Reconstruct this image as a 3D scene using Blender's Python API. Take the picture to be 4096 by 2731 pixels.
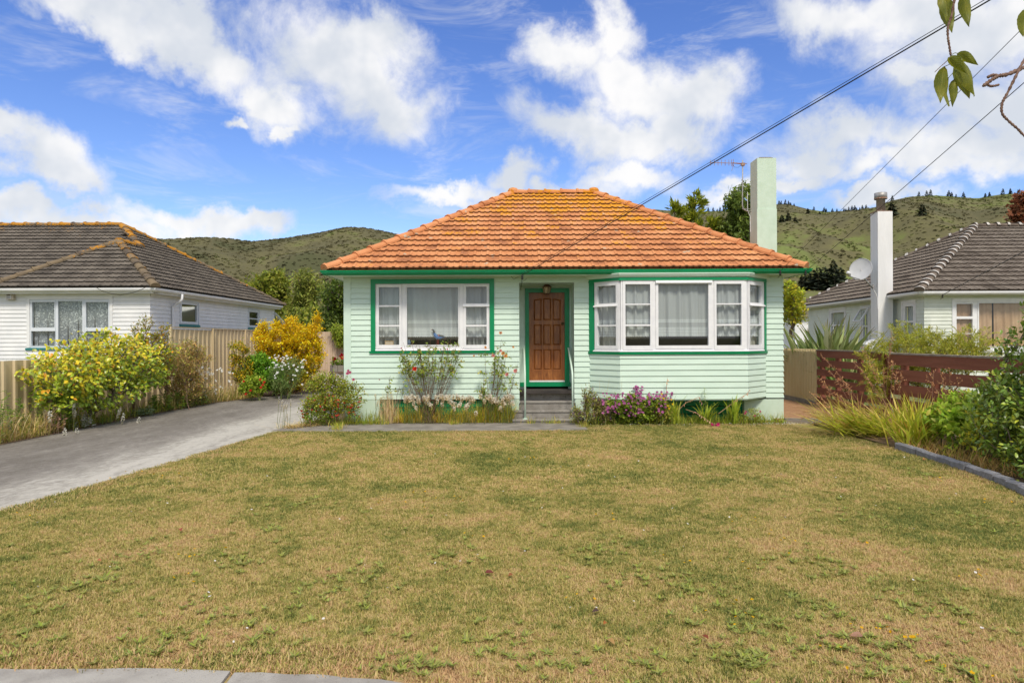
import bpy, bmesh, math, random
import numpy as np
from mathutils import Vector, Matrix

for o in list(bpy.data.objects):
    bpy.data.objects.remove(o)
SC = bpy.context.scene
COL = SC.collection
R = math.radians
random.seed(7)

# ------------------------------------------------------------------ camera
FPX, CXP, HYP, ROLL, EYE = 2731.0, 2048.0, 1355.0, 0.0042, 1.81
cam = bpy.data.cameras.new('camera')
cam.sensor_width = 36.0
cam.lens = 24.0
cam.shift_y = -10.5 / 4096.0
cam.clip_start = 0.05
cam.clip_end = 6000.0
camo = bpy.data.objects.new('camera', cam)
camo.matrix_world = Matrix.Translation((0, 0, EYE)) @ Matrix.Rotation(R(90), 4, 'X') @ Matrix.Rotation(-math.atan(ROLL), 4, 'Z')
COL.objects.link(camo)
SC.camera = camo

# ------------------------------------------------------------------ world, sun, exposure
SUN_AZ, SUN_EL = R(-12), R(52)          # high sun behind the photographer
to_sun = Vector((-math.sin(SUN_AZ) * math.cos(SUN_EL), -math.cos(SUN_AZ) * math.cos(SUN_EL), math.sin(SUN_EL)))
W = bpy.data.worlds.new('World')
SC.world = W
W.use_nodes = True
wt = W.node_tree
wt.nodes.clear()


class NT:
    """tiny helper to write node trees as expressions"""
    def __init__(s, tree):
        s.t = tree

    def n(s, typ, props=None, **ins):
        nd = s.t.nodes.new(typ)
        for k, v in (props or {}).items():
            setattr(nd, k, v)
        for k, v in ins.items():
            key = int(k[1:]) if k[0] == '_' and k[1:].isdigit() else k.replace('_', ' ')
            s.set(nd.inputs[key], v)
        return nd

    def set(s, sock, v):
        if isinstance(v, bpy.types.NodeSocket):
            s.t.links.new(v, sock)
        elif isinstance(v, bpy.types.Node):
            s.t.links.new(v.outputs[0], sock)
        else:
            if sock.type == 'RGBA' and len(v) == 3:
                v = (*v, 1.0)
            sock.default_value = v

    def m(s, op, a, b=0.0, c=0.0, clamp=False):
        nd = s.t.nodes.new('ShaderNodeMath')
        nd.operation = op
        nd.use_clamp = clamp
        s.set(nd.inputs[0], a)
        s.set(nd.inputs[1], b)
        s.set(nd.inputs[2], c)
        return nd.outputs[0]

    def ss(s, x, lo, hi, a=0.0, b=1.0):
        nd = s.t.nodes.new('ShaderNodeMapRange')
        nd.interpolation_type = 'SMOOTHSTEP'
        s.set(nd.inputs[0], x)
        for i, v in enumerate((lo, hi, a, b)):
            s.set(nd.inputs[i + 1], v)
        return nd.outputs[0]

    def mix(s, f, a, b, blend='MIX'):
        nd = s.t.nodes.new('ShaderNodeMix')
        nd.data_type = 'RGBA'
        nd.blend_type = blend
        s.set(nd.inputs[0], f)
        s.set(nd.inputs[6], a)
        s.set(nd.inputs[7], b)
        return nd.outputs[2]

    def noise(s, vec, scale, detail=4, rough=0.55, dist=0.0, out=0):
        nd = s.t.nodes.new('ShaderNodeTexNoise')
        if vec is not None:
            s.set(nd.inputs['Vector'], vec)
        nd.inputs['Scale'].default_value = scale
        nd.inputs['Detail'].default_value = detail
        nd.inputs['Roughness'].default_value = rough
        nd.inputs['Distortion'].default_value = dist
        return nd.outputs[out]

    def mapv(s, vec, loc=(0, 0, 0), rot=(0, 0, 0), scale=(1, 1, 1), typ='POINT'):
        nd = s.t.nodes.new('ShaderNodeMapping')
        nd.vector_type = typ
        s.set(nd.inputs[0], vec)
        nd.inputs[1].default_value = loc
        nd.inputs[2].default_value = rot
        nd.inputs[3].default_value = scale
        return nd.outputs[0]

    def ramp(s, f, stops):
        nd = s.t.nodes.new('ShaderNodeValToRGB')
        s.set(nd.inputs[0], f)
        cr = nd.color_ramp
        while len(cr.elements) < len(stops):
            cr.elements.new(0.5)
        for e, (p, c) in zip(cr.elements, stops):
            e.position = p
            e.color = (*c, 1.0)
        return nd.outputs[0]


def srgb(r, g, b):
    f = lambda c: (c / 255 / 12.92) if c / 255 <= 0.04045 else ((c / 255 + 0.055) / 1.055) ** 2.4
    return (f(r), f(g), f(b))


def build_world():
    g = NT(wt)
    sky = g.n('ShaderNodeTexSky')
    sky.sky_type = 'NISHITA'
    sky.sun_disc = False
    sky.sun_elevation = SUN_EL
    sky.sun_rotation = R(180) + SUN_AZ
    sky.altitude = 0
    sky.air_density = 1.0
    sky.dust_density = 0.3
    sky.ozone_density = 3.0
    geo = g.n('ShaderNodeTexCoord')
    d = g.n('ShaderNodeSeparateXYZ', _0=geo.outputs['Generated'])
    az = g.m('ARCTAN2', d.outputs[0], d.outputs[1])
    el = g.m('ARCSINE', d.outputs[2])
    p0 = g.n('ShaderNodeCombineXYZ', _0=az, _1=el).outputs[0]
    # ragged edges: push the lookup about with two octaves of noise
    w1 = g.noise(p0, 7.0, 3, 0.6, out=1)
    w2 = g.noise(p0, 24.0, 4, 0.7, out=1)
    off1 = g.n('ShaderNodeVectorMath', {'operation': 'MULTIPLY_ADD'}, _0=w1, _1=(0.14, 0.14, 0), _2=(-0.07, -0.07, 0)).outputs[0]
    off2 = g.n('ShaderNodeVectorMath', {'operation': 'MULTIPLY_ADD'}, _0=w2, _1=(0.05, 0.05, 0), _2=(-0.025, -0.025, 0)).outputs[0]
    p = g.n('ShaderNodeVectorMath', {'operation': 'ADD'}, _0=off1, _1=off2).outputs[0]
    p = g.n('ShaderNodeVectorMath', {'operation': 'ADD'}, _0=p, _1=p0).outputs[0]

    def ae(x, y):
        u = (x - 1176) / 1568.2
        v = (778 - y) / 1568.2
        return math.atan(u), math.atan(v / math.sqrt(1 + u * u))
    clouds = [  # x, y, rx, ry, tilt (picture measure at 2352 px), the heaps of cumulus ahead
        (770, 130, 235, 135, 20), (455, 95, 215, 62, 18), (220, 25, 130, 45, 15), (620, 215, 120, 58, 30),
        (900, 215, 120, 85, 35), (840, 60, 170, 60, 10), (672, 284, 26, 20, 0), (575, 274, 30, 18, 0),
        (1300, 105, 130, 62, 0), (1410, 60, 80, 70, -20), (1480, 190, 190, 78, 15), (1600, 200, 110, 85, 0),
        (1330, 285, 160, 62, 10), (1460, 320, 170, 62, 0), (1560, 290, 110, 60, 0), 
        (1930, 40, 190, 70, 15), (2190, 60, 220, 110, 0), (2330, 190, 170, 85, 0), (2110, 170, 60, 30, 20),
        (1960, 330, 170, 62, 0), (2230, 320, 220, 75, -8), (2120, 385, 240, 38, 0), (1860, 390, 90, 40, 0),
        (75, 345, 105, 60, 20), (110, 385, 90, 34, 15), (20, 300, 60, 34, 0),
        (200, 500, 270, 40, 3), (430, 500, 150, 36, 10), (570, 520, 90, 26, 0), (60, 470, 110, 30, 0),
        (1190, 400, 75, 42, -5), (1250, 452, 210, 40, 0), (1010, 455, 150, 30, -8),
        (1430, 410, 150, 40, 0), (2010, 470, 120, 26, 0), (1740, 440, 160, 26, 0)]
    q = None
    for (x, y, rx, ry, tl) in clouds:
        a, e = ae(x, y)
        mp = g.mapv(p, (a, e, 0), (0, 0, R(-tl)), (rx / 1568.2 * 0.95, ry / 1568.2 * 0.95, 1), 'TEXTURE')
        ln = g.n('ShaderNodeVectorMath', {'operation': 'LENGTH'}, _0=mp).outputs['Value']
        q = ln if q is None else g.m('SMOOTH_MIN', q, ln, 0.25)
    # unseen cloud over the rest of the dome, thickened for white fill light
    cover = g.noise(g.mapv(geo.outputs['Generated'], scale=(1, 1, 2.2)), 2.6, 4, 0.6, 0.0)
    front = g.m('MULTIPLY', g.ss(g.m('ABSOLUTE', az), 0.95, 0.75), g.ss(el, 0.66, 0.5))
    other = g.m('MULTIPLY', g.ss(cover, 0.34, 0.54), g.m('SUBTRACT', 1.0, front))
    # thin streaks
    st = g.noise(g.mapv(p0, rot=(0, 0, R(-28)), scale=(2.2, 9.0, 1)), 2.0, 5, 0.68, 0.8)
    streak = g.m('MULTIPLY', g.ss(st, 0.46, 0.78), 0.5)
    fine = g.noise(p0, 9.0, 7, 0.66, 0.4)
    val = g.m('ADD', g.m('SUBTRACT', 1.22, q), g.m('MULTIPLY', g.m('SUBTRACT', fine, 0.5), 1.7))
    body = g.ss(val, -0.12, 0.85)
    dens = g.m('MAXIMUM', g.m('MAXIMUM', body, other), streak)
    low = g.ss(el, 0.10, 0.0, 0.0, 0.2)       # paler towards the horizon
    dens = g.m('MAXIMUM', dens, low)
    dens = g.m('MULTIPLY', dens, 0.97)
    shade = g.noise(g.mapv(p0, loc=(0.3, 0.2, 0)), 7.5, 4, 0.55)
    ccol = g.mix(g.ss(shade, 0.36, 0.66), (0.63, 0.67, 0.73), (0.92, 0.91, 0.90))
    hs = g.n('ShaderNodeHueSaturation', _0=0.518, _1=1.22, _2=0.82, _4=sky.outputs[0]).outputs[0]
    bg1 = g.n('ShaderNodeBackground', Color=hs, Strength=SKY_STRENGTH)
    bg2 = g.n('ShaderNodeBackground', Color=ccol, Strength=0.76)
    mx = g.n('ShaderNodeMixShader', _0=dens, _1=bg1, _2=bg2)
    g.n('ShaderNodeOutputWorld', Surface=mx)


SKY_STRENGTH = 0.15
build_world()
W.cycles.sampling_method = 'MANUAL'
W.cycles.sample_map_resolution = 512
sl = bpy.data.lights.new('sun', 'SUN')
sl.energy = 2.35
sl.angle = R(13.0)
sl.color = (1.0, 0.92, 0.78)
so = bpy.data.objects.new('sun', sl)
so.rotation_euler = to_sun.to_track_quat('Z', 'Y').to_euler()
COL.objects.link(so)
SC.view_settings.view_transform = 'Standard'
SC.view_settings.look = 'None'
SC.view_settings.gamma = 1.0
SC.view_settings.exposure = 0.55
SC.render.engine = 'CYCLES'
SC.cycles.max_bounces = 5
SC.cycles.diffuse_bounces = 3
SC.cycles.glossy_bounces = 2
SC.cycles.transparent_max_bounces = 12
SC.cycles.use_denoising = True
SC.cycles.caustics_reflective = False
SC.cycles.caustics_refractive = False


# ------------------------------------------------------------------ measuring helpers
def at(sx, sy, Y):
    """a point of the place seen at photo pixel (sx, sy) and standing Y metres away"""
    u, v = sx - CXP, HYP - sy
    return Vector(((u + ROLL * v) * Y / FPX, Y, EYE + (v - ROLL * u) * Y / FPX))


K = 4096 / 2352.0


def atd(x, y, Y):
    return at(x * K, y * K, Y)


# ------------------------------------------------------------------ mesh helpers
class MB:
    def __init__(s):
        s.v, s.f = [], []

    def quad(s, *pts):
        i = len(s.v)
        s.v += [tuple(p) for p in pts]
        s.f.append(tuple(range(i, i + len(pts))))
        return s

    def hexa(s, p):
        """p: 8 points, bottom ring 0-3 then top ring 4-7 (counter-clockwise seen from above)"""
        i = len(s.v)
        s.v += [tuple(q) for q in p]
        for a in ((3, 2, 1, 0), (4, 5, 6, 7), (0, 1, 5, 4), (1, 2, 6, 5), (2, 3, 7, 6), (3, 0, 4, 7)):
            s.f.append(tuple(i + k for k in a))
        return s

    def box(s, x0, x1, y0, y1, z0, z1):
        return s.hexa([(x0, y0, z0), (x1, y0, z0), (x1, y1, z0), (x0, y1, z0), (x0, y0, z1), (x1, y0, z1), (x1, y1, z1), (x0, y1, z1)])

    def prism(s, poly, z0, z1):
        n, i = len(poly), len(s.v)
        s.v += [(x, y, z0) for x, y in poly] + [(x, y, z1) for x, y in poly]
        s.f.append(tuple(i + k for k in reversed(range(n))))
        s.f.append(tuple(i + n + k for k in range(n)))
        for k in range(n):
            s.f.append((i + k, i + (k + 1) % n, i + n + (k + 1) % n, i + n + k))
        return s

    def fbox(s, fr, s0, s1, d0, d1, z0, z1, m0=0.0, m1=0.0):
        """box in a wall frame; m0/m1 mitre the ends with depth d"""
        P = fr.p
        return s.hexa([P(s0 - m0 * d1, d1, z0), P(s1 + m1 * d1, d1, z0), P(s1 + m1 * d0, d0, z0), P(s0 - m0 * d0, d0, z0),
                       P(s0 - m0 * d1, d1, z1), P(s1 + m1 * d1, d1, z1), P(s1 + m1 * d0, d0, z1), P(s0 - m0 * d0, d0, z1)])

    def extr(s, fr, prof, s0, s1, m0=0.0, m1=0.0):
        """profile of (d, z) points swept along a wall frame"""
        n, i = len(prof), len(s.v)
        s.v += [tuple(fr.p(s0 - m0 * d, d, z)) for d, z in prof] + [tuple(fr.p(s1 + m1 * d, d, z)) for d, z in prof]
        for k in range(n):
            s.f.append((i + k, i + (k + 1) % n, i + n + (k + 1) % n, i + n + k))
        s.f.append(tuple(i + k for k in reversed(range(n))))
        s.f.append(tuple(i + n + k for k in range(n)))
        return s

    def holed(s, fr, s0, s1, d0, d1, z0, z1, holes):
        ss = sorted({s0, s1} | {min(max(h[0], s0), s1) for h in holes} | {min(max(h[1], s0), s1) for h in holes})
        zz = sorted({z0, z1} | {min(max(h[2], z0), z1) for h in holes} | {min(max(h[3], z0), z1) for h in holes})
        for k in range(len(zz) - 1):
            run = None
            for j in range(len(ss) - 1):
                cs, cz = (ss[j] + ss[j + 1]) / 2, (zz[k] + zz[k + 1]) / 2
                hole = any(h[0] < cs < h[1] and h[2] < cz < h[3] for h in holes)
                if not hole:
                    run = [ss[j], ss[j + 1]] if run is None else [run[0], ss[j + 1]]
                if run and (hole or j == len(ss) - 2):
                    s.fbox(fr, run[0], run[1], d0, d1, zz[k], zz[k + 1])
                    run = None
        return s

    def tube(s, pts, r, n=6, cap=True):
        pts = [Vector(p) for p in pts]
        rs = r if hasattr(r, '__len__') else [r] * len(pts)
        i0 = len(s.v)
        side = None
        for k, p in enumerate(pts):
            t = (pts[min(k + 1, len(pts) - 1)] - pts[max(k - 1, 0)]).normalized()
            if side is None:
                side = t.cross(Vector((0.13, 0.31, 0.94)))
                if side.length < 1e-3:
                    side = t.cross(Vector((1, 0, 0)))
            side = (side - t * side.dot(t)).normalized()
            b = t.cross(side)
            for j in range(n):
                a = 2 * math.pi * j / n
                s.v.append(tuple(p + (side * math.cos(a) + b * math.sin(a)) * rs[k]))
        for k in range(len(pts) - 1):
            for j in range(n):
                a, b2 = i0 + k * n + j, i0 + k * n + (j + 1) % n
                s.f.append((a, b2, b2 + n, a + n))
        if cap:
            s.f.append(tuple(i0 + j for j in reversed(range(n))))
            s.f.append(tuple(i0 + (len(pts) - 1) * n + j for j in range(n)))
        return s

    def lathe(s, prof, c, n=16, ax=None):
        """prof: (r, h) along axis ax from point c"""
        ax = Vector(ax or (0, 0, 1)).normalized()
        sd = ax.orthogonal().normalized()
        b = ax.cross(sd)
        i0 = len(s.v)
        c = Vector(c)
        for r, h in prof:
            for j in range(n):
                a = 2 * math.pi * j / n
                s.v.append(tuple(c + ax * h + (sd * math.cos(a) + b * math.sin(a)) * r))
        for k in range(len(prof) - 1):
            for j in range(n):
                a, b2 = i0 + k * n + j, i0 + k * n + (j + 1) % n
                s.f.append((a, b2, b2 + n, a + n))
        s.f.append(tuple(i0 + j for j in reversed(range(n))))
        s.f.append(tuple(i0 + (len(prof) - 1) * n + j for j in range(n)))
        return s

    def mesh(s, name, mat=None, smooth=False):
        me = bpy.data.meshes.new(name)
        me.from_pydata(s.v, [], s.f)
        if mat:
            me.materials.append(mat)
        if smooth:
            me.shade_smooth()
        me.update()
        return me

    def build(s, name, mat=None, parent=None, smooth=False):
        return link(name, s.mesh(name, mat, smooth), parent)


class Fr:
    """wall frame: s runs along e, d runs out of the wall along n, z is up"""
    def __init__(s, O, e, n):
        s.O, s.e, s.n = Vector(O), Vector(e).normalized(), Vector(n).normalized()

    def p(s, a, d, z):
        return s.O + s.e * a + s.n * d + Vector((0, 0, z))


def link(name, me, parent=None, mw=None):
    o = bpy.data.objects.new(name, me)
    COL.objects.link(o)
    if parent is not None:
        o.parent = parent
        if parent.type == 'EMPTY':
            o.matrix_parent_inverse = Matrix.Translation(-Vector(parent.location))
    if mw is not None:
        o.matrix_basis = mw
    return o


def tag(o, label=None, cat=None, group=None, kind=None):
    for k, v in (('label', label), ('category', cat), ('group', group), ('kind', kind)):
        if v:
            o[k] = v
    return o


def thing(name, label, cat, loc=(0, 0, 0), group=None):
    o = bpy.data.objects.new(name, None)
    o.empty_display_size = 0.2
    o.location = loc
    COL.objects.link(o)
    return tag(o, label, cat, group)


# ------------------------------------------------------------------ materials
MATS = {}


def material(name, c1, c2=None, scale=4.0, rough=0.6, bump=0.0, bscale=60.0, spec=0.4, lo=0.35, hi=0.65, metal=0.0, stretch=(1, 1, 1), c3=None, s3=20.0, a3=(0.55, 0.7)):
    """plain surface: two tones by noise, an optional third speckle, fine relief"""
    m = bpy.data.materials.new(name)
    m.use_nodes = True
    t = m.node_tree
    t.nodes.clear()
    g = NT(t)
    pos = g.mapv(g.n('ShaderNodeNewGeometry').outputs['Position'], scale=stretch)
    col = g.mix(g.ss(g.noise(pos, scale, 6, 0.6), lo, hi), c1, c2 or c1)
    if c3:
        col = g.mix(g.ss(g.noise(pos, s3, 5, 0.65), a3[0], a3[1]), col, c3)
    b = g.n('ShaderNodeBsdfPrincipled', Base_Color=col, Roughness=rough, Metallic=metal)
    b.inputs['Specular IOR Level'].default_value = spec
    if bump:
        bn = g.n('ShaderNodeBump', Strength=bump, Distance=0.01, Height=g.noise(pos, bscale, 5, 0.6))
        t.links.new(bn.outputs[0], b.inputs['Normal'])
    g.n('ShaderNodeOutputMaterial', Surface=b)
    MATS[name] = m
    return m


def leaf_material(name, transl=0.35, rough=0.45, spec=0.35):
    """colour comes from each leaf's own tint"""
    m = bpy.data.materials.new(name)
    m.use_nodes = True
    t = m.node_tree
    t.nodes.clear()
    g = NT(t)
    at_ = g.n('ShaderNodeAttribute', {'attribute_name': 'tint'})
    b = g.n('ShaderNodeBsdfPrincipled', Base_Color=at_.outputs[0], Roughness=rough)
    b.inputs['Specular IOR Level'].default_value = spec
    tr = g.n('ShaderNodeBsdfTranslucent', Color=at_.outputs[0])
    mx = g.n('ShaderNodeMixShader', _0=transl, _1=b, _2=tr)
    g.n('ShaderNodeOutputMaterial', Surface=mx)
    MATS[name] = m
    return m


def glass_material(name, tint=(0.9, 0.95, 0.95)):
    m = bpy.data.materials.new(name)
    m.use_nodes = True
    t = m.node_tree
    t.nodes.clear()
    g = NT(t)
    ge = g.n('ShaderNodeNewGeometry')
    dt = g.m('ABSOLUTE', g.n('ShaderNodeVectorMath', {'operation': 'DOT_PRODUCT'}, _0=ge.outputs['Normal'], _1=ge.outputs['Incoming']).outputs['Value'])
    fr = g.m('ADD', 0.06, g.m('MULTIPLY', g.m('POWER', g.m('SUBTRACT', 1.0, dt), 5.0), 0.9))   # the same from both sides
    gl = g.n('ShaderNodeBsdfGlossy', Color=(1, 1, 1), Roughness=0.02)
    tr = g.n('ShaderNodeBsdfTransparent', Color=tint)
    mx = g.n('ShaderNodeMixShader', _0=fr, _1=tr, _2=gl)
    g.n('ShaderNodeOutputMaterial', Surface=mx)
    MATS[name] = m
    return m


MINT = material('mint paint', (0.57, 0.71, 0.605), (0.61, 0.75, 0.645), 3.0, 0.45, 0.05, 30, stretch=(0.6, 0.6, 2.5), c3=(0.50, 0.60, 0.50), s3=2.2, a3=(0.60, 0.85))
MINT2 = material('mint render', (0.52, 0.65, 0.52), (0.57, 0.70, 0.58), 5.0, 0.7, 0.35, 28, c3=(0.40, 0.50, 0.40), s3=2.5, a3=(0.62, 0.85))
GREEN = material('green gloss paint', (0.0, 0.235, 0.085), (0.0, 0.26, 0.10), 4.0, 0.3)
WHITE = material('white window paint', (0.74, 0.74, 0.76), (0.80, 0.80, 0.81), 6.0, 0.4)
WHITEB = material('white weatherboard paint', (0.72, 0.73, 0.74), (0.80, 0.80, 0.80), 2.0, 0.5, c3=(0.55, 0.54, 0.5), s3=7, a3=(0.66, 0.85))
CREAMB = material('pale green cream paint', (0.62, 0.66, 0.58), (0.70, 0.73, 0.66), 2.0, 0.5)
PLASTER = material('white plaster', (0.72, 0.72, 0.72), (0.80, 0.80, 0.80), 3.0, 0.8, 0.5, 22, stretch=(1, 1, 0.18), c3=(0.50, 0.42, 0.34), s3=6, a3=(0.58, 0.8))
TEAL = material('teal paint', (0.03, 0.20, 0.21), (0.04, 0.24, 0.25), 5.0, 0.45)
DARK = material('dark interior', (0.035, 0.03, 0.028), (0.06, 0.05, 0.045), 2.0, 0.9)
CONC = material('step concrete', (0.22, 0.20, 0.175), (0.30, 0.28, 0.25), 5.0, 0.9, 0.4, 90, c3=(0.14, 0.125, 0.11), s3=14)
IRON = material('weathered iron', (0.10, 0.07, 0.05), (0.16, 0.10, 0.06), 18.0, 0.6)
GALV = material('galvanised steel', (0.40, 0.40, 0.40), (0.30, 0.28, 0.26), 9.0, 0.5, metal=0.4)
RUST = material('rusty steel', (0.28, 0.10, 0.04), (0.38, 0.30, 0.24), 14.0, 0.8)
BLACK = material('black cable', (0.015, 0.013, 0.012), None, 5, 0.6)
GLASS = glass_material('window glass')

# ------------------------------------------------------------------ ground materials
def lawn_material(name, blades):
    m = bpy.data.materials.new(name)
    m.use_nodes = True
    t = m.node_tree
    t.nodes.clear()
    g = NT(t)
    pos = g.n('ShaderNodeNewGeometry').outputs['Position']
    flat = g.mapv(pos, scale=(1, 1, 0))
    big = g.noise(flat, 0.55, 4, 0.6, 0.4)
    mid = g.noise(g.mapv(flat, loc=(7, 3, 0)), 2.3, 5, 0.65, 0.3)
    fine = g.noise(flat, 40.0, 3, 0.6)
    sml = g.noise(g.mapv(flat, loc=(1, 9, 0)), 8.0, 4, 0.7)
    f = g.m('ADD', g.m('ADD', g.m('MULTIPLY', big, 0.38), g.m('MULTIPLY', mid, 0.37)), g.m('MULTIPLY', sml, 0.25))
    y = g.n('ShaderNodeSeparateXYZ', _0=pos).outputs[1]
    f = g.m('ADD', f, g.ss(y, 4.6, 3.7, 0.0, 0.06))
    if blades:
        tv = g.n('ShaderNodeAttribute', {'attribute_name': 'tone'}).outputs['Fac']
        f = g.m('ADD', f, g.m('MULTIPLY', g.m('SUBTRACT', tv, 0.5), 0.26))
    else:
        f = g.m('ADD', f, g.m('MULTIPLY', g.m('SUBTRACT', fine, 0.5), 0.3))
    f = g.m('ADD', 0.5, g.m('MULTIPLY', g.m('SUBTRACT', f, 0.5), 2.3))
    col = g.ramp(f, [(0.22, (0.145, 0.19, 0.048)), (0.36, (0.275, 0.28, 0.070)), (0.48, (0.42, 0.37, 0.105)),
                     (0.58, (0.535, 0.435, 0.155)), (0.69, (0.65, 0.495, 0.24)), (0.80, (0.58, 0.38, 0.20))])
    if not blades:
        col = g.mix(0.3, col, (0.22, 0.16, 0.07))
    b = g.n('ShaderNodeBsdfPrincipled', Base_Color=col, Roughness=0.75)
    b.inputs['Specular IOR Level'].default_value = 0.2
    if blades:
        tr = g.n('ShaderNodeBsdfTranslucent', Color=col)
        b = g.n('ShaderNodeMixShader', _0=0.3, _1=b, _2=tr)
    else:
        bn = g.n('ShaderNodeBump', Strength=0.9, Distance=0.02, Height=g.noise(pos, 90, 4, 0.7))
        t.links.new(bn.outputs[0], b.inputs['Normal'])
    g.n('ShaderNodeOutputMaterial', Surface=b)
    return m


def drive_material():
    m = bpy.data.materials.new('worn driveway concrete')
    m.use_nodes = True
    t = m.node_tree
    t.nodes.clear()
    g = NT(t)
    pos = g.n('ShaderNodeNewGeometry').outputs['Position']
    st = g.mapv(pos, rot=(0, 0, R(4)), scale=(1.5, 0.5, 1))
    wear = g.m('ADD', g.m('MULTIPLY', g.noise(st, 1.3, 7, 0.75, 0.3), 0.55), g.m('MULTIPLY', g.noise(g.mapv(pos, scale=(1, 0.6, 1)), 11.0, 6, 0.8), 0.45))
    x = g.n('ShaderNodeSeparateXYZ', _0=pos).outputs[0]
    edge = g.ss(x, -6.9, -5.4, -0.08, 0.20)         # the worn, paler wheel side by the lawn
    w = g.m('ADD', wear, edge)
    col = g.ramp(w, [(0.36, (0.14, 0.125, 0.105)), (0.48, (0.20, 0.182, 0.158)), (0.60, (0.29, 0.27, 0.235)), (0.72, (0.45, 0.425, 0.375))])
    sp = g.noise(pos, 130, 2, 0.7)
    col = g.mix(g.ss(sp, 0.62, 0.75), col, (0.48, 0.46, 0.43))
    col = g.mix(g.ss(sp, 0.36, 0.26), col, (0.07, 0.065, 0.06))
    b = g.n('ShaderNodeBsdfPrincipled', Base_Color=col, Roughness=0.9)
    b.inputs['Specular IOR Level'].default_value = 0.25
    bn = g.n('ShaderNodeBump', Strength=0.5, Distance=0.006, Height=g.noise(pos, 120, 4, 0.6))
    t.links.new(bn.outputs[0], b.inputs['Normal'])
    g.n('ShaderNodeOutputMaterial', Surface=b)
    return m


LAWN = lawn_material('dry lawn soil', False)
BLADE = lawn_material('lawn blades', True)
DRIVE = drive_material()
PATHM = material('path concrete', (0.18, 0.162, 0.138), (0.27, 0.245, 0.21), 3.0, 0.9, 0.4, 110, c3=(0.38, 0.36, 0.34), s3=70, a3=(0.62, 0.75))
SOIL = material('garden soil and litter', (0.10, 0.06, 0.035), (0.20, 0.13, 0.07), 5.0, 0.95, 0.9, 45, c3=(0.30, 0.20, 0.10), s3=26, a3=(0.56, 0.66))
MULCH = material('red brown bark mulch', (0.30, 0.155, 0.075), (0.40, 0.23, 0.12), 6.0, 0.95, 0.9, 50, c3=(0.16, 0.075, 0.035), s3=30, a3=(0.55, 0.7))
FIELD = material('rough grass plain', (0.12, 0.13, 0.045), (0.19, 0.17, 0.06), 0.3, 0.9)
STONE = material('grey edging stone', (0.19, 0.19, 0.205), (0.26, 0.26, 0.28), 9.0, 0.9, 0.6, 60, c3=(0.12, 0.12, 0.125), s3=24)
TIMBER = material('silvered timber', (0.20, 0.17, 0.14), (0.28, 0.25, 0.21), 12.0, 0.9, 0.5, 40, stretch=(0.3, 1, 3))


def sheet(name, poly, z, mat, kind='structure', sub=0):
    me = MB().quad(*[(x, y, z) for x, y in poly]).mesh(name, mat)
    return tag(link(name, me), kind=kind)


# ------------------------------------------------------------------ terrain
sheet('ground', [(-3000, -3000), (3000, -3000), (3000, 3000), (-3000, 3000)], -0.03, FIELD)
DRIVE_R = [(-6.2, 2.9), (-5.75, 4.6), (-5.43, 7.24), (-5.09, 9.67), (-4.82, 12.0), (-4.66, 13.4), (-4.45, 14.6), (-4.3, 16.0), (-4.2, 25.5)]
DRIVE_L = [(-9.0, 2.9), (-8.95, 11.85), (-8.8, 17.0), (-8.55, 19.7), (-7.9, 21.6), (-7.2, 23.4), (-6.2, 24.6), (-5.4, 25.5)]
lawn = sheet('lawn', [(-6.4, 3.4)] + [(x - 0.05, y) for x, y in DRIVE_R[1:6]] + [(-4.6, 14.4), (5.95, 14.95), (6.3, 14.5), (6.35, 11.3), (6.3, 9.4), (6.0, 7.8), (5.5, 6.2), (5.35, 5.95), (12.0, 5.95), (12.0, 3.2)], 0.0, LAWN)
rg = random.Random(3)


def ragged(pts, step=0.25, amp=0.035):
    out = []
    for (a, b) in zip(pts[:-1], pts[1:]):
        n = max(1, int(math.dist(a, b) / step))
        for k in range(n):
            t = k / n
            out.append((a[0] + (b[0] - a[0]) * t + rg.uniform(-amp, amp), a[1] + (b[1] - a[1]) * t + rg.uniform(-amp, amp)))
    return out + [pts[-1]]


drv = MB().prism(ragged(DRIVE_R) + list(reversed(DRIVE_L)), -0.1, 0.012).build('driveway', DRIVE)
tag(drv, kind='structure')
pth = MB().prism(ragged([(-4.75, 13.5), (-3.0, 13.36), (-1.0, 13.36), (1.50, 13.36)]) + ragged([(1.50, 13.36), (1.50, 14.42), (1.42, 14.62)]) + ragged([(1.42, 14.62), (-2.0, 14.60), (-4.6, 14.60)]), -0.1, 0.016).build('garden_path', PATHM)
tag(pth, kind='structure')
# street footpath in the foreground, two slabs with an open joint
e0, e1 = at(-600, 2655, 1), at(1900, 2745, 1)


def gpt(sx, sy):
    p = at(sx, sy, 1.0)
    Y = EYE / (EYE - p.z)
    q = at(sx, sy, Y)
    return (q.x, q.y)


FOOTM = material('pale footpath concrete', (0.27, 0.25, 0.225), (0.37, 0.35, 0.315), 4.0, 0.9, 0.5, 110, c3=(0.17, 0.155, 0.14), s3=60, a3=(0.60, 0.74))
foot = tag(bpy.data.objects.new('footpath', None), kind='structure')
COL.objects.link(foot)
edge1 = ragged([gpt(-900, 2690), gpt(0, 2688), gpt(300, 2684), gpt(700, 2690), gpt(921, 2696)], 0.12, 0.012)
edge2 = ragged([gpt(935, 2698), gpt(1150, 2706), gpt(1400, 2722), gpt(1640, 2745), gpt(2100, 2790), gpt(4600, 2870)], 0.12, 0.014)
MB().prism([(edge1[0][0], 1.2), (edge1[-1][0] + 0.1, 1.2)] + list(reversed(edge1)), -0.1, 0.02).build('paving_slab', FOOTM, foot)
MB().prism([(edge2[0][0] + 0.11, 1.2), (edge2[-1][0], 1.2)] + list(reversed(edge2)), -0.1, 0.02).build('paving_slab', FOOTM, foot)
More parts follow.
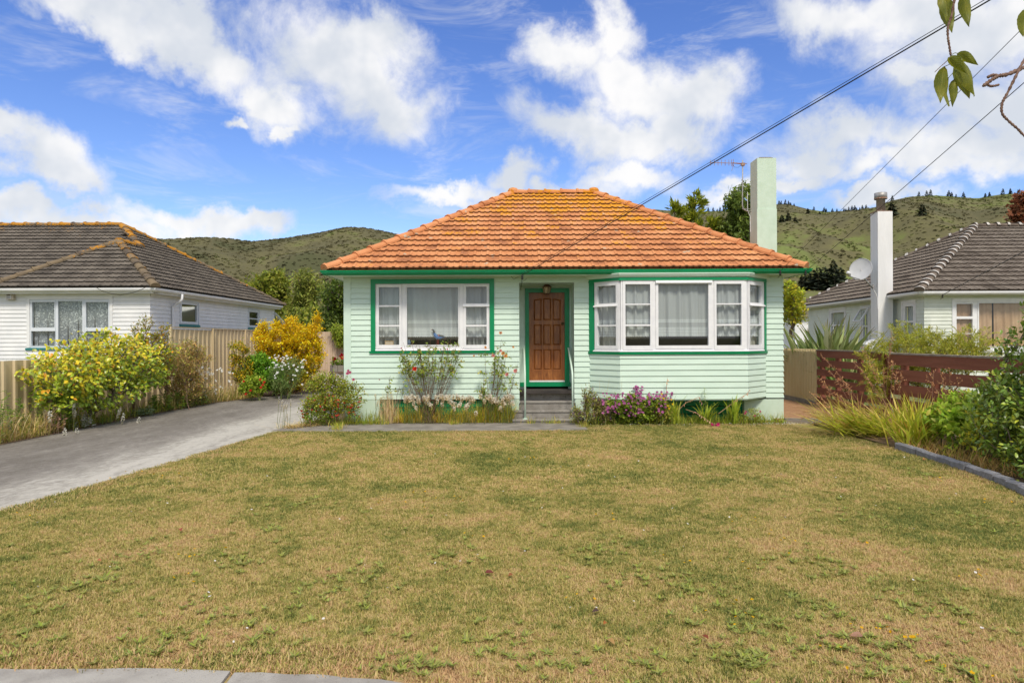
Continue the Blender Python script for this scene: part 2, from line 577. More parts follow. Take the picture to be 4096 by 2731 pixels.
sheet('road', [(-60, -9), (60, -9), (60, -1.2), (-60, -1.2)], 0.004, material('asphalt', (0.045, 0.045, 0.047), (0.06, 0.06, 0.062), 3, 0.9))
sheet('garden_soil', [(-9.75, 6.0), (-8.85, 6.0), (-8.85, 12), (-8.7, 17.0), (-8.45, 19.7), (-7.8, 21.6), (-7.0, 23.4), (-6.0, 24.6), (-5.4, 26.9), (-9.75, 26.9)], 0.02, SOIL)
sheet('garden_soil', [(-4.4, 14.58), (0.12, 14.61), (0.12, 15.0), (-3.7, 15.0), (-3.75, 17), (-4.25, 17)], 0.021, SOIL)
sheet('garden_soil', [(1.42, 14.3), (5.5, 14.22), (5.75, 14.9), (1.42, 15.0)], 0.008, SOIL)
sheet('garden_soil', [(6.2, 14.3), (6.22, 11.3), (6.18, 9.4), (5.92, 7.8), (5.4, 6.0), (8.0, 6.0), (8.0, 14.3)], 0.03, SOIL)
sheet('bark_path', [(5.7, 14.5), (8.0, 14.3), (8.4, 30), (5.7, 30)], 0.05, MULCH)


# ------------------------------------------------------------------ hills behind the houses
def hill_material():
    m = bpy.data.materials.new('bush covered hillside')
    m.use_nodes = True
    t = m.node_tree
    t.nodes.clear()
    g = NT(t)
    pos = g.n('ShaderNodeNewGeometry').outputs['Position']
    a = g.noise(pos, 0.012, 6, 0.62, 0.6)
    b2 = g.noise(g.mapv(pos, loc=(40, 9, 3)), 0.05, 6, 0.65)
    f = g.m('ADD', g.m('MULTIPLY', a, 0.65), g.m('MULTIPLY', b2, 0.35))
    x = g.n('ShaderNodeSeparateXYZ', _0=pos).outputs[0]
    f = g.m('ADD', f, g.ss(x, -150.0, 180.0, -0.03, 0.035))
    rnd = g.n('ShaderNodeObjectInfo').outputs['Random']
    f = g.m('ADD', f, g.m('MULTIPLY', g.m('SUBTRACT', rnd, 0.5), 0.07))
    col = g.ramp(f, [(0.34, (0.072, 0.076, 0.036)), (0.43, (0.102, 0.094, 0.049)), (0.50, (0.125, 0.116, 0.054)),
                     (0.56, (0.135, 0.150, 0.050)), (0.62, (0.155, 0.195, 0.056)), (0.72, (0.175, 0.155, 0.080))])
    b = g.n('ShaderNodeBsdfPrincipled', Base_Color=col, Roughness=0.95)
    b.inputs['Specular IOR Level'].default_value = 0.1
    g.n('ShaderNodeOutputMaterial', Surface=b)
    return m


HILL = hill_material()
ridge_px = [(-900, 560), (-400, 520), (0, 530), (200, 545), (370, 549), (460, 550), (560, 557), (640, 549), (720, 537), (790, 525),
            (850, 529), (900, 537), (960, 545), (1050, 520), (1150, 505), (1300, 500), (1420, 490), (1505, 481), (1580, 487), (1680, 484), (1770, 470),
            (1810, 468), (1860, 481), (1900, 487), (1960, 483), (2010, 478), (2045, 462), (2090, 452), (2150, 449), (2200, 452), (2245, 456), (2290, 448), (2330, 444),
            (2400, 452), (2700, 470), (3300, 520)]


def vnoise(x, y, s, seed=0):
    """cheap smooth value noise, vectorised"""
    x, y = np.asarray(x) / s, np.asarray(y) / s
    xi, yi = np.floor(x).astype(int), np.floor(y).astype(int)
    fx, fy = x - xi, y - yi
    fx, fy = fx * fx * (3 - 2 * fx), fy * fy * (3 - 2 * fy)

    def h(i, j):
        n = np.sin(i * 127.1 + j * 311.7 + seed * 74.7) * 43758.5453
        return n - np.floor(n)
    return (h(xi, yi) * (1 - fx) + h(xi + 1, yi) * fx) * (1 - fy) + (h(xi, yi + 1) * (1 - fx) + h(xi + 1, yi + 1) * fx) * fy


RU = np.array([(x * K - CXP) / FPX for x, _ in ridge_px])
RV = np.array([(HYP - y * K - ROLL * (x * K - CXP)) / FPX for x, y in ridge_px])


def ridge_d(u):
    return 640 + 120 * np.sin(u * 3.1 + 0.8) + 40 * np.sin(u * 9.0)


def hill_z(u, t):
    """height above the plain at bearing u and fraction t of the way to the ridge (t up to 1.25)"""
    D = ridge_d(u)
    rv = np.interp(u, RU, RV)
    zr = EYE + rv * D
    x, y = u * D * t, D * t
    prof = np.where(t <= 1, np.clip((t - 0.32) / 0.68, 0, 1) ** 1.25, 1 - (t - 1) * 1.2)
    sp = (vnoise(x, y, 120, 1) - 0.5) * 48 + (vnoise(x, y, 45, 2) - 0.5) * 22 + (vnoise(x, y, 18, 3) - 0.5) * 5
    env = np.clip((t - 0.32) * 4, 0, 1) * np.clip((1.0 - t) * 4, 0, 1)
    return zr * prof + sp * env


us = np.linspace(-1.15, 1.25, 260)
ts = np.linspace(0.3, 1.2, 64)
U, T = np.meshgrid(us, ts, indexing='ij')
Dg = ridge_d(U) * T
Zg = hill_z(U, T)
hv = np.stack([U * Dg, Dg, Zg], -1).reshape(-1, 3)
nt = len(ts)
hf = [(i * nt + j, (i + 1) * nt + j, (i + 1) * nt + j + 1, i * nt + j + 1) for i in range(len(us) - 1) for j in range(nt - 1)]
me = bpy.data.meshes.new('hills')
me.from_pydata(hv.tolist(), [], hf)
me.materials.append(HILL)
me.shade_smooth()
tag(link('hills', me), kind='structure')


# ------------------------------------------------------------------ scattering of uncountable stuff
def scatter(name, label, cat, pts, rots, scales, sources, idx):
    """one object of stuff: source meshes set on points"""
    n = len(pts)
    me = bpy.data.meshes.new(name)
    me.vertices.add(n)
    me.vertices.foreach_set('co', np.asarray(pts, dtype=np.float32).ravel())
    for nm, typ, arr, key in (('rot', 'FLOAT_VECTOR', rots, 'vector'), ('scl', 'FLOAT_VECTOR', scales, 'vector'), ('pick', 'INT', idx, 'value')):
        a = me.attributes.new(nm, typ, 'POINT')
        a.data.foreach_set(key, np.ascontiguousarray(arr, dtype=np.int32 if typ == 'INT' else np.float32).ravel())
    o = link(name, me)
    tag(o, label, cat, kind='stuff')
    src = bpy.data.collections.new(name + '_source')
    for k, sm in enumerate(sources):
        so_ = bpy.data.objects.new('%s_%02d' % (name, k), sm)
        src.objects.link(so_)
    ng = bpy.data.node_groups.new(name, 'GeometryNodeTree')
    ng.interface.new_socket('Geometry', in_out='INPUT', socket_type='NodeSocketGeometry')
    ng.interface.new_socket('Geometry', in_out='OUTPUT', socket_type='NodeSocketGeometry')
    gi, go = ng.nodes.new('NodeGroupInput'), ng.nodes.new('NodeGroupOutput')
    ip = ng.nodes.new('GeometryNodeInstanceOnPoints')
    ci = ng.nodes.new('GeometryNodeCollectionInfo')
    ci.inputs['Collection'].default_value = src
    ci.inputs['Separate Children'].default_value = True
    ci.inputs['Reset Children'].default_value = True
    ng.links.new(gi.outputs[0], ip.inputs['Points'])
    ng.links.new(ci.outputs[0], ip.inputs['Instance'])
    ip.inputs['Pick Instance'].default_value = True
    for nm, typ, sock in (('rot', 'FLOAT_VECTOR', 'Rotation'), ('scl', 'FLOAT_VECTOR', 'Scale'), ('pick', 'INT', 'Instance Index')):
        na = ng.nodes.new('GeometryNodeInputNamedAttribute')
        na.data_type = typ
        na.inputs['Name'].default_value = nm
        out = [s_ for s_ in na.outputs if s_.enabled and s_.name == 'Attribute'][0]
        ng.links.new(out, ip.inputs[sock])
    ng.links.new(ip.outputs[0], go.inputs[0])
    md = o.modifiers.new('scatter', 'NODES')
    md.node_group = ng
    return o


RNG = np.random.default_rng(11)


def unit(a):
    return a / np.maximum(np.linalg.norm(a, axis=-1, keepdims=True), 1e-9)


def scrub_mesh(seed, mat):
    r = np.random.default_rng(seed)
    n = 46
    d = unit(r.normal(size=(n, 3)))
    d[:, 2] = np.abs(d[:, 2])
    c = d * r.uniform(0.55, 1.0, (n, 1)) * np.array([1, 1, 0.85])
    nn = unit(d + r.normal(size=(n, 3)) * 0.5)
    s_ = unit(np.cross(nn, r.normal(size=(n, 3))))
    b_ = np.cross(nn, s_)
    w = r.uniform(0.25, 0.5, (n, 1))
    v = np.stack([c - s_ * w, c - b_ * w * 0.7, c + s_ * w, c + b_ * w * 0.7], 1).reshape(-1, 3)
    me = bpy.data.meshes.new('scrub_clump')
    me.from_pydata(v.tolist(), [], [(4 * i, 4 * i + 1, 4 * i + 2, 4 * i + 3) for i in range(n)])
    me.materials.append(mat)
    return me


NS = 20000
su = RNG.uniform(-0.85, 0.9, NS)
stt = 0.45 + 0.56 * RNG.uniform(0, 1, NS) ** 0.8
sd = ridge_d(su) * stt
sp_ = np.stack([su * sd, sd, hill_z(su, stt) - 0.3], -1)
ssz = RNG.uniform(0.7, 1.6, NS) * (0.7 + 0.6 * vnoise(sp_[:, 0], sp_[:, 1], 40, 5))
scatter('hill_scrub', 'low bush and scrub covering the hills behind the houses', 'scrub', sp_,
        np.stack([np.zeros(NS), np.zeros(NS), RNG.uniform(0, 6.28, NS)], -1), np.stack([ssz, ssz, ssz * 0.6], -1),
        [scrub_mesh(k, HILL) for k in range(5)], RNG.integers(0, 5, NS))


# ------------------------------------------------------------------ lawn grass
def tuft_mesh(seed, mat, n=26, rad=0.045, h=(0.015, 0.038), w=0.0026, name='grass_tuft'):
    r = np.random.default_rng(seed)
    v, f, tone = [], [], []
    for k in range(n):
        a, rr = r.uniform(0, 6.28), rad * math.sqrt(r.uniform())
        x, y = rr * math.cos(a), rr * math.sin(a)
        phi, ln, tilt = r.uniform(0, 6.28), r.uniform(*h), r.uniform(0.25, 1.25)
        dx, dy = math.cos(phi) * math.sin(tilt), math.sin(phi) * math.sin(tilt)
        dz = math.cos(tilt)
        sx, sy = -math.sin(phi), math.cos(phi)
        i = len(v)
        wv = w * r.uniform(0.7, 1.4)
        v += [(x - sx * wv, y - sy * wv, 0), (x + sx * wv, y + sy * wv, 0), (x + dx * ln * 0.6 + sx * wv * 0.7, y + dy * ln * 0.6 + sy * wv * 0.7, dz * ln * 0.6),
              (x + dx * ln * 0.6 - sx * wv * 0.7, y + dy * ln * 0.6 - sy * wv * 0.7, dz * ln * 0.6), (x + dx * ln * 1.05, y + dy * ln * 1.05, dz * ln * 0.85)]
        f += [(i, i + 1, i + 2, i + 3), (i + 3, i + 2, i + 4)]
        tone += [r.uniform()] * 5
    me = bpy.data.meshes.new(name)
    me.from_pydata(v, [], f)
    at_ = me.attributes.new('tone', 'FLOAT', 'POINT')
    at_.data.foreach_set('value', np.array(tone, dtype=np.float32))
    me.materials.append(mat)
    return me


def drive_edge(y):
    return np.interp(y, [p[1] for p in DRIVE_R], [p[0] for p in DRIVE_R])


def right_edge(y):
    return np.interp(y, [3.2, 5.9, 5.95, 7.8, 9.4, 11.3, 14.4], [9.0, 9.0, 5.35, 5.9, 6.16, 6.22, 5.6])


def foot_edge(x):
    pts = edge1 + edge2
    return np.interp(x, [p[0] for p in pts], [p[1] for p in pts])


def lawn_ok(x, y, mg=0.0):
    return (x > drive_edge(y) - 0.01 + mg) & (x < right_edge(y) + 0.03 - mg) & (y > foot_edge(x) + 0.01 + mg) & ((y < 13.37 - mg) | (x > 1.52 + mg)) & (y < 14.35 - mg)


def patch_mesh(seed, n, size, w, h):
    """a square of turf, many blades in one mesh"""
    r = np.random.default_rng(seed)
    nt_ = n // 9
    tc = r.uniform(-size / 2, size / 2, (nt_, 2))
    ttone = r.uniform(0, 1, nt_)
    th = r.uniform(0.65, 1.3, nt_)
    k = r.integers(0, nt_, n)
    xy = tc[k] + r.normal(0, 0.016, (n, 2))
    xy = (xy + size / 2) % size - size / 2
    phi, tilt = r.uniform(0, 6.283, n), r.uniform(0.2, 1.3, n)
    ln = r.uniform(*h, n) * th[k]
    D = np.stack([np.cos(phi) * np.sin(tilt), np.sin(phi) * np.sin(tilt), np.cos(tilt)], -1)
    S = np.stack([-np.sin(phi), np.cos(phi), np.zeros(n)], -1) * (w * r.uniform(0.6, 1.5, n))[:, None]
    P = np.concatenate([xy, np.zeros((n, 1))], 1)
    M1 = P + D * (ln * 0.6)[:, None]
    T_ = P + D * ln[:, None] * np.array([1.08, 1.08, 0.85])
    V = np.stack([P - S, P + S, M1 + S * 0.75, M1 - S * 0.75, T_], 1).reshape(-1, 3)
    i = np.arange(n)[:, None] * 5
    me = bpy.data.meshes.new('turf_patch')
    q, t3 = (i + np.array([[0, 1, 2, 3]])).tolist(), (i + np.array([[3, 2, 4]])).tolist()
    me.from_pydata(V.tolist(), [], q + t3)
    tone = np.clip(0.55 * ttone[k] + 0.45 * r.uniform(0, 1, n), 0, 1)
    at_ = me.attributes.new('tone', 'FLOAT', 'POINT')
    at_.data.foreach_set('value', np.repeat(tone, 5).astype(np.float32))
    me.materials.append(BLADE)
    return me


CELL = 0.4
px_, py_ = np.meshgrid(np.arange(-9, 8, CELL) + 0.01, np.arange(3.2, 14.5, CELL), indexing='ij')
px_, py_ = px_.ravel() + CELL / 2, py_.ravel() + CELL / 2
full = np.ones(len(px_), bool)
anyc = np.zeros(len(px_), bool)
for dx in (-0.5, 0, 0.5):
    for dy in (-0.5, 0, 0.5):
        t_ok = lawn_ok(px_ + dx * CELL, py_ + dy * CELL)
        full &= t_ok
        anyc |= t_ok
inview = np.abs(px_) < py_ * 0.86 + 1.8
full &= inview
fx_, fy_ = px_[full], py_[full]
near_ = (fy_ < 8.0)
npch = len(fx_)
pk_ = np.where(near_, RNG.integers(0, 5, npch), RNG.integers(5, 9, npch))
scatter('lawn_grass', 'short dry straw and olive grass of the front lawn', 'grass', np.stack([fx_, fy_, np.zeros(npch)], -1), np.stack([np.zeros(npch), np.zeros(npch), RNG.integers(0, 4, npch) * math.pi / 2], -1), np.ones((npch, 3)),
        [patch_mesh(k, 3000, CELL, 0.0021, (0.014, 0.040)) for k in range(5)] + [patch_mesh(20 + k, 1700, CELL, 0.003, (0.016, 0.045)) for k in range(4)], pk_)
# the ragged borders of the lawn
ex_, ey_ = px_[anyc & ~full & inview], py_[anyc & ~full & inview]
rep = 130
gx = np.repeat(ex_, rep) + RNG.uniform(-CELL / 2, CELL / 2, len(ex_) * rep)
gy = np.repeat(ey_, rep) + RNG.uniform(-CELL / 2, CELL / 2, len(ex_) * rep)
ok = lawn_ok(gx, gy)
gx, gy = gx[ok], gy[ok]
n = len(gx)
gs = RNG.uniform(0.7, 1.5, n)
scatter('lawn_edge_grass', 'ragged grass along the borders of the front lawn', 'grass', np.stack([gx, gy, np.zeros(n)], -1), np.stack([RNG.normal(0, 0.06, n), RNG.normal(0, 0.06, n), RNG.uniform(0, 6.28, n)], -1), np.stack([gs, gs, gs * RNG.uniform(0.7, 1.3, n)], -1),
        [tuft_mesh(k, BLADE) for k in range(5)], RNG.integers(0, 5, n))

# ------------------------------------------------------------------ roofs: every tile its own piece
def tile_material(name, base, base2, dark, lichen, lich_lo, zlo, zhi, pale=None, rough=0.85):
    m = bpy.data.materials.new(name)
    m.use_nodes = True
    t = m.node_tree
    t.nodes.clear()
    g = NT(t)
    pos = g.n('ShaderNodeNewGeometry').outputs['Position']
    rnd = g.n('ShaderNodeObjectInfo').outputs['Random']
    f = g.m('ADD', g.noise(pos, 2.2, 5, 0.6), g.m('MULTIPLY', g.m('SUBTRACT', rnd, 0.5), 0.16))
    col = g.ramp(f, [(0.30, dark), (0.45, base), (0.65, base2)])
    col = g.mix(g.ss(g.noise(pos, 28, 4, 0.7), 0.58, 0.74, 0, 0.6), col, dark)
    z = g.n('ShaderNodeSeparateXYZ', _0=pos).outputs[2]
    amt = g.ss(z, zlo, zhi, -0.10, 0.10)
    li = g.m('ADD', g.m('ADD', g.m('MULTIPLY', g.noise(pos, 1.6, 3, 0.6), 0.45), g.m('MULTIPLY', g.noise(pos, 13, 5, 0.7), 0.55)), amt)
    li = g.m('ADD', li, g.m('MULTIPLY', g.m('SUBTRACT', rnd, 0.5), 0.09))
    col = g.mix(g.ss(li, lich_lo, lich_lo + 0.05), col, lichen)
    if pale:
        v = g.n('ShaderNodeTexVoronoi', _0=pos)
        v.inputs['Scale'].default_value = 2.6
        spot = g.ss(g.m('ADD', v.outputs['Distance'], g.m('MULTIPLY', g.noise(pos, 22, 4, 0.7), 0.20)), 0.235, 0.19)
        col = g.mix(g.m('MULTIPLY', spot, 0.85), col, pale)
    b = g.n('ShaderNodeBsdfPrincipled', Base_Color=col, Roughness=rough)
    b.inputs['Specular IOR Level'].default_value = 0.25
    bn = g.n('ShaderNodeBump', Strength=0.5, Distance=0.008, Height=g.noise(pos, 45, 5, 0.7))
    t.links.new(bn.outputs[0], b.inputs['Normal'])
    g.n('ShaderNodeOutputMaterial', Surface=b)
    return m


CLAY = tile_material('terracotta tile', (0.53, 0.215, 0.085), (0.61, 0.285, 0.125), (0.33, 0.13, 0.058), (0.60, 0.26, 0.014), 0.535, 2.8, 6.4, (0.42, 0.39, 0.29))
CLAYR = tile_material('terracotta ridge tile', (0.56, 0.23, 0.095), (0.62, 0.28, 0.125), (0.38, 0.14, 0.055), (0.55, 0.22, 0.012), 0.60, 3.6, 5.7, (0.45, 0.43, 0.35))
GREYT = tile_material('dark concrete tile', (0.115, 0.098, 0.080), (0.165, 0.142, 0.115), (0.065, 0.055, 0.045), (0.33, 0.16, 0.02), 0.645, 4.0, 6.2)
GREYR = tile_material('lichened ridge tile', (0.15, 0.115, 0.075), (0.20, 0.15, 0.09), (0.075, 0.06, 0.048), (0.44, 0.20, 0.02), 0.545, 3.6, 5.6)
BROWNT = tile_material('grey brown concrete tile', (0.135, 0.110, 0.088), (0.19, 0.16, 0.13), (0.075, 0.06, 0.046), (0.14, 0.10, 0.05), 0.72, 3.6, 6)
BROWNR = tile_material('brown ridge tile', (0.125, 0.095, 0.075), (0.18, 0.145, 0.115), (0.075, 0.06, 0.046), (0.12, 0.09, 0.05), 0.72, 3.6, 6)
MORTAR = material('white mortar', (0.40, 0.38, 0.35), (0.56, 0.53, 0.49), 8, 0.9, 0.4, 40)


def tile_mesh(w, pitch, prof, lift, mat, lip=0.036):
    mb = MB()
    L = pitch + 0.06
    n = len(prof)
    mb.v = [(u * w, -0.005, h + lift - lip) for u, h in prof] + [(u * w, 0.0, h + lift) for u, h in prof] + [(u * w, L, h) for u, h in prof]
    for k in range(n - 1):
        mb.f += [(k, k + 1, n + k + 1, n + k), (n + k, n + k + 1, 2 * n + k + 1, 2 * n + k)]
    mb.f += [(0, n, 2 * n), (n - 1, 3 * n - 1, 2 * n - 1)]
    me = mb.mesh('roof_tile', mat)
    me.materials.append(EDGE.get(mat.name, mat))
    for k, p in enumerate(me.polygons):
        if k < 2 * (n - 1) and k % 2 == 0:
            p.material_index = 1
    return me


EDGE = {'terracotta tile': material('mossy shadow tile edge', (0.13, 0.05, 0.022), (0.20, 0.08, 0.03), 14, 0.95), 'dark concrete tile': material('dark tile edge', (0.03, 0.026, 0.022), (0.045, 0.04, 0.034), 14, 0.95),  # lip faces coloured dark for moss and to deepen the shadow line between courses
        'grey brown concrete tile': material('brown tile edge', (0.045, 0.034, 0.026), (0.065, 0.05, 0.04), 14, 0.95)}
MARS = [(0.0, 0.014), (0.03, 0.019), (0.17, 0.019), (0.22, 0.004), (0.36, -0.002), (0.52, 0.002), (0.57, 0.012), (0.63, 0.012), (0.68, 0.002), (0.83, -0.002), (0.96, 0.003), (1.0, 0.010)]
FLATT = [(0.0, 0.012), (0.04, 0.018), (0.16, 0.018), (0.22, 0.002), (0.50, 0.0), (0.56, 0.010), (0.62, 0.010), (0.68, 0.0), (1.0, 0.0)]


def inside(poly, p):
    c = False
    for (x0, y0), (x1, y1) in zip(poly, poly[1:] + poly[:1]):
        if (y0 > p[1]) != (y1 > p[1]) and p[0] < (x1 - x0) * (p[1] - y0) / (y1 - y0) + x0:
            c = not c
    return c


def hull(pts):
    pts = sorted(set(pts))
    def half(ps):
        h = []
        for p in ps:
            while len(h) > 1 and (h[-1][0] - h[-2][0]) * (p[1] - h[-2][1]) - (h[-1][1] - h[-2][1]) * (p[0] - h[-2][0]) <= 0:
                h.pop()
            h.append(p)
        return h
    a, b = half(pts), half(pts[::-1])
    return a[:-1] + b[:-1]


def roof_slope(roof, pts, w, pitch, prof, mat, budget, lift=0.032, jit=0.0, phase=0.0):
    """lays tiles over one roof slope; pts start with the eave from left to right seen from outside"""
    pts = [Vector(p) for p in pts]
    O = pts[0]
    e = (pts[1] - O).normalized()
    nrm = max(((a - O).cross(b - O) for a in pts[1:] for b in pts[2:]), key=lambda v: v.length).normalized()
    if nrm.z < 0:
        nrm = -nrm
    s = nrm.cross(e).normalized()
    if s.z < 0:
        s = -s
    poly = [((p - O).dot(e), (p - O).dot(s)) for p in pts]
    hl = hull([(round(a, 5), round(b, 5)) for a, b in poly])
    base = tile_mesh(w, pitch, prof, lift, mat)
    xs, ys = [p[0] for p in poly], [p[1] for p in poly]
    rows = int((max(ys) + 1e-6) / pitch) + 1
    cells = []
    for r in range(rows):
        for c in range(int((min(xs)) / w) - 2, int(max(xs) / w) + 2):
            x0, y0 = (c + phase) * w, r * pitch
            cs = [(x0, y0), (x0 + w, y0), (x0 + w, y0 + pitch), (x0, y0 + pitch)]
            mid = (x0 + w / 2, y0 + pitch / 2)
            ins = [inside(poly, (min(max(p[0], min(xs) + 1e-4), max(xs) - 1e-4), p[1] + (1e-4 if k < 2 else -1e-4))) for k, p in enumerate(cs)]
            if all(ins) and inside(poly, mid):
                cells.append((x0, y0, True))
            elif inside(poly, mid) or any(ins):
                if not any(inside(poly, (mid[0] + (q[0] - mid[0]) * k, mid[1] + (q[1] - mid[1]) * k)) for q in cs for k in (0.0, 0.5, 0.9)):
                    continue
                cells.append((x0, y0, False))
    out = []
    rr = random.Random(len(cells))
    for (x0, y0, full) in cells:
        M = Matrix((e, s, nrm)).transposed().to_4x4()
        M.translation = O + e * x0 + s * y0 + nrm * (0.012 + rr.uniform(-jit, jit))
        M = M @ Matrix.Rotation(rr.uniform(-jit, jit) * 1.2, 4, 'Z')
        me = base
        if not full:
            bm = bmesh.new()
            bm.from_mesh(base)
            for (a, b) in zip(hl, hl[1:] + hl[:1]):
                if abs(a[1]) < 1e-3 and abs(b[1]) < 1e-3:
                    continue
                dx, dy = b[0] - a[0], b[1] - a[1]
                bmesh.ops.bisect_plane(bm, geom=bm.verts[:] + bm.edges[:] + bm.faces[:], plane_co=(a[0] - x0, a[1] - y0, 0), plane_no=(dy, -dx, 0), clear_outer=True)
            if not bm.faces:
                bm.free()
                continue
            me = bpy.data.meshes.new('roof_tile')
            bm.to_mesh(me)
            me.materials.append(mat)
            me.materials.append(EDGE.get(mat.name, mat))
            bm.free()
        out.append(((M.translation - camo.matrix_world.translation).length, M, me))
    out.sort(key=lambda q: q[0])
    for _, M, me in out[:budget]:
        link('roof_tile', me, roof, M)
    rest = out[budget:]
    if rest:
        V, Fc, Mi = [], [], []
        for _, M, me in rest:
            Mi += [p.material_index for p in me.polygons]
            i = len(V)
            V += [tuple(M @ v.co) for v in me.vertices]
            Fc += [tuple(i + k for k in p.vertices) for p in me.polygons]
        m2 = bpy.data.meshes.new('far_roof_tiles')
        m2.from_pydata(V, [], Fc)
        m2.materials.append(mat)
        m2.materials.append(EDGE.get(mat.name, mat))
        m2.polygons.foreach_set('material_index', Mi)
        tag(link('far_roof_tiles', m2, roof), kind='stuff')
    return len(out)


def ridge_caps(roof, A, B, step, wid, hgt, mat, over=0.04, mortar=None, seed=0):
    """half-round capping from the lower end A to the upper end B"""
    A, B = Vector(A), Vector(B)
    L = (B - A).length
    n = max(1, round(L / step))
    st = L / n
    mb = MB()
    N = 9
    ring = []
    for x, k, dz in ((-over, 1.08, 0.006), (-over + 0.05, 1.10, 0.010), (0.02, 1.0, 0.0), (st + 0.01, 0.90, -0.012)):
        for j in range(N):
            a = math.pi * (-0.06 + 1.12 * j / (N - 1))
            mb.v.append((x, math.cos(a) * wid * k, math.sin(a) * hgt * k + dz))
    for q in range(3):
        for j in range(N - 1):
            i = q * N + j
            mb.f.append((i, i + 1, i + N + 1, i + N))
    mb.f.append(tuple(range(N)))
    me = mb.mesh('ridge_tile', mat)
    t = (B - A).normalized()
    side = Vector((0, 0, 1)).cross(t).normalized()
    up = t.cross(side)
    rr = random.Random(seed)
    for k in range(n):
        M = Matrix((t, side, up)).transposed().to_4x4()
        M.translation = A + t * (k * st) + up * rr.uniform(-0.004, 0.006)
        link('ridge_tile', me, roof, M @ Matrix.Rotation(rr.uniform(-0.02, 0.02), 4, 'Z'))
        if mortar:
            b = MB()
            for (u0, w0) in ((-over - 0.01, 1.14), (-over + 0.07 + rr.uniform(-0.02, 0.05), 1.13)):
                for j in range(N):
                    a = math.pi * (0.02 + 0.96 * j / (N - 1))
                    b.v.append((u0 + rr.uniform(-0.02, 0.02), math.cos(a) * wid * w0, math.sin(a) * hgt * w0 + 0.012))
            b.f = [(j, j + 1, j + N + 1, j + N) for j in range(N - 1)]
            link('mortar_joint', b.mesh('mortar_joint', mortar), roof, M)


def deck(name, mat, house, polys, dz=-0.02):
    mb = MB()
    for pl in polys:
        mb.quad(*[(p[0], p[1], p[2] + dz) for p in pl])
    return mb.build(name, mat, house)


# ------------------------------------------------------------------ weatherboard walls
def boards(wall, fr, s0, s1, z0, z1, openings, e, mat, m0=0.0, m1=0.0, t0=0.006, t1=0.027):
    n = round((z1 - z0) / e)
    e = (z1 - z0) / n
    for k in range(n):
        a, b = z0 + k * e, z0 + (k + 1) * e
        cuts = sorted({s0, s1} | {min(max(h[j], s0), s1) for h in openings for j in (0, 1) if h[2] < b and h[3] > a})
        runs = []
        for c0, c1 in zip(cuts[:-1], cuts[1:]):
            mid = (c0 + c1) / 2
            zr = [(a, b)]
            for h in openings:
                if h[0] < mid < h[1]:
                    nz = []
                    for q in zr:
                        if h[2] > q[0] + 0.004:
                            nz.append((q[0], min(q[1], h[2])))
                        if h[3] < q[1] - 0.004:
                            nz.append((max(q[0], h[3]), q[1]))
                    zr = [q for q in nz if q[1] - q[0] > 0.012]
            for q in zr:
                if runs and runs[-1][1] == c0 and runs[-1][2] == q:
                    runs[-1][1] = c1
                else:
                    runs.append([c0, c1, q])
        for c0, c1, (q0, q1) in runs:
            th = lambda z: t1 + (t0 - t1) * (z - a) / (e + 0.014)
            top = q1 + (0.014 if q1 == b else 0)
            prof = [(-0.01, q0), (th(q0), q0), (th(top), top), (-0.01, top)]
            MB().extr(fr, prof, c0, c1, m0 if c0 == s0 else 0, m1 if c1 == s1 else 0).build('weatherboard', mat, wall)


def wall_core(name, house, fr, s0, s1, z0, z1, openings, mat, d0=-0.11, d1=-0.011):
    return MB().holed(fr, s0, s1, d0, d1, z0, z1, openings).build(name, mat, house)


def window(house, fr, rect, sashes, casing, frame_mat, casing_mat, sill=None, name='window', m=(0, 0), sill_mat=None, glass=None, bead=0.0):
    """rect: the white frame (s0, s1, z0, z1); sashes: list of (s0, s1, z0, z1, [pane rects]); casing: width of the outer trim"""
    s0, s1, z0, z1 = rect
    c = casing
    mb = MB()
    if c:
        mb.fbox(fr, s0 - c, s0, 0.0, 0.040, z0, z1 + c, m[0], 0)
        mb.fbox(fr, s1, s1 + c, 0.0, 0.040, z0, z1 + c, 0, m[1])
        mb.fbox(fr, s0, s1, 0.0, 0.040, z1, z1 + c)
    else:
        mb.fbox(fr, s0, s1, 0.0, 0.03, z1 - 0.004, z1 + 0.004)
    w = mb.build(name, casing_mat, house)
    panes = [p for s in sashes for p in s[4]]
    MB().holed(fr, s0, s1, -0.06, 0.012, z0, z1, [(q[0], q[1], q[2], q[3]) for q in sashes]).build('window_frame', frame_mat, w)
    for q in sashes:
        MB().holed(fr, q[0] + 0.003, q[1] - 0.003, -0.045, 0.024, q[2] + 0.003, q[3] - 0.003, q[4]).build('sash', frame_mat, w)
        for p in q[4]:
            MB().quad(fr.p(p[0] - 0.004, -0.012, p[2] - 0.004), fr.p(p[1] + 0.004, -0.012, p[2] - 0.004), fr.p(p[1] + 0.004, -0.012, p[3] + 0.004), fr.p(p[0] - 0.004, -0.012, p[3] + 0.004)).build('pane', glass or GLASS, w)
    if sill:
        MB().extr(fr, [(-0.02, z0 - sill), (0.055, z0 - sill), (0.062, z0 - 0.012), (0.0, z0 - 0.001), (-0.02, z0 - 0.001)], s0 - c - 0.03, s1 + c + 0.03, m[0], m[1]).build('window_sill', sill_mat or casing_mat, w)
    return w


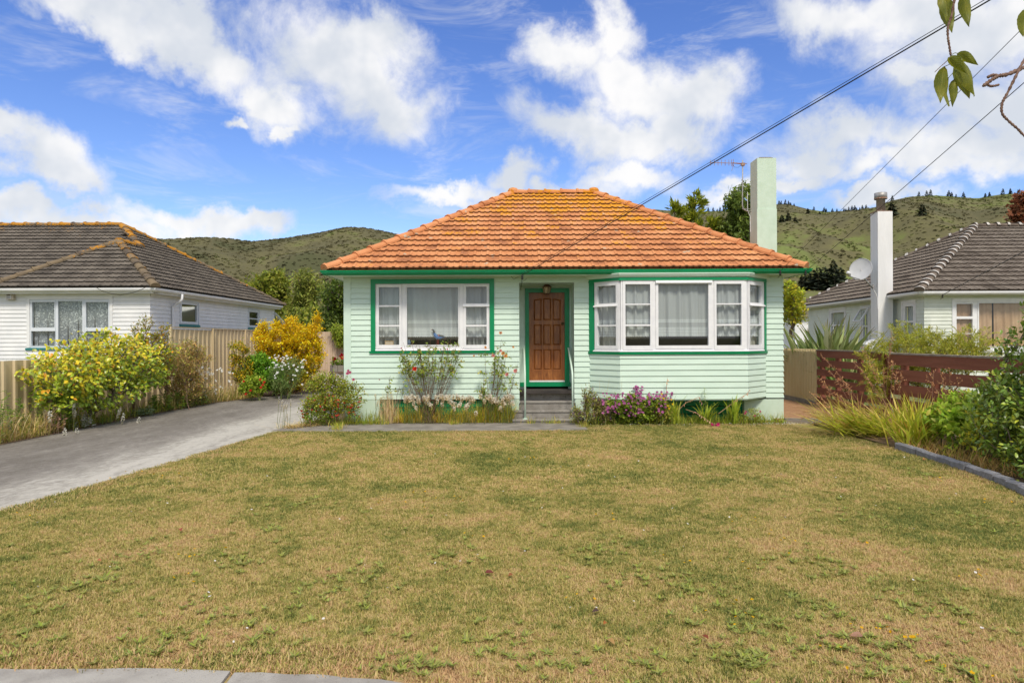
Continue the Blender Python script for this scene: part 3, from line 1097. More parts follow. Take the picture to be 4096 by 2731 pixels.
def lace_material(name, tone, op, bands, motif=None, scallop=26.0):
    """net curtain: sheer cloth with denser lace bands, uv in metres (s, height above the hem)"""
    m = bpy.data.materials.new(name)
    m.use_nodes = True
    t = m.node_tree
    t.nodes.clear()
    g = NT(t)
    uv = g.n('ShaderNodeUVMap')
    sp = g.n('ShaderNodeSeparateXYZ', _0=uv.outputs[0])
    s_, z_ = sp.outputs[0], sp.outputs[1]
    o = op
    tri = g.m('ABSOLUTE', g.m('SUBTRACT', g.m('FRACT', g.m('MULTIPLY', s_, scallop)), 0.5))   # 0..0.5
    for (z0, z1, dens) in bands:
        top = g.m('ADD', z1 - 0.02, g.m('MULTIPLY', tri, 0.045))
        inb = g.m('MULTIPLY', g.m('GREATER_THAN', z_, z0), g.m('LESS_THAN', z_, top))
        dots = g.m('MULTIPLY', g.m('SINE', g.m('MULTIPLY', s_, scallop * 6.2832)), g.m('SINE', g.m('MULTIPLY', z_, 98.0)))
        pat = g.ss(g.m('ABSOLUTE', dots), 0.15, 0.75, dens, dens * 0.55)
        o = g.m('MAXIMUM', o, g.m('MULTIPLY', inb, pat))
    if motif:
        v = g.noise(uv.outputs[0], motif, 2, 0.5, 1.5)
        o = g.m('MAXIMUM', o, g.ss(g.m('ABSOLUTE', g.m('SUBTRACT', v, 0.5)), 0.045, 0.015, 0.0, 0.9))
    tcol = g.mix(g.ss(o, op + 0.05, 0.9), tone, (0.95, 0.95, 0.94))
    df = g.n('ShaderNodeBsdfDiffuse', Color=tcol)
    tl = g.n('ShaderNodeBsdfTranslucent', Color=tcol)
    mx = g.n('ShaderNodeMixShader', _0=0.3, _1=df, _2=tl)
    tr = g.n('ShaderNodeBsdfTransparent')
    mo = g.n('ShaderNodeMixShader', _0=o, _1=tr, _2=mx)
    g.n('ShaderNodeOutputMaterial', Surface=mo)
    return m


def curtain(name, label, fr, s0, s1, z0, z1, d, mat, folds=26, amp=0.018, hem=0.014, scallop=26.0, seed=1, parent=None, group=None, rows=6):
    r = random.Random(seed)
    n = max(40, int((s1 - s0) * 130))
    ph = [r.uniform(0, 6.28) for _ in range(4)]
    V, UV = [], []
    for j in range(rows + 1):
        t = j / rows
        for i in range(n + 1):
            s = s0 + (s1 - s0) * i / n
            a = s * folds
            off = amp * (0.5 + 0.5 * (1 - t)) * (math.sin(a * 2 + ph[0] + 1.3 * math.sin(a * 0.6 + ph[1])) + 0.5 * math.sin(a * 4.3 + ph[2] + t))
            tri = abs((s * scallop) % 1 - 0.5) * 2
            zz = z0 + (z1 - z0) * t + (hem * tri if j == 0 else 0)
            V.append(tuple(fr.p(s + 0.006 * math.sin(a * 3 + ph[3]) * (1 - t), -d + off, zz)))
            UV.append((s, zz - z0))
    me = bpy.data.meshes.new(name)
    me.from_pydata(V, [], [(j * (n + 1) + i, j * (n + 1) + i + 1, (j + 1) * (n + 1) + i + 1, (j + 1) * (n + 1) + i) for j in range(rows) for i in range(n)])
    ul = me.uv_layers.new(name='UVMap')
    for l in me.loops:
        ul.data[l.index].uv = UV[l.vertex_index]
    me.materials.append(mat)
    me.shade_smooth()
    o = link(name, me, parent)
    if label:
        tag(o, label, 'curtain', group)
    return o


# ================================================================== the mint green house
F0, XL, XR, YB = 14.95, -3.65, 5.92, 21.85
ZB, ZT = 0.50, 3.17
house = thing('weatherboard_house', 'mint green weatherboard house with orange tiled hip roof and bay window', 'house', (1.1, F0, 0))
FRT = Fr((0, F0, 0), (1, 0, 0), (0, -1, 0))


def rz(x0, y0, x1, y1, Y=F0, o=(1350, 1050), k=2.24):
    sx0, sx1, sy0, sy1 = o[0] + x0 / k, o[0] + x1 / k, o[1] + y0 / k, o[1] + y1 / k
    a, b, c, d_ = at(sx0, sy0, Y), at(sx1, sy1, Y), at((sx0 + sx1) / 2, sy0, Y), at((sx0 + sx1) / 2, sy1, Y)
    return (a.x, b.x, d_.z, c.z)


# --- openings in the front wall
wr = rz(340, 190, 1365, 787)
C1 = 0.10
win_open = (wr[0] - 0.05, wr[1] + 0.05, wr[2] - 0.03, wr[3] + 0.05)
RX0, RX1, RZ0, RZ1, RD = 0.16, 1.358, 0.40, 3.03, 0.80
rec_open = (RX0, RX1, RZ0 - 0.5, RZ1)
BX0, BX1, BF0, BF1, BD = 1.708, 5.545, 2.275, 4.945, 0.60
bay_open = (BX0, BX1, 0.4, 3.17)
ops = [win_open, rec_open, bay_open]
fw = wall_core('front_wall', house, FRT, XL, RX1, ZB, ZT, ops, DARK)
boards(fw, FRT, XL + 0.12, RX1, ZB, ZT, ops, 0.116, MINT, 0, 0)
fw2 = wall_core('front_wall', house, FRT, RX1, BX0, ZB, ZT, ops, DARK)
boards(fw2, FRT, RX1, BX0, ZB, ZT, ops, 0.116, MINT, 0, 0)
fw3 = wall_core('front_wall', house, FRT, BX1, XR, ZB, ZT, ops, DARK)
boards(fw3, FRT, BX1, XR, ZB, ZT, ops, 0.116, MINT, 0, 1.0)
MB().fbox(FRT, XL - 0.028, XL + 0.13, -0.15, 0.03, ZB - 0.02, ZT).build('corner_board', MINT, house)
# sides and back (plain board walls)
FRR = Fr((XR, F0, 0), (0, 1, 0), (1, 0, 0))
rw = wall_core('side_wall', house, FRR, 0, YB - F0, ZB, ZT, [], DARK)
boards(rw, FRR, 0, YB - F0, ZB, ZT, [], 0.116, MINT, 1.0, 0)
FRL = Fr((XL, YB, 0), (0, -1, 0), (-1, 0, 0))
lw = wall_core('side_wall', house, FRL, 0, YB - F0 - 0.12, ZB, ZT, [], DARK)
boards(lw, FRL, 0, YB - F0 - 0.12, ZB, ZT, [], 0.116, MINT)
MB().box(XL + 0.1, XR - 0.1, YB - 0.1, YB, ZB, ZT).build('back_wall', MINT, house)
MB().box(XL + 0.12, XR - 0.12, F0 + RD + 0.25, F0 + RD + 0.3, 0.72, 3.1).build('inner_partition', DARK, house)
MB().box(XL + 0.12, XR - 0.12, F0 + 0.12, YB - 0.12, 0.60, 0.66).build('floor_boards', DARK, house)
# recess of the porch
MB().box(RX0 - 0.11, RX0, F0 + 0.0, F0 + RD, 0.40, RZ1).build('porch_side', MINT, house)
FRP = Fr((RX1, F0 + RD, 0), (0, -1, 0), (-1, 0, 0))
ps = MB().box(RX1 + 0.012, RX1 + 0.11, F0 + 0.0, F0 + RD, 0.40, RZ1).build('porch_side', MINT, house)
MB().box(RX0 - 0.11, RX1 + 0.11, F0 - 0.02, F0 + RD + 0.1, RZ1, RZ1 + 0.03).build('porch_ceiling', MINT, house)
DY = F0 + RD
FRD = Fr((0, DY, 0), (1, 0, 0), (0, -1, 0))
dr = rz(1715, 270, 2037, 1055, DY)
fr_ = rz(1680, 232, 2077, 1108, DY)
pb = MB().holed(FRD, RX0 - 0.1, RX1 + 0.1, -0.1, 0.0, 0.40, RZ1, [(fr_[0] + 0.02, fr_[1] - 0.02, 0.0, fr_[3] - 0.02)]).build('porch_back', MINT, house)

# --- front door
WOOD = bpy.data.materials.new('varnished door timber')
WOOD.use_nodes = True
WOOD.node_tree.nodes.clear()
g = NT(WOOD.node_tree)
pos = g.n('ShaderNodeNewGeometry').outputs['Position']
gr = g.noise(g.mapv(pos, scale=(5, 5, 0.7)), 2.4, 6, 0.7, 1.2)
gr2 = g.noise(g.mapv(pos, scale=(60, 60, 2)), 3.0, 3, 0.6)
cw = g.ramp(gr, [(0.32, (0.15, 0.042, 0.010)), (0.5, (0.28, 0.092, 0.021)), (0.70, (0.46, 0.175, 0.045))])
cw = g.mix(g.ss(gr2, 0.55, 0.7, 0, 0.5), cw, (0.15, 0.048, 0.016))
b = g.n('ShaderNodeBsdfPrincipled', Base_Color=cw, Roughness=0.36)
g.n('ShaderNodeOutputMaterial', Surface=b)
DOORWOOD = WOOD
dm = MB()
x0, x1, z0, z1 = dr
cols = [rz(1755, 0, 1828, 1, DY)[:2], rz(1840, 0, 1914, 1, DY)[:2], rz(1926, 0, 2000, 1, DY)[:2]]
rws = [rz(0, 325, 1, 525, DY)[2:], rz(0, 562, 1, 748, DY)[2:], rz(0, 785, 1, 970, DY)[2:]]
holes = [(c[0], c[1], q[0], q[1]) for c in cols for q in rws]
dm.holed(FRD, x0, x1, -0.055, -0.02, z0, z1, holes)
door = dm.build('front_door', DOORWOOD, house)
tag(door, 'varnished brown panelled front door')
for ci, c in enumerate(cols):
    for qi, q in enumerate(rws):
        pm = MB()
        w_, h_ = c[1] - c[0], q[1] - q[0]
        arch = 0.0
        N = 8
        def ring(inset, d, lift):
            pts = [(c[0] + inset, q[0] + inset), (c[1] - inset, q[0] + inset)]
            for k in range(N + 1):
                t = k / N
                xx = c[1] - inset - (w_ - 2 * inset) * t
                zz = q[1] - inset
                if qi == 0:      # the top row of panels follows an arch
                    gx = (xx - (x0 + x1) / 2) / ((x1 - x0) / 2)
                    zz = q[1] - inset - 0.055 * gx * gx * 1.4
                pts.append((xx, zz))
            return [FRD.p(a, d, z) for a, z in pts]
        r0, r1, r2 = ring(0.0, -0.021, 0), ring(0.016, -0.036, 0), ring(0.034, -0.018, 0)
        for A_, B_ in ((r0, r1), (r1, r2)):
            for k in range(len(A_)):
                pm.quad(A_[k], A_[(k + 1) % len(A_)], B_[(k + 1) % len(A_)], B_[k])
        pm.quad(*r2)
        if qi == 0:
            tops = r0[2:]
            for k in range(N):
                a_, b_ = tops[k], tops[k + 1]
                pm.quad(a_, (a_.x, a_.y, q[1] + 0.001), (b_.x, b_.y, q[1] + 0.001), b_)
        pm.build('door_panel', DOORWOOD, door)
kn = at(1350 + 2015 / 2.24, 1050 + 547 / 2.24, DY)
BRASS = material('dark brass', (0.12, 0.075, 0.03), (0.16, 0.10, 0.04), 20, 0.4, metal=0.8)
MB().lathe([(0.030, 0), (0.030, 0.006), (0.012, 0.012), (0.012, 0.04), (0.026, 0.05), (0.032, 0.065), (0.026, 0.082), (0.004, 0.088)], (kn.x, DY + 0.02, kn.z), 14, (0, -1, 0)).build('door_knob', BRASS, door, True)
MB().fbox(FRD, x0 + 0.002, x1 - 0.002, -0.05, 0.006, z0 - 0.035, z0 - 0.001).build('weather_strip', WHITE, door)
cs = MB()
cs.fbox(FRD, fr_[0], x0 - 0.002, -0.06, 0.035, z0 - 0.04, fr_[3])
cs.fbox(FRD, x1 + 0.002, fr_[1], -0.06, 0.035, z0 - 0.04, fr_[3])
cs.fbox(FRD, x0 - 0.002, x1 + 0.002, -0.06, 0.033, z1 + 0.003, fr_[3])
cs.build('door_frame', GREEN, house)
MB().fbox(FRD, RX0 + 0.02, RX1 - 0.02, -0.06, 0.06, fr_[2], z0 - 0.041).build('door_threshold', GREEN, house)

# --- steps with their landing
st_ = []
for i, (a, b_, yf, z0_, z1_) in enumerate([(RX0 + 0.003, RX1 - 0.003, 15.25, 0.44, 0.62), (RX0 - 0.11, RX1 + 0.05, 15.0, 0.26, 0.438), (RX0 - 0.14, RX1 + 0.06, 14.78, 0.09, 0.258), (RX0 - 0.16, RX1 + 0.08, 14.60, -0.05, 0.088)]):
    yb_ = DY - 0.002 if i == 0 else 15.6
    mb = MB()          # riser block with a worn, slightly projecting tread edge
    pf2 = [(yb_, z0_), (yf, z0_), (yf - 0.004, z1_ - 0.045), (yf - 0.022, z1_ - 0.038), (yf - 0.024, z1_ - 0.012), (yf - 0.012, z1_), (yb_, z1_)]
    n_ = len(pf2)
    mb.v = [(a, y_, z_) for y_, z_ in pf2] + [(b_, y_, z_) for y_, z_ in pf2]
    mb.f = [(k, (k + 1) % n_, n_ + (k + 1) % n_, n_ + k) for k in range(n_)] + [tuple(reversed(range(n_))), tuple(range(n_, 2 * n_))]
    st_.append(mb)
sroot = thing('porch_steps', 'grey concrete steps leading up to the front door', 'steps', (0.76, 14.6, 0))
for mb in st_:
    mb.build('step', CONC, sroot)
mt = MB().box(0.40, 1.16, 15.32, 15.66, 0.622, 0.638).build('door_mat', material('brown coir mat', (0.09, 0.07, 0.055), (0.13, 0.10, 0.08), 30, 1.0))
tag(mt, 'small dark door mat on the top step', 'mat')
for (nm, px, sgn, lab) in (('handrail', 0.275, 1, 'pale green pipe handrail on the side of the roses'), ('handrail', 1.295, -1, 'pale green pipe handrail on the side of the bay window')):
    h = thing(nm, lab, 'handrail', (px, 14.64, 0.09), 'porch handrails')
    MB().tube([(px, 14.64, 0.09), (px, 14.64, 0.9), (px, 14.655, 1.02), (px, 14.70, 1.09), (px, 15.2, 1.36), (px, 15.66, 1.585), (px, 15.70, 1.59), (px, DY - 0.01, 1.59)], 0.021, 8).build('rail', MINT, h, True)
    MB().lathe([(0.055, 0), (0.055, 0.012), (0.026, 0.02)], (px, 14.64, 0.089), 12).build('base_flange', MINT, h)
    MB().box(px - 0.04, px + 0.04, DY - 0.022, DY - 0.002, 1.50, 1.66).build('wall_bracket', MINT, h)

# --- left window
def pr(x0, y0, x1, y1):
    return rz(x0, y0, x1, y1)


sash_l = (*rz(345, 193, 590, 784),)
lw_panes = [pr(372, 222, 555, 383), pr(372, 397, 555, 560), pr(372, 573, 555, 737)]
cw_panes = [pr(622, 222, 1083, 737)]
rt = [pr(1152, 217, 1337, 367)]
rb = [pr(1152, 397, 1337, 558), pr(1152, 573, 1337, 737)]
W1 = window(house, FRT, wr, [(*rz(346, 196, 580, 770), lw_panes), (*rz(612, 212, 1093, 748), cw_panes), (*rz(1130, 196, 1360, 392), rt), (*rz(1130, 393, 1360, 770), rb)], C1, WHITE, GREEN, 0.058)
# hood over the little top light and a subsill
MB().extr(FRT, [(0.02, wr[2] - 0.0), (0.058, wr[2] - 0.0), (0.05, wr[2] + 0.02), (0.02, wr[2] + 0.025)], wr[0], wr[1]).build('window_frame', WHITE, W1)
hz = rz(1126, 368, 1362, 395)
MB().extr(FRT, [(0.024, hz[2] + 0.01), (0.05, hz[2] + 0.0), (0.045, hz[2] + 0.02), (0.024, hz[3] - 0.01)], hz[0], hz[1]).build('glazing_bar', WHITE, W1)

LACE_A = lace_material('grey net lace', (0.68, 0.68, 0.69), 0.82, [(0.0, 0.215, 1.0), (0.30, 0.385, 1.0)])
LACE_B = lace_material('cream net lace', (0.68, 0.68, 0.67), 0.82, [(0.0, 0.215, 1.0), (0.30, 0.385, 1.0)])
HEM = rz(0, 668, 1, 669)[3]
for (a, b_, sd, lab) in ((364, 562, 3, 'narrow lace net curtain in the three-pane sash beside the house corner'), (614, 1090, 4, 'wide lace net curtain behind the bird ornament'), (1145, 1345, 5, 'narrow lace net curtain in the sash beside the porch')):
    q = rz(a, 210, b_, 668)
    curtain('net_curtain', lab, FRT, q[0], q[1], q[2], q[3], 0.15, LACE_A, 9 if b_ - a > 300 else 14, 0.03, seed=sd)
DRAPE = material('grey drape cloth', (0.22, 0.21, 0.20), (0.30, 0.29, 0.28), 3, 0.95)
for (a, b_, sd, lab) in ((366, 565, 8, 'grey drape hanging under the net in the sash beside the house corner'), (1146, 1345, 9, 'grey drape hanging under the net in the sash beside the porch')):
    q = rz(a, 300, b_, 745)
    curtain('drape', lab, FRT, q[0], q[1], q[2], q[3], 0.24, DRAPE, 30, 0.03, 0, seed=sd)
# interior ledge
MB().fbox(FRT, wr[0], wr[1], -0.26, -0.062, wr[2] + 0.05, wr[2] + 0.085).build('window_frame', WHITE, W1)

# --- bay window
bay_frames = []
pts_b = [(BX0, F0), (BF0, F0 - BD), (BF1, F0 - BD), (BX1, F0)]
for A_, B_ in zip(pts_b[:-1], pts_b[1:]):
    A3, B3 = Vector((*A_, 0)), Vector((*B_, 0))
    e_ = (B3 - A3).normalized()
    n_ = Vector((e_.y, -e_.x, 0))
    bay_frames.append((Fr(A3, e_, n_), (B3 - A3).length))
MT = math.tan(R(45) / 2) if abs(BD - (BF0 - BX0)) < 0.2 else 0.4
BZB = 0.53
zs = lambda y: at(2734, 1050 + y / 2.24, F0 - BD).z
gw0, gw1 = zs(795), zs(160)          # white frame bottom and top
ghead = zs(131)
bayw = []
zp = [(zs(742), zs(567)), (zs(553), zs(378)), (zs(367), zs(193))]


def sx_front(x):
    return at(2200 + x / 2.24, 1300, F0 - BD).x - BF0


def facet_s(fr, x):
    """where the sight line through photo column x meets an angled facet"""
    S = 2200 + x / 2.24
    k = (S - CXP) / FPX
    # X = k*Y on the facet O + e*s
    return (k * fr.O.y - fr.O.x) / (fr.e.x - k * fr.e.y)


for i, (fr, L) in enumerate(bay_frames):
    m0 = MT if i > 0 else -MT
    m1 = MT if i < 2 else -MT
    opn = [(0.02 if i != 1 else 0.0, L - 0.02 if i != 1 else L, gw0 - 0.03, 3.3)]
    bw = wall_core('bay_wall', house, fr, 0, L, BZB, gw0 - 0.05, [], DARK, -0.09, -0.011)
    boards(bw, fr, 0, L, BZB, gw0 - 0.02, [], 0.116, MINT, m0, m1)
    bayw.append(bw)
    MB().fbox(fr, 0, L, -0.1, -0.02, 2.98, 3.16, 0, 0).build('bay_lintel', DARK, house)
fr, L = bay_frames[0]
sa, sb = facet_s(fr, 402), L - 0.0
g0, g1 = facet_s(fr, 430), facet_s(fr, 597)
cut1 = (zs(385) + zs(360)) / 2
WB1 = window(house, fr, (sa, L - 0.012, gw0, gw1), [(sa + 0.012, L - 0.04, cut1, gw1 - 0.03, [(g0, g1, zs(358), zs(198))]), (sa + 0.012, L - 0.04, gw0 + 0.045, cut1, [(g0, g1, zs(553), zs(388)), (g0, g1, zs(742), zs(567))])], 0, WHITE, WHITE, None)
MB().extr(fr, [(0.024, cut1 - 0.03), (0.055, cut1 - 0.036), (0.05, cut1 - 0.012), (0.024, cut1 + 0.005)], sa, L - 0.05).build('glazing_bar', WHITE, WB1)
fr, L = bay_frames[1]
fa = [sx_front(v) for v in (650, 675, 897, 922, 945, 970, 1418, 1450, 1468, 1490, 1713, 1742)]
WB2 = window(house, fr, (0.012, L - 0.012, gw0, gw1),
             [(fa[0], fa[3], gw0 + 0.035, gw1 - 0.015, [(fa[1], fa[2], *z) for z in zp]),
              (fa[4], fa[7], gw0 + 0.05, gw1 - 0.015, [(fa[5], fa[6], zs(742), zs(192))]),
              (fa[8], fa[11], gw0 + 0.035, gw1 - 0.015, [(fa[9], fa[10], *z) for z in zp])], 0, WHITE, WHITE, None)
MB().extr(fr, [(0.024, zs(186)), (0.06, zs(184)), (0.05, zs(163)), (0.024, zs(160))], fa[4], fa[7]).build('window_hood', WHITE, WB2)
fr, L = bay_frames[2]
g0, g1 = facet_s(fr, 1785), facet_s(fr, 1888)
sb = facet_s(fr, 1913)
WB3 = window(house, fr, (0.012, sb, gw0, gw1), [(0.04, sb - 0.012, cut1, gw1 - 0.03, [(g0, g1, zs(358), zs(198))]), (0.04, sb - 0.012, gw0 + 0.045, cut1, [(g0, g1, zs(553), zs(388)), (g0, g1, zs(742), zs(567))])], 0, WHITE, WHITE, None)
MB().extr(fr, [(0.024, cut1 - 0.03), (0.055, cut1 - 0.036), (0.05, cut1 - 0.012), (0.024, cut1 + 0.005)], 0.05, sb).build('glazing_bar', WHITE, WB3)
sill, head, corn, subs = MB(), MB(), MB(), MB()
for i, (fr, L) in enumerate(bay_frames):
    m0 = MT if i > 0 else -MT
    m1 = MT if i < 2 else -MT
    a, b_ = (0, L)
    if i == 0:
        a = -0.03
    if i == 2:
        b_ = L + 0.03
    sill.extr(fr, [(-0.02, gw0 - 0.06), (0.05, gw0 - 0.06), (0.058, gw0 - 0.012), (0.0, gw0 - 0.004), (-0.02, gw0 - 0.004)], a, b_, m0, m1)
    head.extr(fr, [(-0.02, gw1 + 0.002), (0.035, gw1 + 0.002), (0.035, ghead), (-0.02, ghead)], a, b_, m0, m1)
    subs.extr(fr, [(-0.02, gw0 - 0.003), (0.045, gw0 - 0.003), (0.04, gw0 + 0.02), (0.013, gw0 + 0.028), (-0.02, gw0 + 0.028)], 0 if i else 0.1, L if i < 2 else L - 0.1, m0, m1)
    corn.extr(fr, [(-0.04, ghead + 0.002), (0.045, ghead + 0.002), (0.052, ghead + 0.018), (0.072, ghead + 0.032), (0.076, ghead + 0.055), (0.092, ghead + 0.065), (0.092, ghead + 0.088), (-0.04, ghead + 0.098)], -0.10 if i == 0 else 0, L + 0.10 if i == 2 else L, m0, m1)
sill.build('bay_sill', GREEN, house)
head.build('bay_head_trim', GREEN, house)
subs.build('bay_subsill', WHITE, house)
corn.build('bay_cornice', MINT, house)
# outer green posts of the bay
for (fr, L), s0_, s1_ in ((bay_frames[0], -0.0, facet_s(bay_frames[0][0], 400)), (bay_frames[2], facet_s(bay_frames[2][0], 1914), bay_frames[2][1])):
    MB().fbox(fr, s0_, s1_, -0.06, 0.034, gw0 - 0.002, gw1 + 0.001).build('bay_post', GREEN, house)
MB().prism([(x, y) for x, y in pts_b], BZB - 0.03, BZB - 0.002).build('bay_floor', MINT, house)
MB().prism([(x, y + 0.03) for x, y in pts_b], ghead + 0.06, ghead + 0.10).build('bay_ceiling', MINT, house)
zh = zs(665)
fr, L = bay_frames[1]
for (fi, a, b_, sd, fo, lab) in ((0, 0.02, None, 11, 16, 'lace net curtain in the angled side of the bay by the porch'), (1, fa[0], fa[3], 12, 15, 'lace net curtain in the bay casement nearest the porch'),
                                 (1, fa[4], fa[7], 13, 12, 'wide lace net curtain in the middle of the bay window'), (1, fa[8], fa[11], 14, 15, 'lace net curtain in the bay casement farther from the porch'), (2, 0.03, None, 15, 16, 'lace net curtain in the angled side of the bay by the chimney end')):
    fr, L = bay_frames[fi]
    curtain('net_curtain', lab, fr, a + 0.02, (b_ if b_ else L - 0.05) - 0.01, zh, gw1 - 0.04, 0.10, LACE_B, fo, 0.032, seed=sd)
DRAPEC = material('cream drape cloth', (0.42, 0.39, 0.34), (0.52, 0.49, 0.43), 3, 0.95)
for fi, lab in ((0, 'cream drape drawn back in the angled bay side by the porch'), (2, 'cream drape drawn back in the angled bay side by the chimney end')):
    fr, L = bay_frames[fi]
    curtain('drape', lab, fr, 0.06, L - 0.10, gw0 + 0.05, zs(560), 0.17, DRAPEC, 26, 0.02, 0, seed=20 + fi)

# --- base: concrete piers and green slatted skirting
pier = MB()
pier.box(XL - 0.01, XL + 0.75, F0 - 0.02, F0 + 0.3, -0.05, ZB - 0.004)
pier.build('concrete_pier', MINT2, house)
MB().box(XR - 0.85, XR + 0.012, F0 - 0.03, F0 + 0.6, -0.05, ZB - 0.03).build('concrete_pier', MINT2, house)
MB().hexa([(RX0 - 0.34, F0 - 0.02, 0.0), (RX0 - 0.02, F0 - 0.02, 0.0), (RX0 - 0.02, F0 + 0.5, 0.0), (RX0 - 0.34, F0 + 0.5, 0.0), (RX0 - 0.34, F0 - 0.02, ZB - 0.004), (RX0 - 0.01, F0 - 0.02, ZB - 0.004), (RX0 - 0.01, F0 + 0.5, ZB - 0.004), (RX0 - 0.34, F0 + 0.5, ZB - 0.004)]).build('concrete_pier', MINT2, house)
MB().box(RX1 + 0.03, RX1 + 0.40, F0 - 0.02, F0 + 0.5, 0.0, ZB - 0.004).build('concrete_pier', MINT2, house)
for (a, b_, y_) in ((XL + 0.75, RX0 - 0.34, F0 + 0.06), (RX1 + 0.40, XR - 0.85, F0 + 0.1)):
    for k in range(3):
        MB().box(a, b_, y_, y_ + 0.02, 0.48 - 0.165 * (k + 1), 0.48 - 0.165 * k - 0.018).build('skirting_board', GREEN, house)
for (a, b_, c_, d_) in ((XR - 0.012, XR + 0.008, F0 + 0.6, YB), (XL - 0.01, XL + 0.01, F0 + 0.3, YB)):
    MB().box(a, b_, c_, d_, -0.05, ZB - 0.01).build('side_foundation', MINT2, house)

# --- eaves, gutter, roof
EX0, EX1, EY0, EZ = -3.93, 6.20, 14.44, 3.285
HALF = (EX1 - EX0 - 2.17) / 2
EY1 = EY0 + 2 * HALF
RZ = 5.71
RY = EY0 + HALF
GX0, GX1 = EX0 - 0.085, EX1 + 0.115
MB().box(GX0 + 0.10, GX1 - 0.10, EY0 + 0.02, F0 + 0.03, ZT, ZT + 0.02).build('soffit', MINT, house)
MB().box(GX0 + 0.10, XL + 0.05, F0 + 0.031, YB + 0.4, ZT, ZT + 0.02).build('soffit', MINT, house)
MB().box(XR - 0.05, GX1 - 0.10, F0 + 0.031, YB + 0.4, ZT, ZT + 0.02).build('soffit', MINT, house)
GP = [(0.0, 3.255), (0.0, 3.165), (0.055, 3.165), (0.075, 3.185), (0.09, 3.205), (0.10, 3.212), (0.10, 3.228), (0.112, 3.235), (0.118, 3.262), (0.108, 3.262), (0.10, 3.245), (0.012, 3.20), (0.012, 3.255)]
for (O, e_, n_, L) in (((GX0 + 0.1, EY0 + 0.02, 0), (1, 0, 0), (0, -1, 0), GX1 - GX0 - 0.2), ((GX1 - 0.1, EY0 + 0.02, 0), (0, 1, 0), (1, 0, 0), 8.2), ((GX0 + 0.1, EY0 + 8.22, 0), (0, -1, 0), (-1, 0, 0), 8.2)):
    MB().extr(Fr(O, e_, n_), GP, 0, L, 1.0 if e_ != (0, -1, 0) else 0, 1.0 if e_ != (0, 1, 0) else 0).build('gutter', GREEN, house)
for sx in (2205, 2870):
    x = at(sx, 1090, EY0 - 0.1).x
    MB().extr(Fr((x, EY0 + 0.02, 0), (1, 0, 0), (0, -1, 0)), [(d * 1.03 + 0.001, z + (z - 3.21) * 0.04) for d, z in GP], -0.02, 0.02).build('gutter_joint', GREEN, house)
c00, c10, c01, c11 = Vector((EX0, EY0, EZ)), Vector((EX1, EY0, EZ)), Vector((EX0, EY1, EZ)), Vector((EX1, EY1, EZ))
r0, r1 = Vector((EX0 + HALF, RY, RZ)), Vector((EX1 - HALF, RY, RZ))
roof = deck('roof', CLAY, house, [(c00, c10, r1, r0), (c10, c11, r1), (c11, c01, r0, r1), (c01, c00, r0)])
slope_len = math.hypot(HALF, RZ - EZ)
TW, TP = (EX1 - EX0) / 36.0, slope_len / 16.0
nt_ = roof_slope(roof, [c00, c10, r1, r0], TW, TP, MARS, CLAY, 300, 0.046, 0.003)
print('front tiles', nt_)
for pl, bud in (([c10, c11, r1], 0), ([c11, c01, r0, r1], 0), ([c01, c00, r0], 0)):
    roof_slope(roof, pl, TW, TP, MARS, CLAY, bud, 0.034, 0.002)
up = Vector((0, 0, 0.03))
for k, (A_, B_) in enumerate(((c00, r0), (c10, r1), (c01, r0), (c11, r1))):
    ridge_caps(roof, A_ + up, B_ + up, 0.40, 0.125, 0.095, CLAYR, seed=k)
ridge_caps(roof, r0 + up, r1 + up, 0.40, 0.125, 0.10, CLAYR, seed=9)
for q in (r0, r1):
    MB().lathe([(0.15, -0.02), (0.15, 0.06), (0.11, 0.12), (0.03, 0.145)], q + up, 10).build('ridge_tile', CLAYR, roof)

# --- chimney of the mint house
CY0, CY1 = 16.3, 16.77
cxa, cxb = at(3030, 900, CY0).x, at(3106, 900, CY0).x
zt_ = at(3068, 632, CY0).z
zm_ = at(3068, 836, CY0).z
ch = MB().box(cxa, cxb, CY0, CY1, zm_ + 0.001, zt_).build('chimney', MINT2, house)
MB().box(cxa - 0.012, cxb + 0.006, CY0 - 0.012, CY1 + 0.01, 0.0, zm_).build('chimney_base', MINT2, ch)
MB().hexa([(cxa + 0.03, CY0 + 0.03, zt_), (cxb - 0.03, CY0 + 0.03, zt_), (cxb - 0.03, CY1 - 0.03, zt_), (cxa + 0.03, CY1 - 0.03, zt_), (cxa + 0.09, CY0 + 0.1, zt_ + 0.045), (cxb - 0.09, CY0 + 0.1, zt_ + 0.045), (cxb - 0.09, CY1 - 0.1, zt_ + 0.045), (cxa + 0.09, CY1 - 0.1, zt_ + 0.045)]).build('chimney_cap', IRON, ch)

# ================================================================== the neighbour's white house
HL = thing('white_house', 'white weatherboard house with dark tiled roof behind the beige fence', 'house', (-13, 20.3, 0))
LX, LF, LEZ = -10.75, 20.26, 3.36
GLX, GLF = -10.40, 19.9
SL = 0.68
LE = GLX
FRLF = Fr((0, LF, 0), (1, 0, 0), (0, -1, 0))
z1r = lambda x, y, Y: at(x / 1.568, 800 + y / 1.568, Y)
lz0, lz1 = 0.55, 3.30


def rl(x0, y0, x1, y1):
    k = 1.568
    return rz(x0, y0, x1, y1, LF, (0, 800), k)


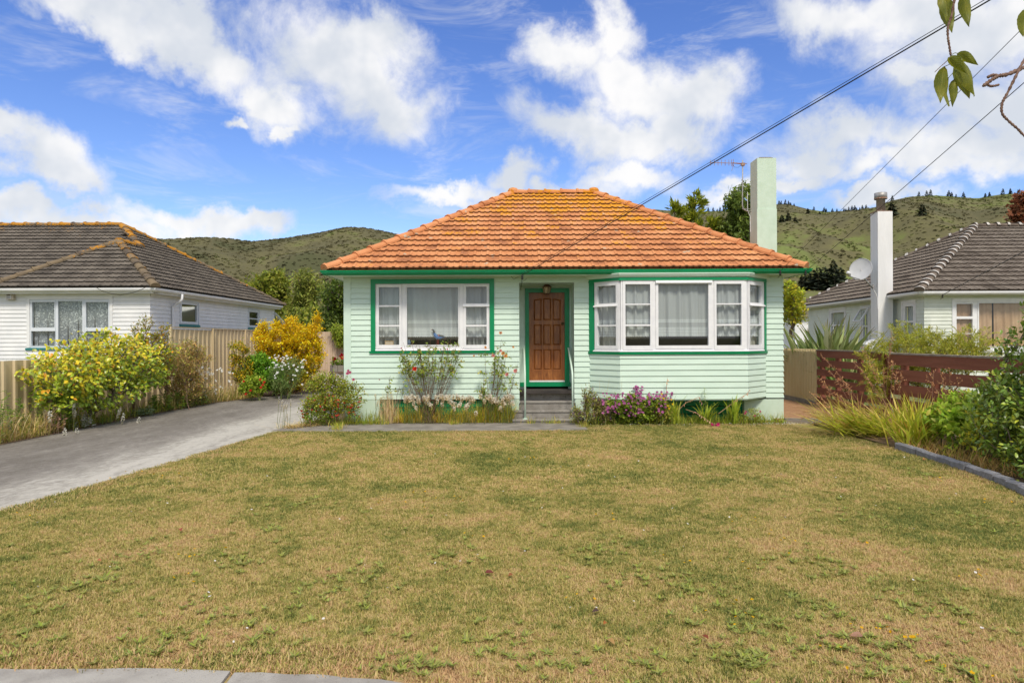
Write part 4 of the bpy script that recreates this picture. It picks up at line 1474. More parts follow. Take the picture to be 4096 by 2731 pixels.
lwin = rl(190, 622, 692, 925)
lf = wall_core('front_wall', HL, FRLF, -15.2, LX, lz0, lz1, [(lwin[0] - 0.04, lwin[1] + 0.04, lwin[2] - 0.03, lwin[3] + 0.04)], DARK)
boards(lf, FRLF, -15.2, LX, lz0, lz1 - 0.19, [(lwin[0] - 0.06, lwin[1] + 0.06, lwin[2] - 0.03, lwin[3] + 0.06)], 0.122, WHITEB, 0, 1.0)
FRLS = Fr((LX, LF, 0), (0, 1, 0), (1, 0, 0))
LLEN = 10.6


def side_s(x, X):
    """distance along a wall at x = X that shows at photo column x (left zoom pixels)"""
    return X * FPX / (x / 1.568 - CXP)


def side_rect(x0, x1, y0, y1):
    Ya, Yb = side_s(x0, LX), side_s(x1, LX)
    Ym = (Ya + Yb) / 2
    return (Ya - LF, Yb - LF, z1r((x0 + x1) / 2, y1, Ym).z, z1r((x0 + x1) / 2, y0, Ym).z)


sw1, sw2 = side_rect(1128, 1240, 640, 780), side_rect(1556, 1622, 690, 800)
ls = wall_core('side_wall', HL, FRLS, 0, LLEN, lz0, lz1, [(q[0] - 0.02, q[1] + 0.02, q[2] - 0.02, q[3] + 0.02) for q in (sw1, sw2)], DARK)
boards(ls, FRLS, 0, LLEN, lz0, lz1 - 0.19, [(q[0] - 0.05, q[1] + 0.05, q[2] - 0.03, q[3] + 0.05) for q in (sw1, sw2)], 0.122, WHITEB, 1.0, 0)
for fr, a, b_, m_ in ((FRLF, -15.2, LX, 1.0), (FRLS, 0, LLEN, 0)):
    MB().extr(fr, [(0, lz1 - 0.19), (0.03, lz1 - 0.19), (0.03, lz1), (0, lz1)], a, b_, m_ if fr is FRLS else 0, m_).build('frieze_board', WHITEB, HL)
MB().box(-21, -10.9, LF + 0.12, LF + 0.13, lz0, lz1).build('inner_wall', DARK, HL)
MB().box(-22.3, -15.2, 21.5, 21.6, 0.3, 3.3).build('front_wall', WHITEB, HL)
MB().box(-22.3, LX - 0.12, 30.6, 30.75, 0.3, 3.3).build('back_wall', WHITEB, HL)
MB().box(-16, LX - 0.005, LF + 0.005, LF + LLEN, -0.1, lz0).build('foundation', CONC, HL)
UPVC = material('bluish white window plastic', (0.66, 0.71, 0.76), (0.70, 0.74, 0.79), 5, 0.35)
pc = [rl(203, 640, 345, 800), rl(198, 822, 350, 912), rl(366, 634, 520, 912), rl(540, 640, 682, 800), rl(540, 822, 682, 912)]
WL = window(HL, FRLF, lwin, [(*rl(192, 628, 352, 915), pc[:2]), (*rl(355, 624, 530, 918), pc[2:3]), (*rl(530, 628, 690, 915), pc[3:])], 0.09, UPVC, WHITEB, 0.07, sill_mat=TEAL)
for q in (sw1, sw2):
    sh = (q[0] + 0.09, q[1] - 0.09, q[2] + 0.09, q[3] - 0.09)
    window(HL, FRLS, q, [(q[0] + 0.02, q[1] - 0.02, q[2] + 0.02, q[3] - 0.02, [sh] if q is sw1 else [(sh[0], sh[1], sh[2], (sh[2] + sh[3]) / 2 - 0.02), (sh[0], sh[1], (sh[2] + sh[3]) / 2 + 0.02, sh[3])])], 0.05, UPVC, UPVC, 0.08, sill_mat=TEAL)
LACE_C = lace_material('leafy net lace', (0.55, 0.57, 0.61), 0.5, [], 7.0)
for k, (a, b_, sd) in enumerate(((200, 350, 31), (362, 525, 32), (536, 686, 33))):
    q = rl(a, 630, b_, 920)
    curtain('net_curtain', ['leaf patterned net curtain in the first light from the alarm box', 'leaf patterned net curtain in the tall middle light of the white house', 'leaf patterned net curtain in the light nearest the house corner'][k], FRLF, q[0], q[1], q[2], q[3], 0.10, LACE_C, 10, 0.02, 0, seed=sd)
# roof of the white house
A0 = (GLX, GLF, LEZ)
wapex = (-12.85, 22.35, LEZ + 2.45 * SL)
wridge = (-12.85, 23.62, LEZ + 2.45 * SL)
mapex = (-14.32, 25.07, LEZ + 3.92 * SL)
backc = (GLX, 31.1, LEZ)
lapex = (-18.7, 25.07, LEZ + 3.92 * SL)
wl = (-15.30, GLF, LEZ)
mfz = LEZ
mfl, mfr = (-22.6, 21.15, mfz), (-10.40, 21.15, mfz)
lroof = deck('roof', GREYT, HL, [(A0, backc, mapex, wridge, wapex), (wl, A0, wapex), (wl, wapex, wridge, (-15.30, 21.15, LEZ)), (mfl, (-11.87, 21.15, LEZ), mapex, lapex), (backc, (-22.6, 29.2, LEZ), lapex, mapex), (mfl, lapex, (-22.6, 29.2, LEZ))], -0.03)
n1 = roof_slope(lroof, [wl, A0, wapex], 0.30, 0.255, FLATT, GREYT, 120, 0.05, 0.002)
n2 = roof_slope(lroof, [A0, backc, mapex, wridge, wapex], 0.30, 0.255, FLATT, GREYT, 100, 0.05, 0.002)
n3 = roof_slope(lroof, [mfl, (-10.40, 21.15, mfz), mapex, lapex], 0.30, 0.255, FLATT, GREYT, 70, 0.05, 0.002)
print('white house tiles', n1, n2, n3)
U_ = Vector((0, 0, 0.03))
for k, (a, b_) in enumerate(((A0, wapex), (wl, wapex), (wapex, wridge), (wridge, mapex), (backc, mapex), (lapex, mapex), (mfl, lapex))):
    ridge_caps(lroof, Vector(a) + U_, Vector(b_) + U_, 0.42, 0.13, 0.10, GREYR, seed=20 + k)
LG = [(0.0, 3.345), (0.0, 3.245), (0.06, 3.24), (0.09, 3.26), (0.11, 3.29), (0.115, 3.345), (0.10, 3.345), (0.012, 3.29), (0.012, 3.345)]
for (O, e_, n_, L, m0, m1) in (((-15.4, GLF + 0.1, 0), (1, 0, 0), (0, -1, 0), 15.4 - 10.5, 0, 1.0), ((GLX - 0.1, GLF + 0.1, 0), (0, 1, 0), (1, 0, 0), 11.0, 1.0, 0)):
    MB().extr(Fr(O, e_, n_), LG, 0, L, m0, m1).build('gutter', WHITEB, HL)
    MB().extr(Fr(O, e_, n_), [(-0.02, 3.19), (0.0, 3.19), (0.0, 3.25), (-0.02, 3.25)], 0, L, m0, m1).build('fascia', WHITEB, HL)
MB().box(-15.4, GLX - 0.1, GLF + 0.12, LF + 0.02, 3.20, 3.215).build('soffit', WHITEB, HL)
MB().box(LX - 0.02, GLX - 0.12, LF + 0.021, 31.0, 3.20, 3.215).build('soffit', WHITEB, HL)
yd = side_s(1084, LX + 0.06)
yg = side_s(1152, GLX + 0.05)
MB().tube([(GLX + 0.0, yg, 3.26), (GLX + 0.0, yg, 3.10), (GLX - 0.02, yg - 0.05, 3.04), (LX + 0.09, yd + 0.05, 2.93), (LX + 0.07, yd, 2.86), (LX + 0.07, yd, 0.3)], 0.042, 8).build('downpipe', WHITEB, HL, True)
# glazed lean-to at the back
LT = MB()
yb0 = LF + LLEN
lean = [(LX - 0.6, yb0 - 0.02, 2.75), (LX - 0.6, yb0 + 2.4, 1.95)]
for xx in (LX + 0.02,):
    LT.tube([(xx, yb0 + 0.05, 3.0), (xx, yb0 + 2.6, 2.15)], 0.07, 4)
    LT.tube([(xx, yb0 + 1.2, 2.58), (xx, yb0 + 1.2, 0.3)], 0.05, 4)
    LT.tube([(xx, yb0 + 2.55, 2.15), (xx, yb0 + 2.55, 0.3)], 0.06, 4)
    LT.tube([(xx, yb0 + 0.05, 1.95), (xx, yb0 + 2.6, 1.95)], 0.05, 4)
LT.build('lean_to_frame', UPVC, HL)
MB().quad((LX, yb0, 0.3), (LX, yb0 + 2.55, 0.3), (LX, yb0 + 2.55, 2.12), (LX, yb0, 2.98)).build('pane', GLASS, HL)
MB().quad((LX, yb0 + 0.02, 3.02), (LX, yb0 + 2.6, 2.2), (LX - 3, yb0 + 2.6, 2.2), (LX - 3, yb0 + 0.02, 3.02)).build('lean_to_roof', UPVC, HL)
# alarm box under the eave
ap = rl(55, 572, 102, 626)
al = thing('alarm_box', 'beige alarm siren box with red lamp on the white wall', 'alarm box', ((ap[0] + ap[1]) / 2, LF - 0.03, ap[2]))
MB().hexa([FRLF.p(ap[0], 0.12, ap[2]), FRLF.p(ap[1], 0.12, ap[2]), FRLF.p(ap[1], 0.02, ap[2]), FRLF.p(ap[0], 0.02, ap[2]), FRLF.p(ap[0] + 0.01, 0.10, ap[3]), FRLF.p(ap[1] - 0.01, 0.10, ap[3]), FRLF.p(ap[1] - 0.01, 0.02, ap[3]), FRLF.p(ap[0] + 0.01, 0.02, ap[3])]).build('body', material('beige plastic', (0.48, 0.42, 0.33), None, 5, 0.5), al)
mx_ = (ap[0] + ap[1]) / 2 - 0.03
MB().fbox(FRLF, mx_ - 0.085, mx_ + 0.085, 0.09, 0.132, ap[2] + 0.18, ap[2] + 0.30).build('lamp', material('red lens', (0.42, 0.06, 0.02), None, 5, 0.3), al)
MB().fbox(FRLF, mx_ - 0.075, mx_ + 0.075, 0.115, 0.125, ap[2] + 0.03, ap[2] + 0.17).build('label_plate', WHITE, al)
MB().fbox(FRLF, mx_ - 0.06, mx_ + 0.06, 0.12, 0.127, ap[2] + 0.11, ap[2] + 0.15).build('label_print', material('dark print', (0.12, 0.1, 0.1), None, 5, 0.6), al)
MB().fbox(FRLF, mx_ - 0.06, mx_ + 0.06, 0.12, 0.127, ap[2] + 0.05, ap[2] + 0.08).build('label_print', MATS['dark print'], al)

# ================================================================== the neighbour's cream house
HR = thing('cream_house', 'pale cream weatherboard house with grey tiled roof behind the brown fence', 'house', (15, 21.4, 0))
z6 = lambda x, y, Y: at(3000 + x / 1.96, 700 + y / 1.96, Y)
GRX, GRF, REZ = 12.54, 21.0, 3.22
RWX, RWF = 12.93, 21.4
SLANT = math.tan(R(3.2))
apx = (GRX + 5.36, GRF + 5.36, EYE + 4.25)
fcor = (GRX, GRF, REZ)
bcor = (GRX + SLANT * 10.6, GRF + 10.6, REZ)
rapx = (GRX + 16, GRF + 5.36, EYE + 4.25)
rcor = (GRX + 21, GRF, REZ)
rr_ = deck('roof', BROWNT, HR, [(fcor, rcor, rapx, apx), (bcor, fcor, apx), (rcor, (GRX + 21, GRF + 10.7, REZ), rapx), (bcor, apx, rapx, (GRX + 21, GRF + 10.7, REZ))], -0.03)
cutr = (GRX + 9.5, GRF, REZ)
cutt = (GRX + 9.5, GRF + 5.36, EYE + 4.25)
n1 = roof_slope(rr_, [fcor, cutr, cutt, apx], 0.30, 0.36, FLATT, BROWNT, 150, 0.05, 0.002)
n2 = roof_slope(rr_, [bcor, fcor, apx], 0.30, 0.36, FLATT, BROWNT, 145, 0.05, 0.002)
print('cream house tiles', n1, n2)
ridge_caps(rr_, Vector(fcor) + U_, Vector(apx) + U_, 0.42, 0.14, 0.11, BROWNR, mortar=MORTAR, seed=41)
ridge_caps(rr_, Vector(bcor) + U_, Vector(apx) + U_, 0.42, 0.14, 0.11, BROWNR, mortar=MORTAR, seed=42)
ridge_caps(rr_, Vector(apx) + U_, Vector(cutt) + U_, 0.42, 0.14, 0.11, BROWNR, mortar=MORTAR, seed=43)
FRRF = Fr((0, RWF, 0), (1, 0, 0), (0, -1, 0))
sdir = Vector((SLANT, 1, 0)).normalized()
FRRS = Fr((RWX, RWF, 0), sdir, (-sdir.y, sdir.x, 0))


def r6(x0, y0, x1, y1, Y=RWF):
    return rz(x0, y0, x1, y1, Y, (3000, 700), 1.96)


rwin = r6(1605, 992, 2140, 1375)
rwin = (rwin[0], rwin[1] + 0.35, rwin[2], rwin[3])
rf = wall_core('front_wall', HR, FRRF, RWX, 24.0, 0.6, 3.12, [(rwin[0] - 0.03, rwin[1] + 0.03, rwin[2], rwin[3])], DARK)
boards(rf, FRRF, RWX, 24.0, 0.6, 3.12, [(rwin[0] - 0.06, rwin[1] + 0.06, rwin[2], rwin[3] + 0.06)], 0.116, CREAMB, 1.0, 0)


def r_side(x0, x1, y0, y1):
    def sval(x):
        k = (3000 + x / 1.96 - CXP) / FPX
        return (k * FRRS.O.y - FRRS.O.x) / (FRRS.e.x - k * FRRS.e.y)
    a, b_ = sval(x1), sval(x0)
    Ym = FRRS.p((a + b_) / 2, 0, 0).y
    return (a, b_, z6((x0 + x1) / 2, y1, Ym).z, z6((x0 + x1) / 2, y0, Ym).z)


q1, q2, q3 = r_side(1205, 1300, 1000, 1290), r_side(880, 940, 1040, 1320), r_side(632, 752, 1055, 1290)
ops_r = [(q[0] - 0.02, q[1] + 0.02, q[2] - 0.03, q[3] + 0.03) for q in (q1, q2, q3)]
rs = wall_core('side_wall', HR, FRRS, 0, 9.6, 0.6, 3.12, ops_r, DARK)
boards(rs, FRRS, 0, 9.6, 0.6, 3.12, [(a - 0.04, b_ + 0.04, c - 0.0, d_ + 0.03) for a, b_, c, d_ in ops_r], 0.116, CREAMB, 0, 0)
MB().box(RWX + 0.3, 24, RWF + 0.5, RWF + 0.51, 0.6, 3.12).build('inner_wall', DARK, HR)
MB().box(RWX + 0.02, 24, RWF + 0.02, RWF + 9, -0.1, 0.6).build('foundation', CREAMB, HR)
WR = window(HR, FRRF, rwin, [(*r6(1600, 1000, 1760, 1360), [r6(1616, 1010, 1742, 1108), r6(1616, 1128, 1742, 1240), r6(1616, 1245, 1742, 1350)]), (r6(1775, 0, 1776, 1)[0], rwin[1] - 0.02, r6(0, 0, 1, 1358)[2], r6(0, 1000, 1, 1358)[3], [(r6(1788, 0, 1, 1)[0], rwin[1] - 0.08, r6(0, 0, 1, 1350)[2], r6(0, 1012, 1, 1)[3])])], 0.10, WHITE, WHITE, 0.07)
for q in (q1, q2, q3):
    m_ = (q[2] + q[3]) / 2 - 0.02
    window(HR, FRRS, q, [(q[0] + 0.05, q[1] - 0.05, q[2] + 0.05, q[3] - 0.05, [(q[0] + 0.12, q[1] - 0.12, q[2] + 0.12, m_ - 0.03), (q[0] + 0.12, q[1] - 0.12, m_ + 0.03, q[3] - 0.12)])], 0.07, WHITE, WHITE, 0.05)
BROWNC = material('brown curtain cloth', (0.48, 0.28, 0.16), (0.58, 0.36, 0.22), 2.0, 0.9)
a_ = r6(1788, 1005, 1918, 1360)
curtain('drape', 'brown drape in the big window of the cream house, next to the small panes', FRRF, a_[0], a_[1], a_[2], a_[3], 0.10, BROWNC, 12, 0.03, 0, seed=51)
a_ = r6(1926, 1005, 2130, 1360)
curtain('drape', 'brown drape in the big window of the cream house, towards the hedge', FRRF, a_[0], a_[1] + 0.3, a_[2], a_[3], 0.10, BROWNC, 12, 0.03, 0, seed=52)
a_ = r6(1610, 1005, 1750, 1360)
curtain('drape', 'brown drape behind the three small panes of the cream house', FRRF, a_[0], a_[1], a_[2], a_[3], 0.10, BROWNC, 12, 0.02, 0, seed=53)
GRC = material('pale grey net cloth', (0.45, 0.46, 0.46), (0.55, 0.56, 0.56), 2.0, 0.9)
for q, lab in ((q1, 'pale curtain in the narrow window beside the cream house corner'), (q2, 'pale curtain in the open window behind the white chimney'), (q3, 'pale curtain in the farthest side window of the cream house')):
    curtain('net_curtain', lab, FRRS, q[0] + 0.08, q[1] - 0.08, q[2] + 0.08, q[3] - 0.08, 0.10, GRC, 20, 0.02, 0, seed=int(q[0] * 10) + 60)
# the open top light beside the chimney
sv = MB().quad(FRRS.p(q2[0], 0.05, q2[3] - 0.03), FRRS.p(q2[1], 0.05, q2[3] - 0.03), FRRS.p(q2[1], 0.33, q2[3] - 0.50), FRRS.p(q2[0], 0.33, q2[3] - 0.50))
sashm = MB()
for (a, b_) in (((q2[0], 0.05, q2[3] - 0.03), (q2[1], 0.05, q2[3] - 0.03)), ((q2[1], 0.05, q2[3] - 0.03), (q2[1], 0.33, q2[3] - 0.5)), ((q2[1], 0.33, q2[3] - 0.5), (q2[0], 0.33, q2[3] - 0.5)), ((q2[0], 0.33, q2[3] - 0.5), (q2[0], 0.05, q2[3] - 0.03))):
    sashm.tube([FRRS.p(*a), FRRS.p(*b_)], 0.035, 4)
os_ = sashm.build('open_sash', WHITE, HR)
sv.build('pane', GLASS, os_)
RG = [(d, z - 0.125) for d, z in LG]
MB().extr(Fr((GRX + 0.1, GRF + 0.1, 0), (1, 0, 0), (0, -1, 0)), RG, 0, 11, 1.0, 0).build('gutter', WHITE, HR)
gsd = Fr((GRX + 0.1, GRF + 0.1, 0), sdir, (-sdir.y, sdir.x, 0))
MB().extr(gsd, RG, 0, 10.5, 1.0, 0).build('gutter', WHITE, HR)
MB().prism([(GRX + 0.1, GRF + 0.1), (24, GRF + 0.1), (24, RWF + 0.02), (RWX + 0.02, RWF + 0.02), (RWX + SLANT * 10 + 0.02, RWF + 10), (GRX + 0.1 + SLANT * 10.4, GRF + 10.5)], 3.095, 3.11).build('soffit', CREAMB, HR)
# white chimney with its steel flue
RCY = 23.0
ca, cb = z6(1003, 600, RCY).x, z6(1115, 600, RCY).x
rt_, rm_ = z6(1055, 285, RCY).z, z6(1055, 1300, RCY).z
rch = MB().box(ca, cb + 0.02, RCY, RCY + 0.47, rm_, rt_).build('chimney', PLASTER, HR)
MB().hexa([(ca - 0.32, RCY - 0.02, -0.1), (cb + 0.5, RCY - 0.02, -0.1), (cb + 0.5, RCY + 0.6, -0.1), (ca - 0.32, RCY + 0.6, -0.1), (ca - 0.32, RCY - 0.02, rm_ - 0.12), (cb + 0.5, RCY - 0.02, rm_ - 0.12), (cb + 0.5, RCY + 0.6, rm_ - 0.12), (ca - 0.32, RCY + 0.6, rm_ - 0.12)]).hexa([(ca - 0.32, RCY - 0.02, rm_ - 0.12), (cb + 0.5, RCY - 0.02, rm_ - 0.12), (cb + 0.5, RCY + 0.6, rm_ - 0.12), (ca - 0.32, RCY + 0.6, rm_ - 0.12), (ca - 0.01, RCY - 0.01, rm_ + 0.06), (cb + 0.03, RCY - 0.01, rm_ + 0.06), (cb + 0.03, RCY + 0.48, rm_ + 0.06), (ca - 0.01, RCY + 0.48, rm_ + 0.06)]).build('chimney_base', PLASTER, rch)
fx = (ca + cb) / 2 - 0.02
fl = MB().lathe([(0.14, 0), (0.14, 0.44), (0.2, 0.44), (0.2, 0.64), (0.195, 0.64), (0.195, 0.46)], (fx, RCY + 0.22, rt_ + 0.02), 18).build('flue', GALV, rch, True)
MB().box(fx - 0.26, fx + 0.26, RCY + 0.0, RCY + 0.46, rt_ + 0.002, rt_ + 0.02).build('flue_plate', RUST, rch)
MB().lathe([(0.205, 0.43), (0.205, 0.47), (0.203, 0.47), (0.203, 0.43)], (fx, RCY + 0.22, rt_ + 0.02), 18).build('flue_band', RUST, rch)
# satellite dish
dc = z6(868, 738, 22.9)
dish = thing('satellite_dish', 'grey satellite dish with a rust streak bolted to the white chimney', 'dish', (ca, RCY, dc.z - 0.4))
DISHM = material('grey dish paint', (0.42, 0.43, 0.44), (0.48, 0.49, 0.50), 3, 0.5, c3=(0.36, 0.20, 0.10), s3=2.6, a3=(0.62, 0.72))
ax = Vector((-0.62, -0.72, 0.32)).normalized()
sdv = ax.cross(Vector((0, 0, 1))).normalized()
upv = sdv.cross(ax)
mb = MB()
NR, NA = 6, 26
for i in range(NR + 1):
    r_ = i / NR
    for j in range(NA):
        a = 2 * math.pi * j / NA
        mb.v.append(tuple(dc + sdv * math.cos(a) * r_ * 0.345 + upv * math.sin(a) * r_ * 0.385 + ax * (0.07 * r_ * r_ - 0.07)))
for i in range(NR):
    for j in range(NA):
        mb.f.append((i * NA + j, i * NA + (j + 1) % NA, (i + 1) * NA + (j + 1) % NA, (i + 1) * NA + j))
rim = [mb.v[NR * NA + j] for j in range(NA)]
dsh = mb.build('reflector', DISHM, dish, True)
MB().tube(rim + rim[:2], 0.012, 5).build('rim', DISHM, dish)
lnb = z6(765, 762, 22.2)
MB().tube([dc - upv * 0.37, lnb + Vector((0.1, 0.1, -0.12)), lnb + Vector((0.02, 0.02, -0.03))], 0.017, 6).build('feed_arm', GALV, dish)
MB().lathe([(0.03, 0), (0.055, 0.03), (0.055, 0.10), (0.035, 0.2)], lnb, 10, -ax * -1 if False else (0.7, 0.6, -0.3)).build('feed_horn', WHITE, dish, True)
MB().tube([dc - ax * 0.07, dc - ax * 0.16 - upv * 0.1, z6(905, 820, 22.9), z6(965, 890, 22.98)], 0.03, 7).build('mount_arm', GALV, dish, True)
MB().tube([z6(965, 860, 22.98), z6(965, 905, 22.98)], 0.035, 6).build('mount_plate', GALV, dish)
MB().tube([z6(965, 890, 22.97), z6(985, 925, 22.98), z6(1000, 960, 22.98), z6(1003, 1050, 22.98)], 0.012, 5).build('cable', WHITE, dish)

# ================================================================== fences
STEEL = material('beige fence steel', (0.60, 0.48, 0.29), (0.66, 0.53, 0.33), 1.5, 0.5, stretch=(1, 1, 0.25), c3=(0.34, 0.27, 0.15), s3=3.5, a3=(0.60, 0.78))
STEELY = material('yellowed corrugated steel', (0.60, 0.49, 0.26), (0.68, 0.56, 0.32), 2.5, 0.5, stretch=(1, 1, 0.3), c3=(0.30, 0.25, 0.11), s3=2.6, a3=(0.58, 0.78))
STAIN = material('red brown fence stain', (0.20, 0.062, 0.038), (0.26, 0.088, 0.055), 3.0, 0.75, 0.3, 30, stretch=(1, 0.2, 2), c3=(0.20, 0.12, 0.09), s3=9, a3=(0.66, 0.85))
STAIND = material('weathered fence cap', (0.22, 0.17, 0.14), (0.32, 0.27, 0.23), 6.0, 0.9, 0.3, 30)


def ribbed(mb, fr, s0, s1, z0, z1, pitch, rib, depth, top=0.0):
    """trapezoid ribbed sheet as one folded surface with thickness"""
    prof = []
    s = s0
    while s < s1 - 1e-6:
        for ds, d in ((0.0, 0.0), (pitch - rib, 0.0), (pitch - rib * 0.78, depth), (pitch - rib * 0.22, depth)):
            if s + ds <= s1:
                prof.append((s + ds, d))
        s += pitch
    prof.append((s1, 0.0))
    n = len(prof)
    i = len(mb.v)
    for dd in (0.0, -0.004):
        mb.v += [tuple(fr.p(a, d + dd, z0)) for a, d in prof] + [tuple(fr.p(a, d + dd, z1)) for a, d in prof]
    for k in range(n - 1):
        mb.f.append((i + k, i + k + 1, i + n + k + 1, i + n + k))
        mb.f.append((i + 2 * n + k + 1, i + 2 * n + k, i + 3 * n + k, i + 3 * n + k + 1))
        mb.f.append((i + n + k, i + n + k + 1, i + 3 * n + k + 1, i + 3 * n + k))
    return mb


# left boundary: ribbed steel along the driveway, lower near the street
FX = -9.72
FRF = Fr((FX, 0, 0), (0, 1, 0), (1, 0, 0))
fence = thing('steel_fence', 'beige ribbed steel fence between driveway and white house', 'fence', (FX, 18, 0))
y = 10.4
while y < 18.9:
    ribbed(MB(), FRF, y, y + 0.9, 0.0, 1.43, 0.30, 0.12, 0.035).build('fence_sheet', STEEL, fence)
    y += 0.9
y = 19.4
while y < 26.6:
    ribbed(MB(), FRF, y, y + 0.9, 0.0, 2.13 + (0.03 if y > 22 else 0), 0.30, 0.10, 0.035).build('fence_sheet', STEEL, fence)
    y += 0.9
for (yy, h) in ((19.36, 2.16), (22.1, 2.17), (24.8, 2.18)):
    MB().box(FX + 0.0, FX + 0.07, yy - 0.03, yy + 0.03, 0, h).build('fence_post', STEEL, fence)
MB().box(FX - 0.03, FX + 0.045, 19.4, 26.6, 2.165, 2.19).build('fence_cap', STEEL, fence)
bf = thing('steel_fence', 'pinkish beige ribbed steel fence closing the end of the driveway', 'fence', (-6, 27, 0))
FRB = Fr((0, 27.0, 0), (1, 0, 0), (0, -1, 0))
STEELP = material('pinkish fence steel', (0.54, 0.41, 0.29), (0.60, 0.46, 0.34), 1.5, 0.5)
x = -9.7
while x < -2.5:
    ribbed(MB(), FRB, x, x + 0.8, 0.0, 2.12, 0.20, 0.09, 0.03).build('fence_sheet', STEELP, bf)
    x += 0.8

# right boundary: corrugated piece, then brown horizontal boards
RFX = 7.87
cf = thing('corrugated_fence', 'yellowed corrugated iron fence panel beside the mint house', 'fence', (RFX, 18.5, 0))
FRC = Fr((RFX, 24.0, 0), (0, -1, 0), (-1, 0, 0))
ribbed(MB(), FRC, 0.0, 6.4, 0.17, 1.51, 0.10, 0.06, 0.03).build('corrugated_sheet', STEELY, cf)
MB().fbox(FRC, 0.0, 6.36, -0.06, 0.03, -0.1, 0.17).build('concrete_footing', CONC, cf)
wf = thing('board_fence', 'red brown fence of wide horizontal boards with gaps', 'fence', (RFX, 14, 0))
FRW = Fr((RFX, 17.58, 0), (0, -1, 0), (-1, 0, 0))
for k in range(6):
    zt__ = 1.475 - k * 0.235
    MB().fbox(FRW, 0.0 + 0.01 * (k % 2), 3.30 - 0.015 * ((k + 1) % 3), 0.0, 0.028, zt__ - 0.165, zt__).build('fence_board', STAIN, wf)
MB().fbox(FRW, -0.01, 3.32, -0.09, 0.04, 1.476, 1.505).build('fence_cap', STAIND, wf)
for s_ in (0.12, 0.95, 2.0, 3.1):
    MB().fbox(FRW, s_, s_ + 0.1, -0.105, -0.002, -0.1, 1.474).build('fence_post', STAIN, wf)
for k in range(4):
    zt__ = 1.455 - k * 0.30
    MB().fbox(FRW, 3.33 + 0.012 * (k % 2), 7.9, 0.0, 0.03, zt__ - 0.215, zt__).build('fence_board', STAIN, wf)
for k in range(3):
    zt__ = 1.13 - k * 0.30
    MB().fbox(FRW, 3.36, 7.9, -0.135, -0.106, zt__ - 0.20, zt__).build('fence_board', STAIN, wf)
MB().fbox(FRW, 3.32, 7.92, -0.10, 0.045, 1.456, 1.488).build('fence_cap', STAIND, wf)
for s_ in (3.75, 4.75, 6.3, 7.7):
    MB().fbox(FRW, s_, s_ + 0.12, -0.105, -0.002, -0.1, 1.454).build('fence_post', STAIN, wf)

# timber edge of the bark path and the grey edging blocks of the bed
ed = thing('timber_edging', 'old grey timber edging at the end of the bark path', 'edging', (6.6, 14.45, 0))
MB().hexa([(5.80, 14.50, -0.05), (7.2, 14.22, -0.05), (7.2, 14.30, -0.05), (5.80, 14.58, -0.05), (5.80, 14.50, 0.10), (7.2, 14.22, 0.10), (7.2, 14.30, 0.10), (5.80, 14.58, 0.10)]).build('timber_rail', TIMBER, ed)
MB().hexa([(5.72, 14.44, -0.05), (6.5, 14.30, -0.05), (6.5, 14.33, -0.05), (5.72, 14.49, -0.05), (5.72, 14.44, 0.055), (6.5, 14.30, 0.055), (6.5, 14.33, 0.055), (5.72, 14.49, 0.055)]).build('timber_rail', TIMBER, ed)
eb = thing('stone_edging', 'row of grey edging blocks around the flower bed by the hedge', 'edging', (6.1, 9, 0))
line = [(6.20, 11.0), (6.20, 10.5), (6.15, 9.4), (6.02, 8.5), (5.86, 7.75), (5.55, 6.7), (5.3, 5.9)]
re_ = random.Random(5)
acc = []
for a, b_ in zip(line[:-1], line[1:]):
    n = max(2, int(math.dist(a, b_) / 0.05))
    acc += [(a[0] + (b_[0] - a[0]) * k / n, a[1] + (b_[1] - a[1]) * k / n) for k in range(n)]
i = 0
while i < len(acc) - 8:
    L = re_.choice((5, 6, 7, 8))
    a, b_ = Vector((*acc[i], 0)), Vector((*acc[min(i + L, len(acc) - 1)], 0))
    t = (b_ - a).normalized()
    sd_ = Vector((-t.y, t.x, 0))
    a = a + t * 0.006
    b_ = b_ - t * 0.006
    h0, h1, j_ = re_.uniform(0.10, 0.125), re_.uniform(0.10, 0.125), re_.uniform(-0.012, 0.012)
    w_ = 0.05
    rows_ = [(-w_, -0.04), (-w_ - 0.004, h0 - 0.02), (-w_ + 0.016, h0), (w_ - 0.016, h0), (w_, h0 - 0.02), (w_, -0.04)]
    mb = MB()
    for (P_, hh) in ((a, h0), (b_, h1)):
        for d_, z_ in rows_:
            q = P_ + sd_ * (d_ + j_)
            mb.v.append((q.x, q.y, z_ if z_ < 0 else z_ - h0 + hh))
    mb.f = [(k, (k + 1) % 6, 6 + (k + 1) % 6, 6 + k) for k in range(6)] + [tuple(reversed(range(6))), tuple(range(6, 12))]
    mb.build('edging_block', STONE, eb)
    i += L

# ================================================================== plants: helpers
BARK = material('grey brown bark', (0.13, 0.10, 0.075), (0.21, 0.17, 0.13), 20, 0.9, 0.5, 60)
TWIG = material('brown twigs', (0.13, 0.075, 0.045), (0.20, 0.125, 0.075), 20, 0.85)
TWIGR = material('dead red brown twigs', (0.17, 0.10, 0.07), (0.25, 0.17, 0.12), 20, 0.9)
GSTEM = material('green stems', (0.10, 0.14, 0.035), (0.16, 0.18, 0.05), 12, 0.7)
LEAF = leaf_material('leaves', 0.42, 0.5, 0.3)
GLOSSY = leaf_material('glossy leaves', 0.25, 0.33, 0.5)
PETAL = leaf_material('petals', 0.35, 0.6, 0.2)
STRAW = leaf_material('dry straw', 0.25, 0.8, 0.1)


def tint_attr(me, cols):
    a = me.attributes.new('tint', 'FLOAT_COLOR', 'POINT')
    a.data.foreach_set('color', np.concatenate([cols, np.ones((len(cols), 1))], 1).astype(np.float32).ravel())


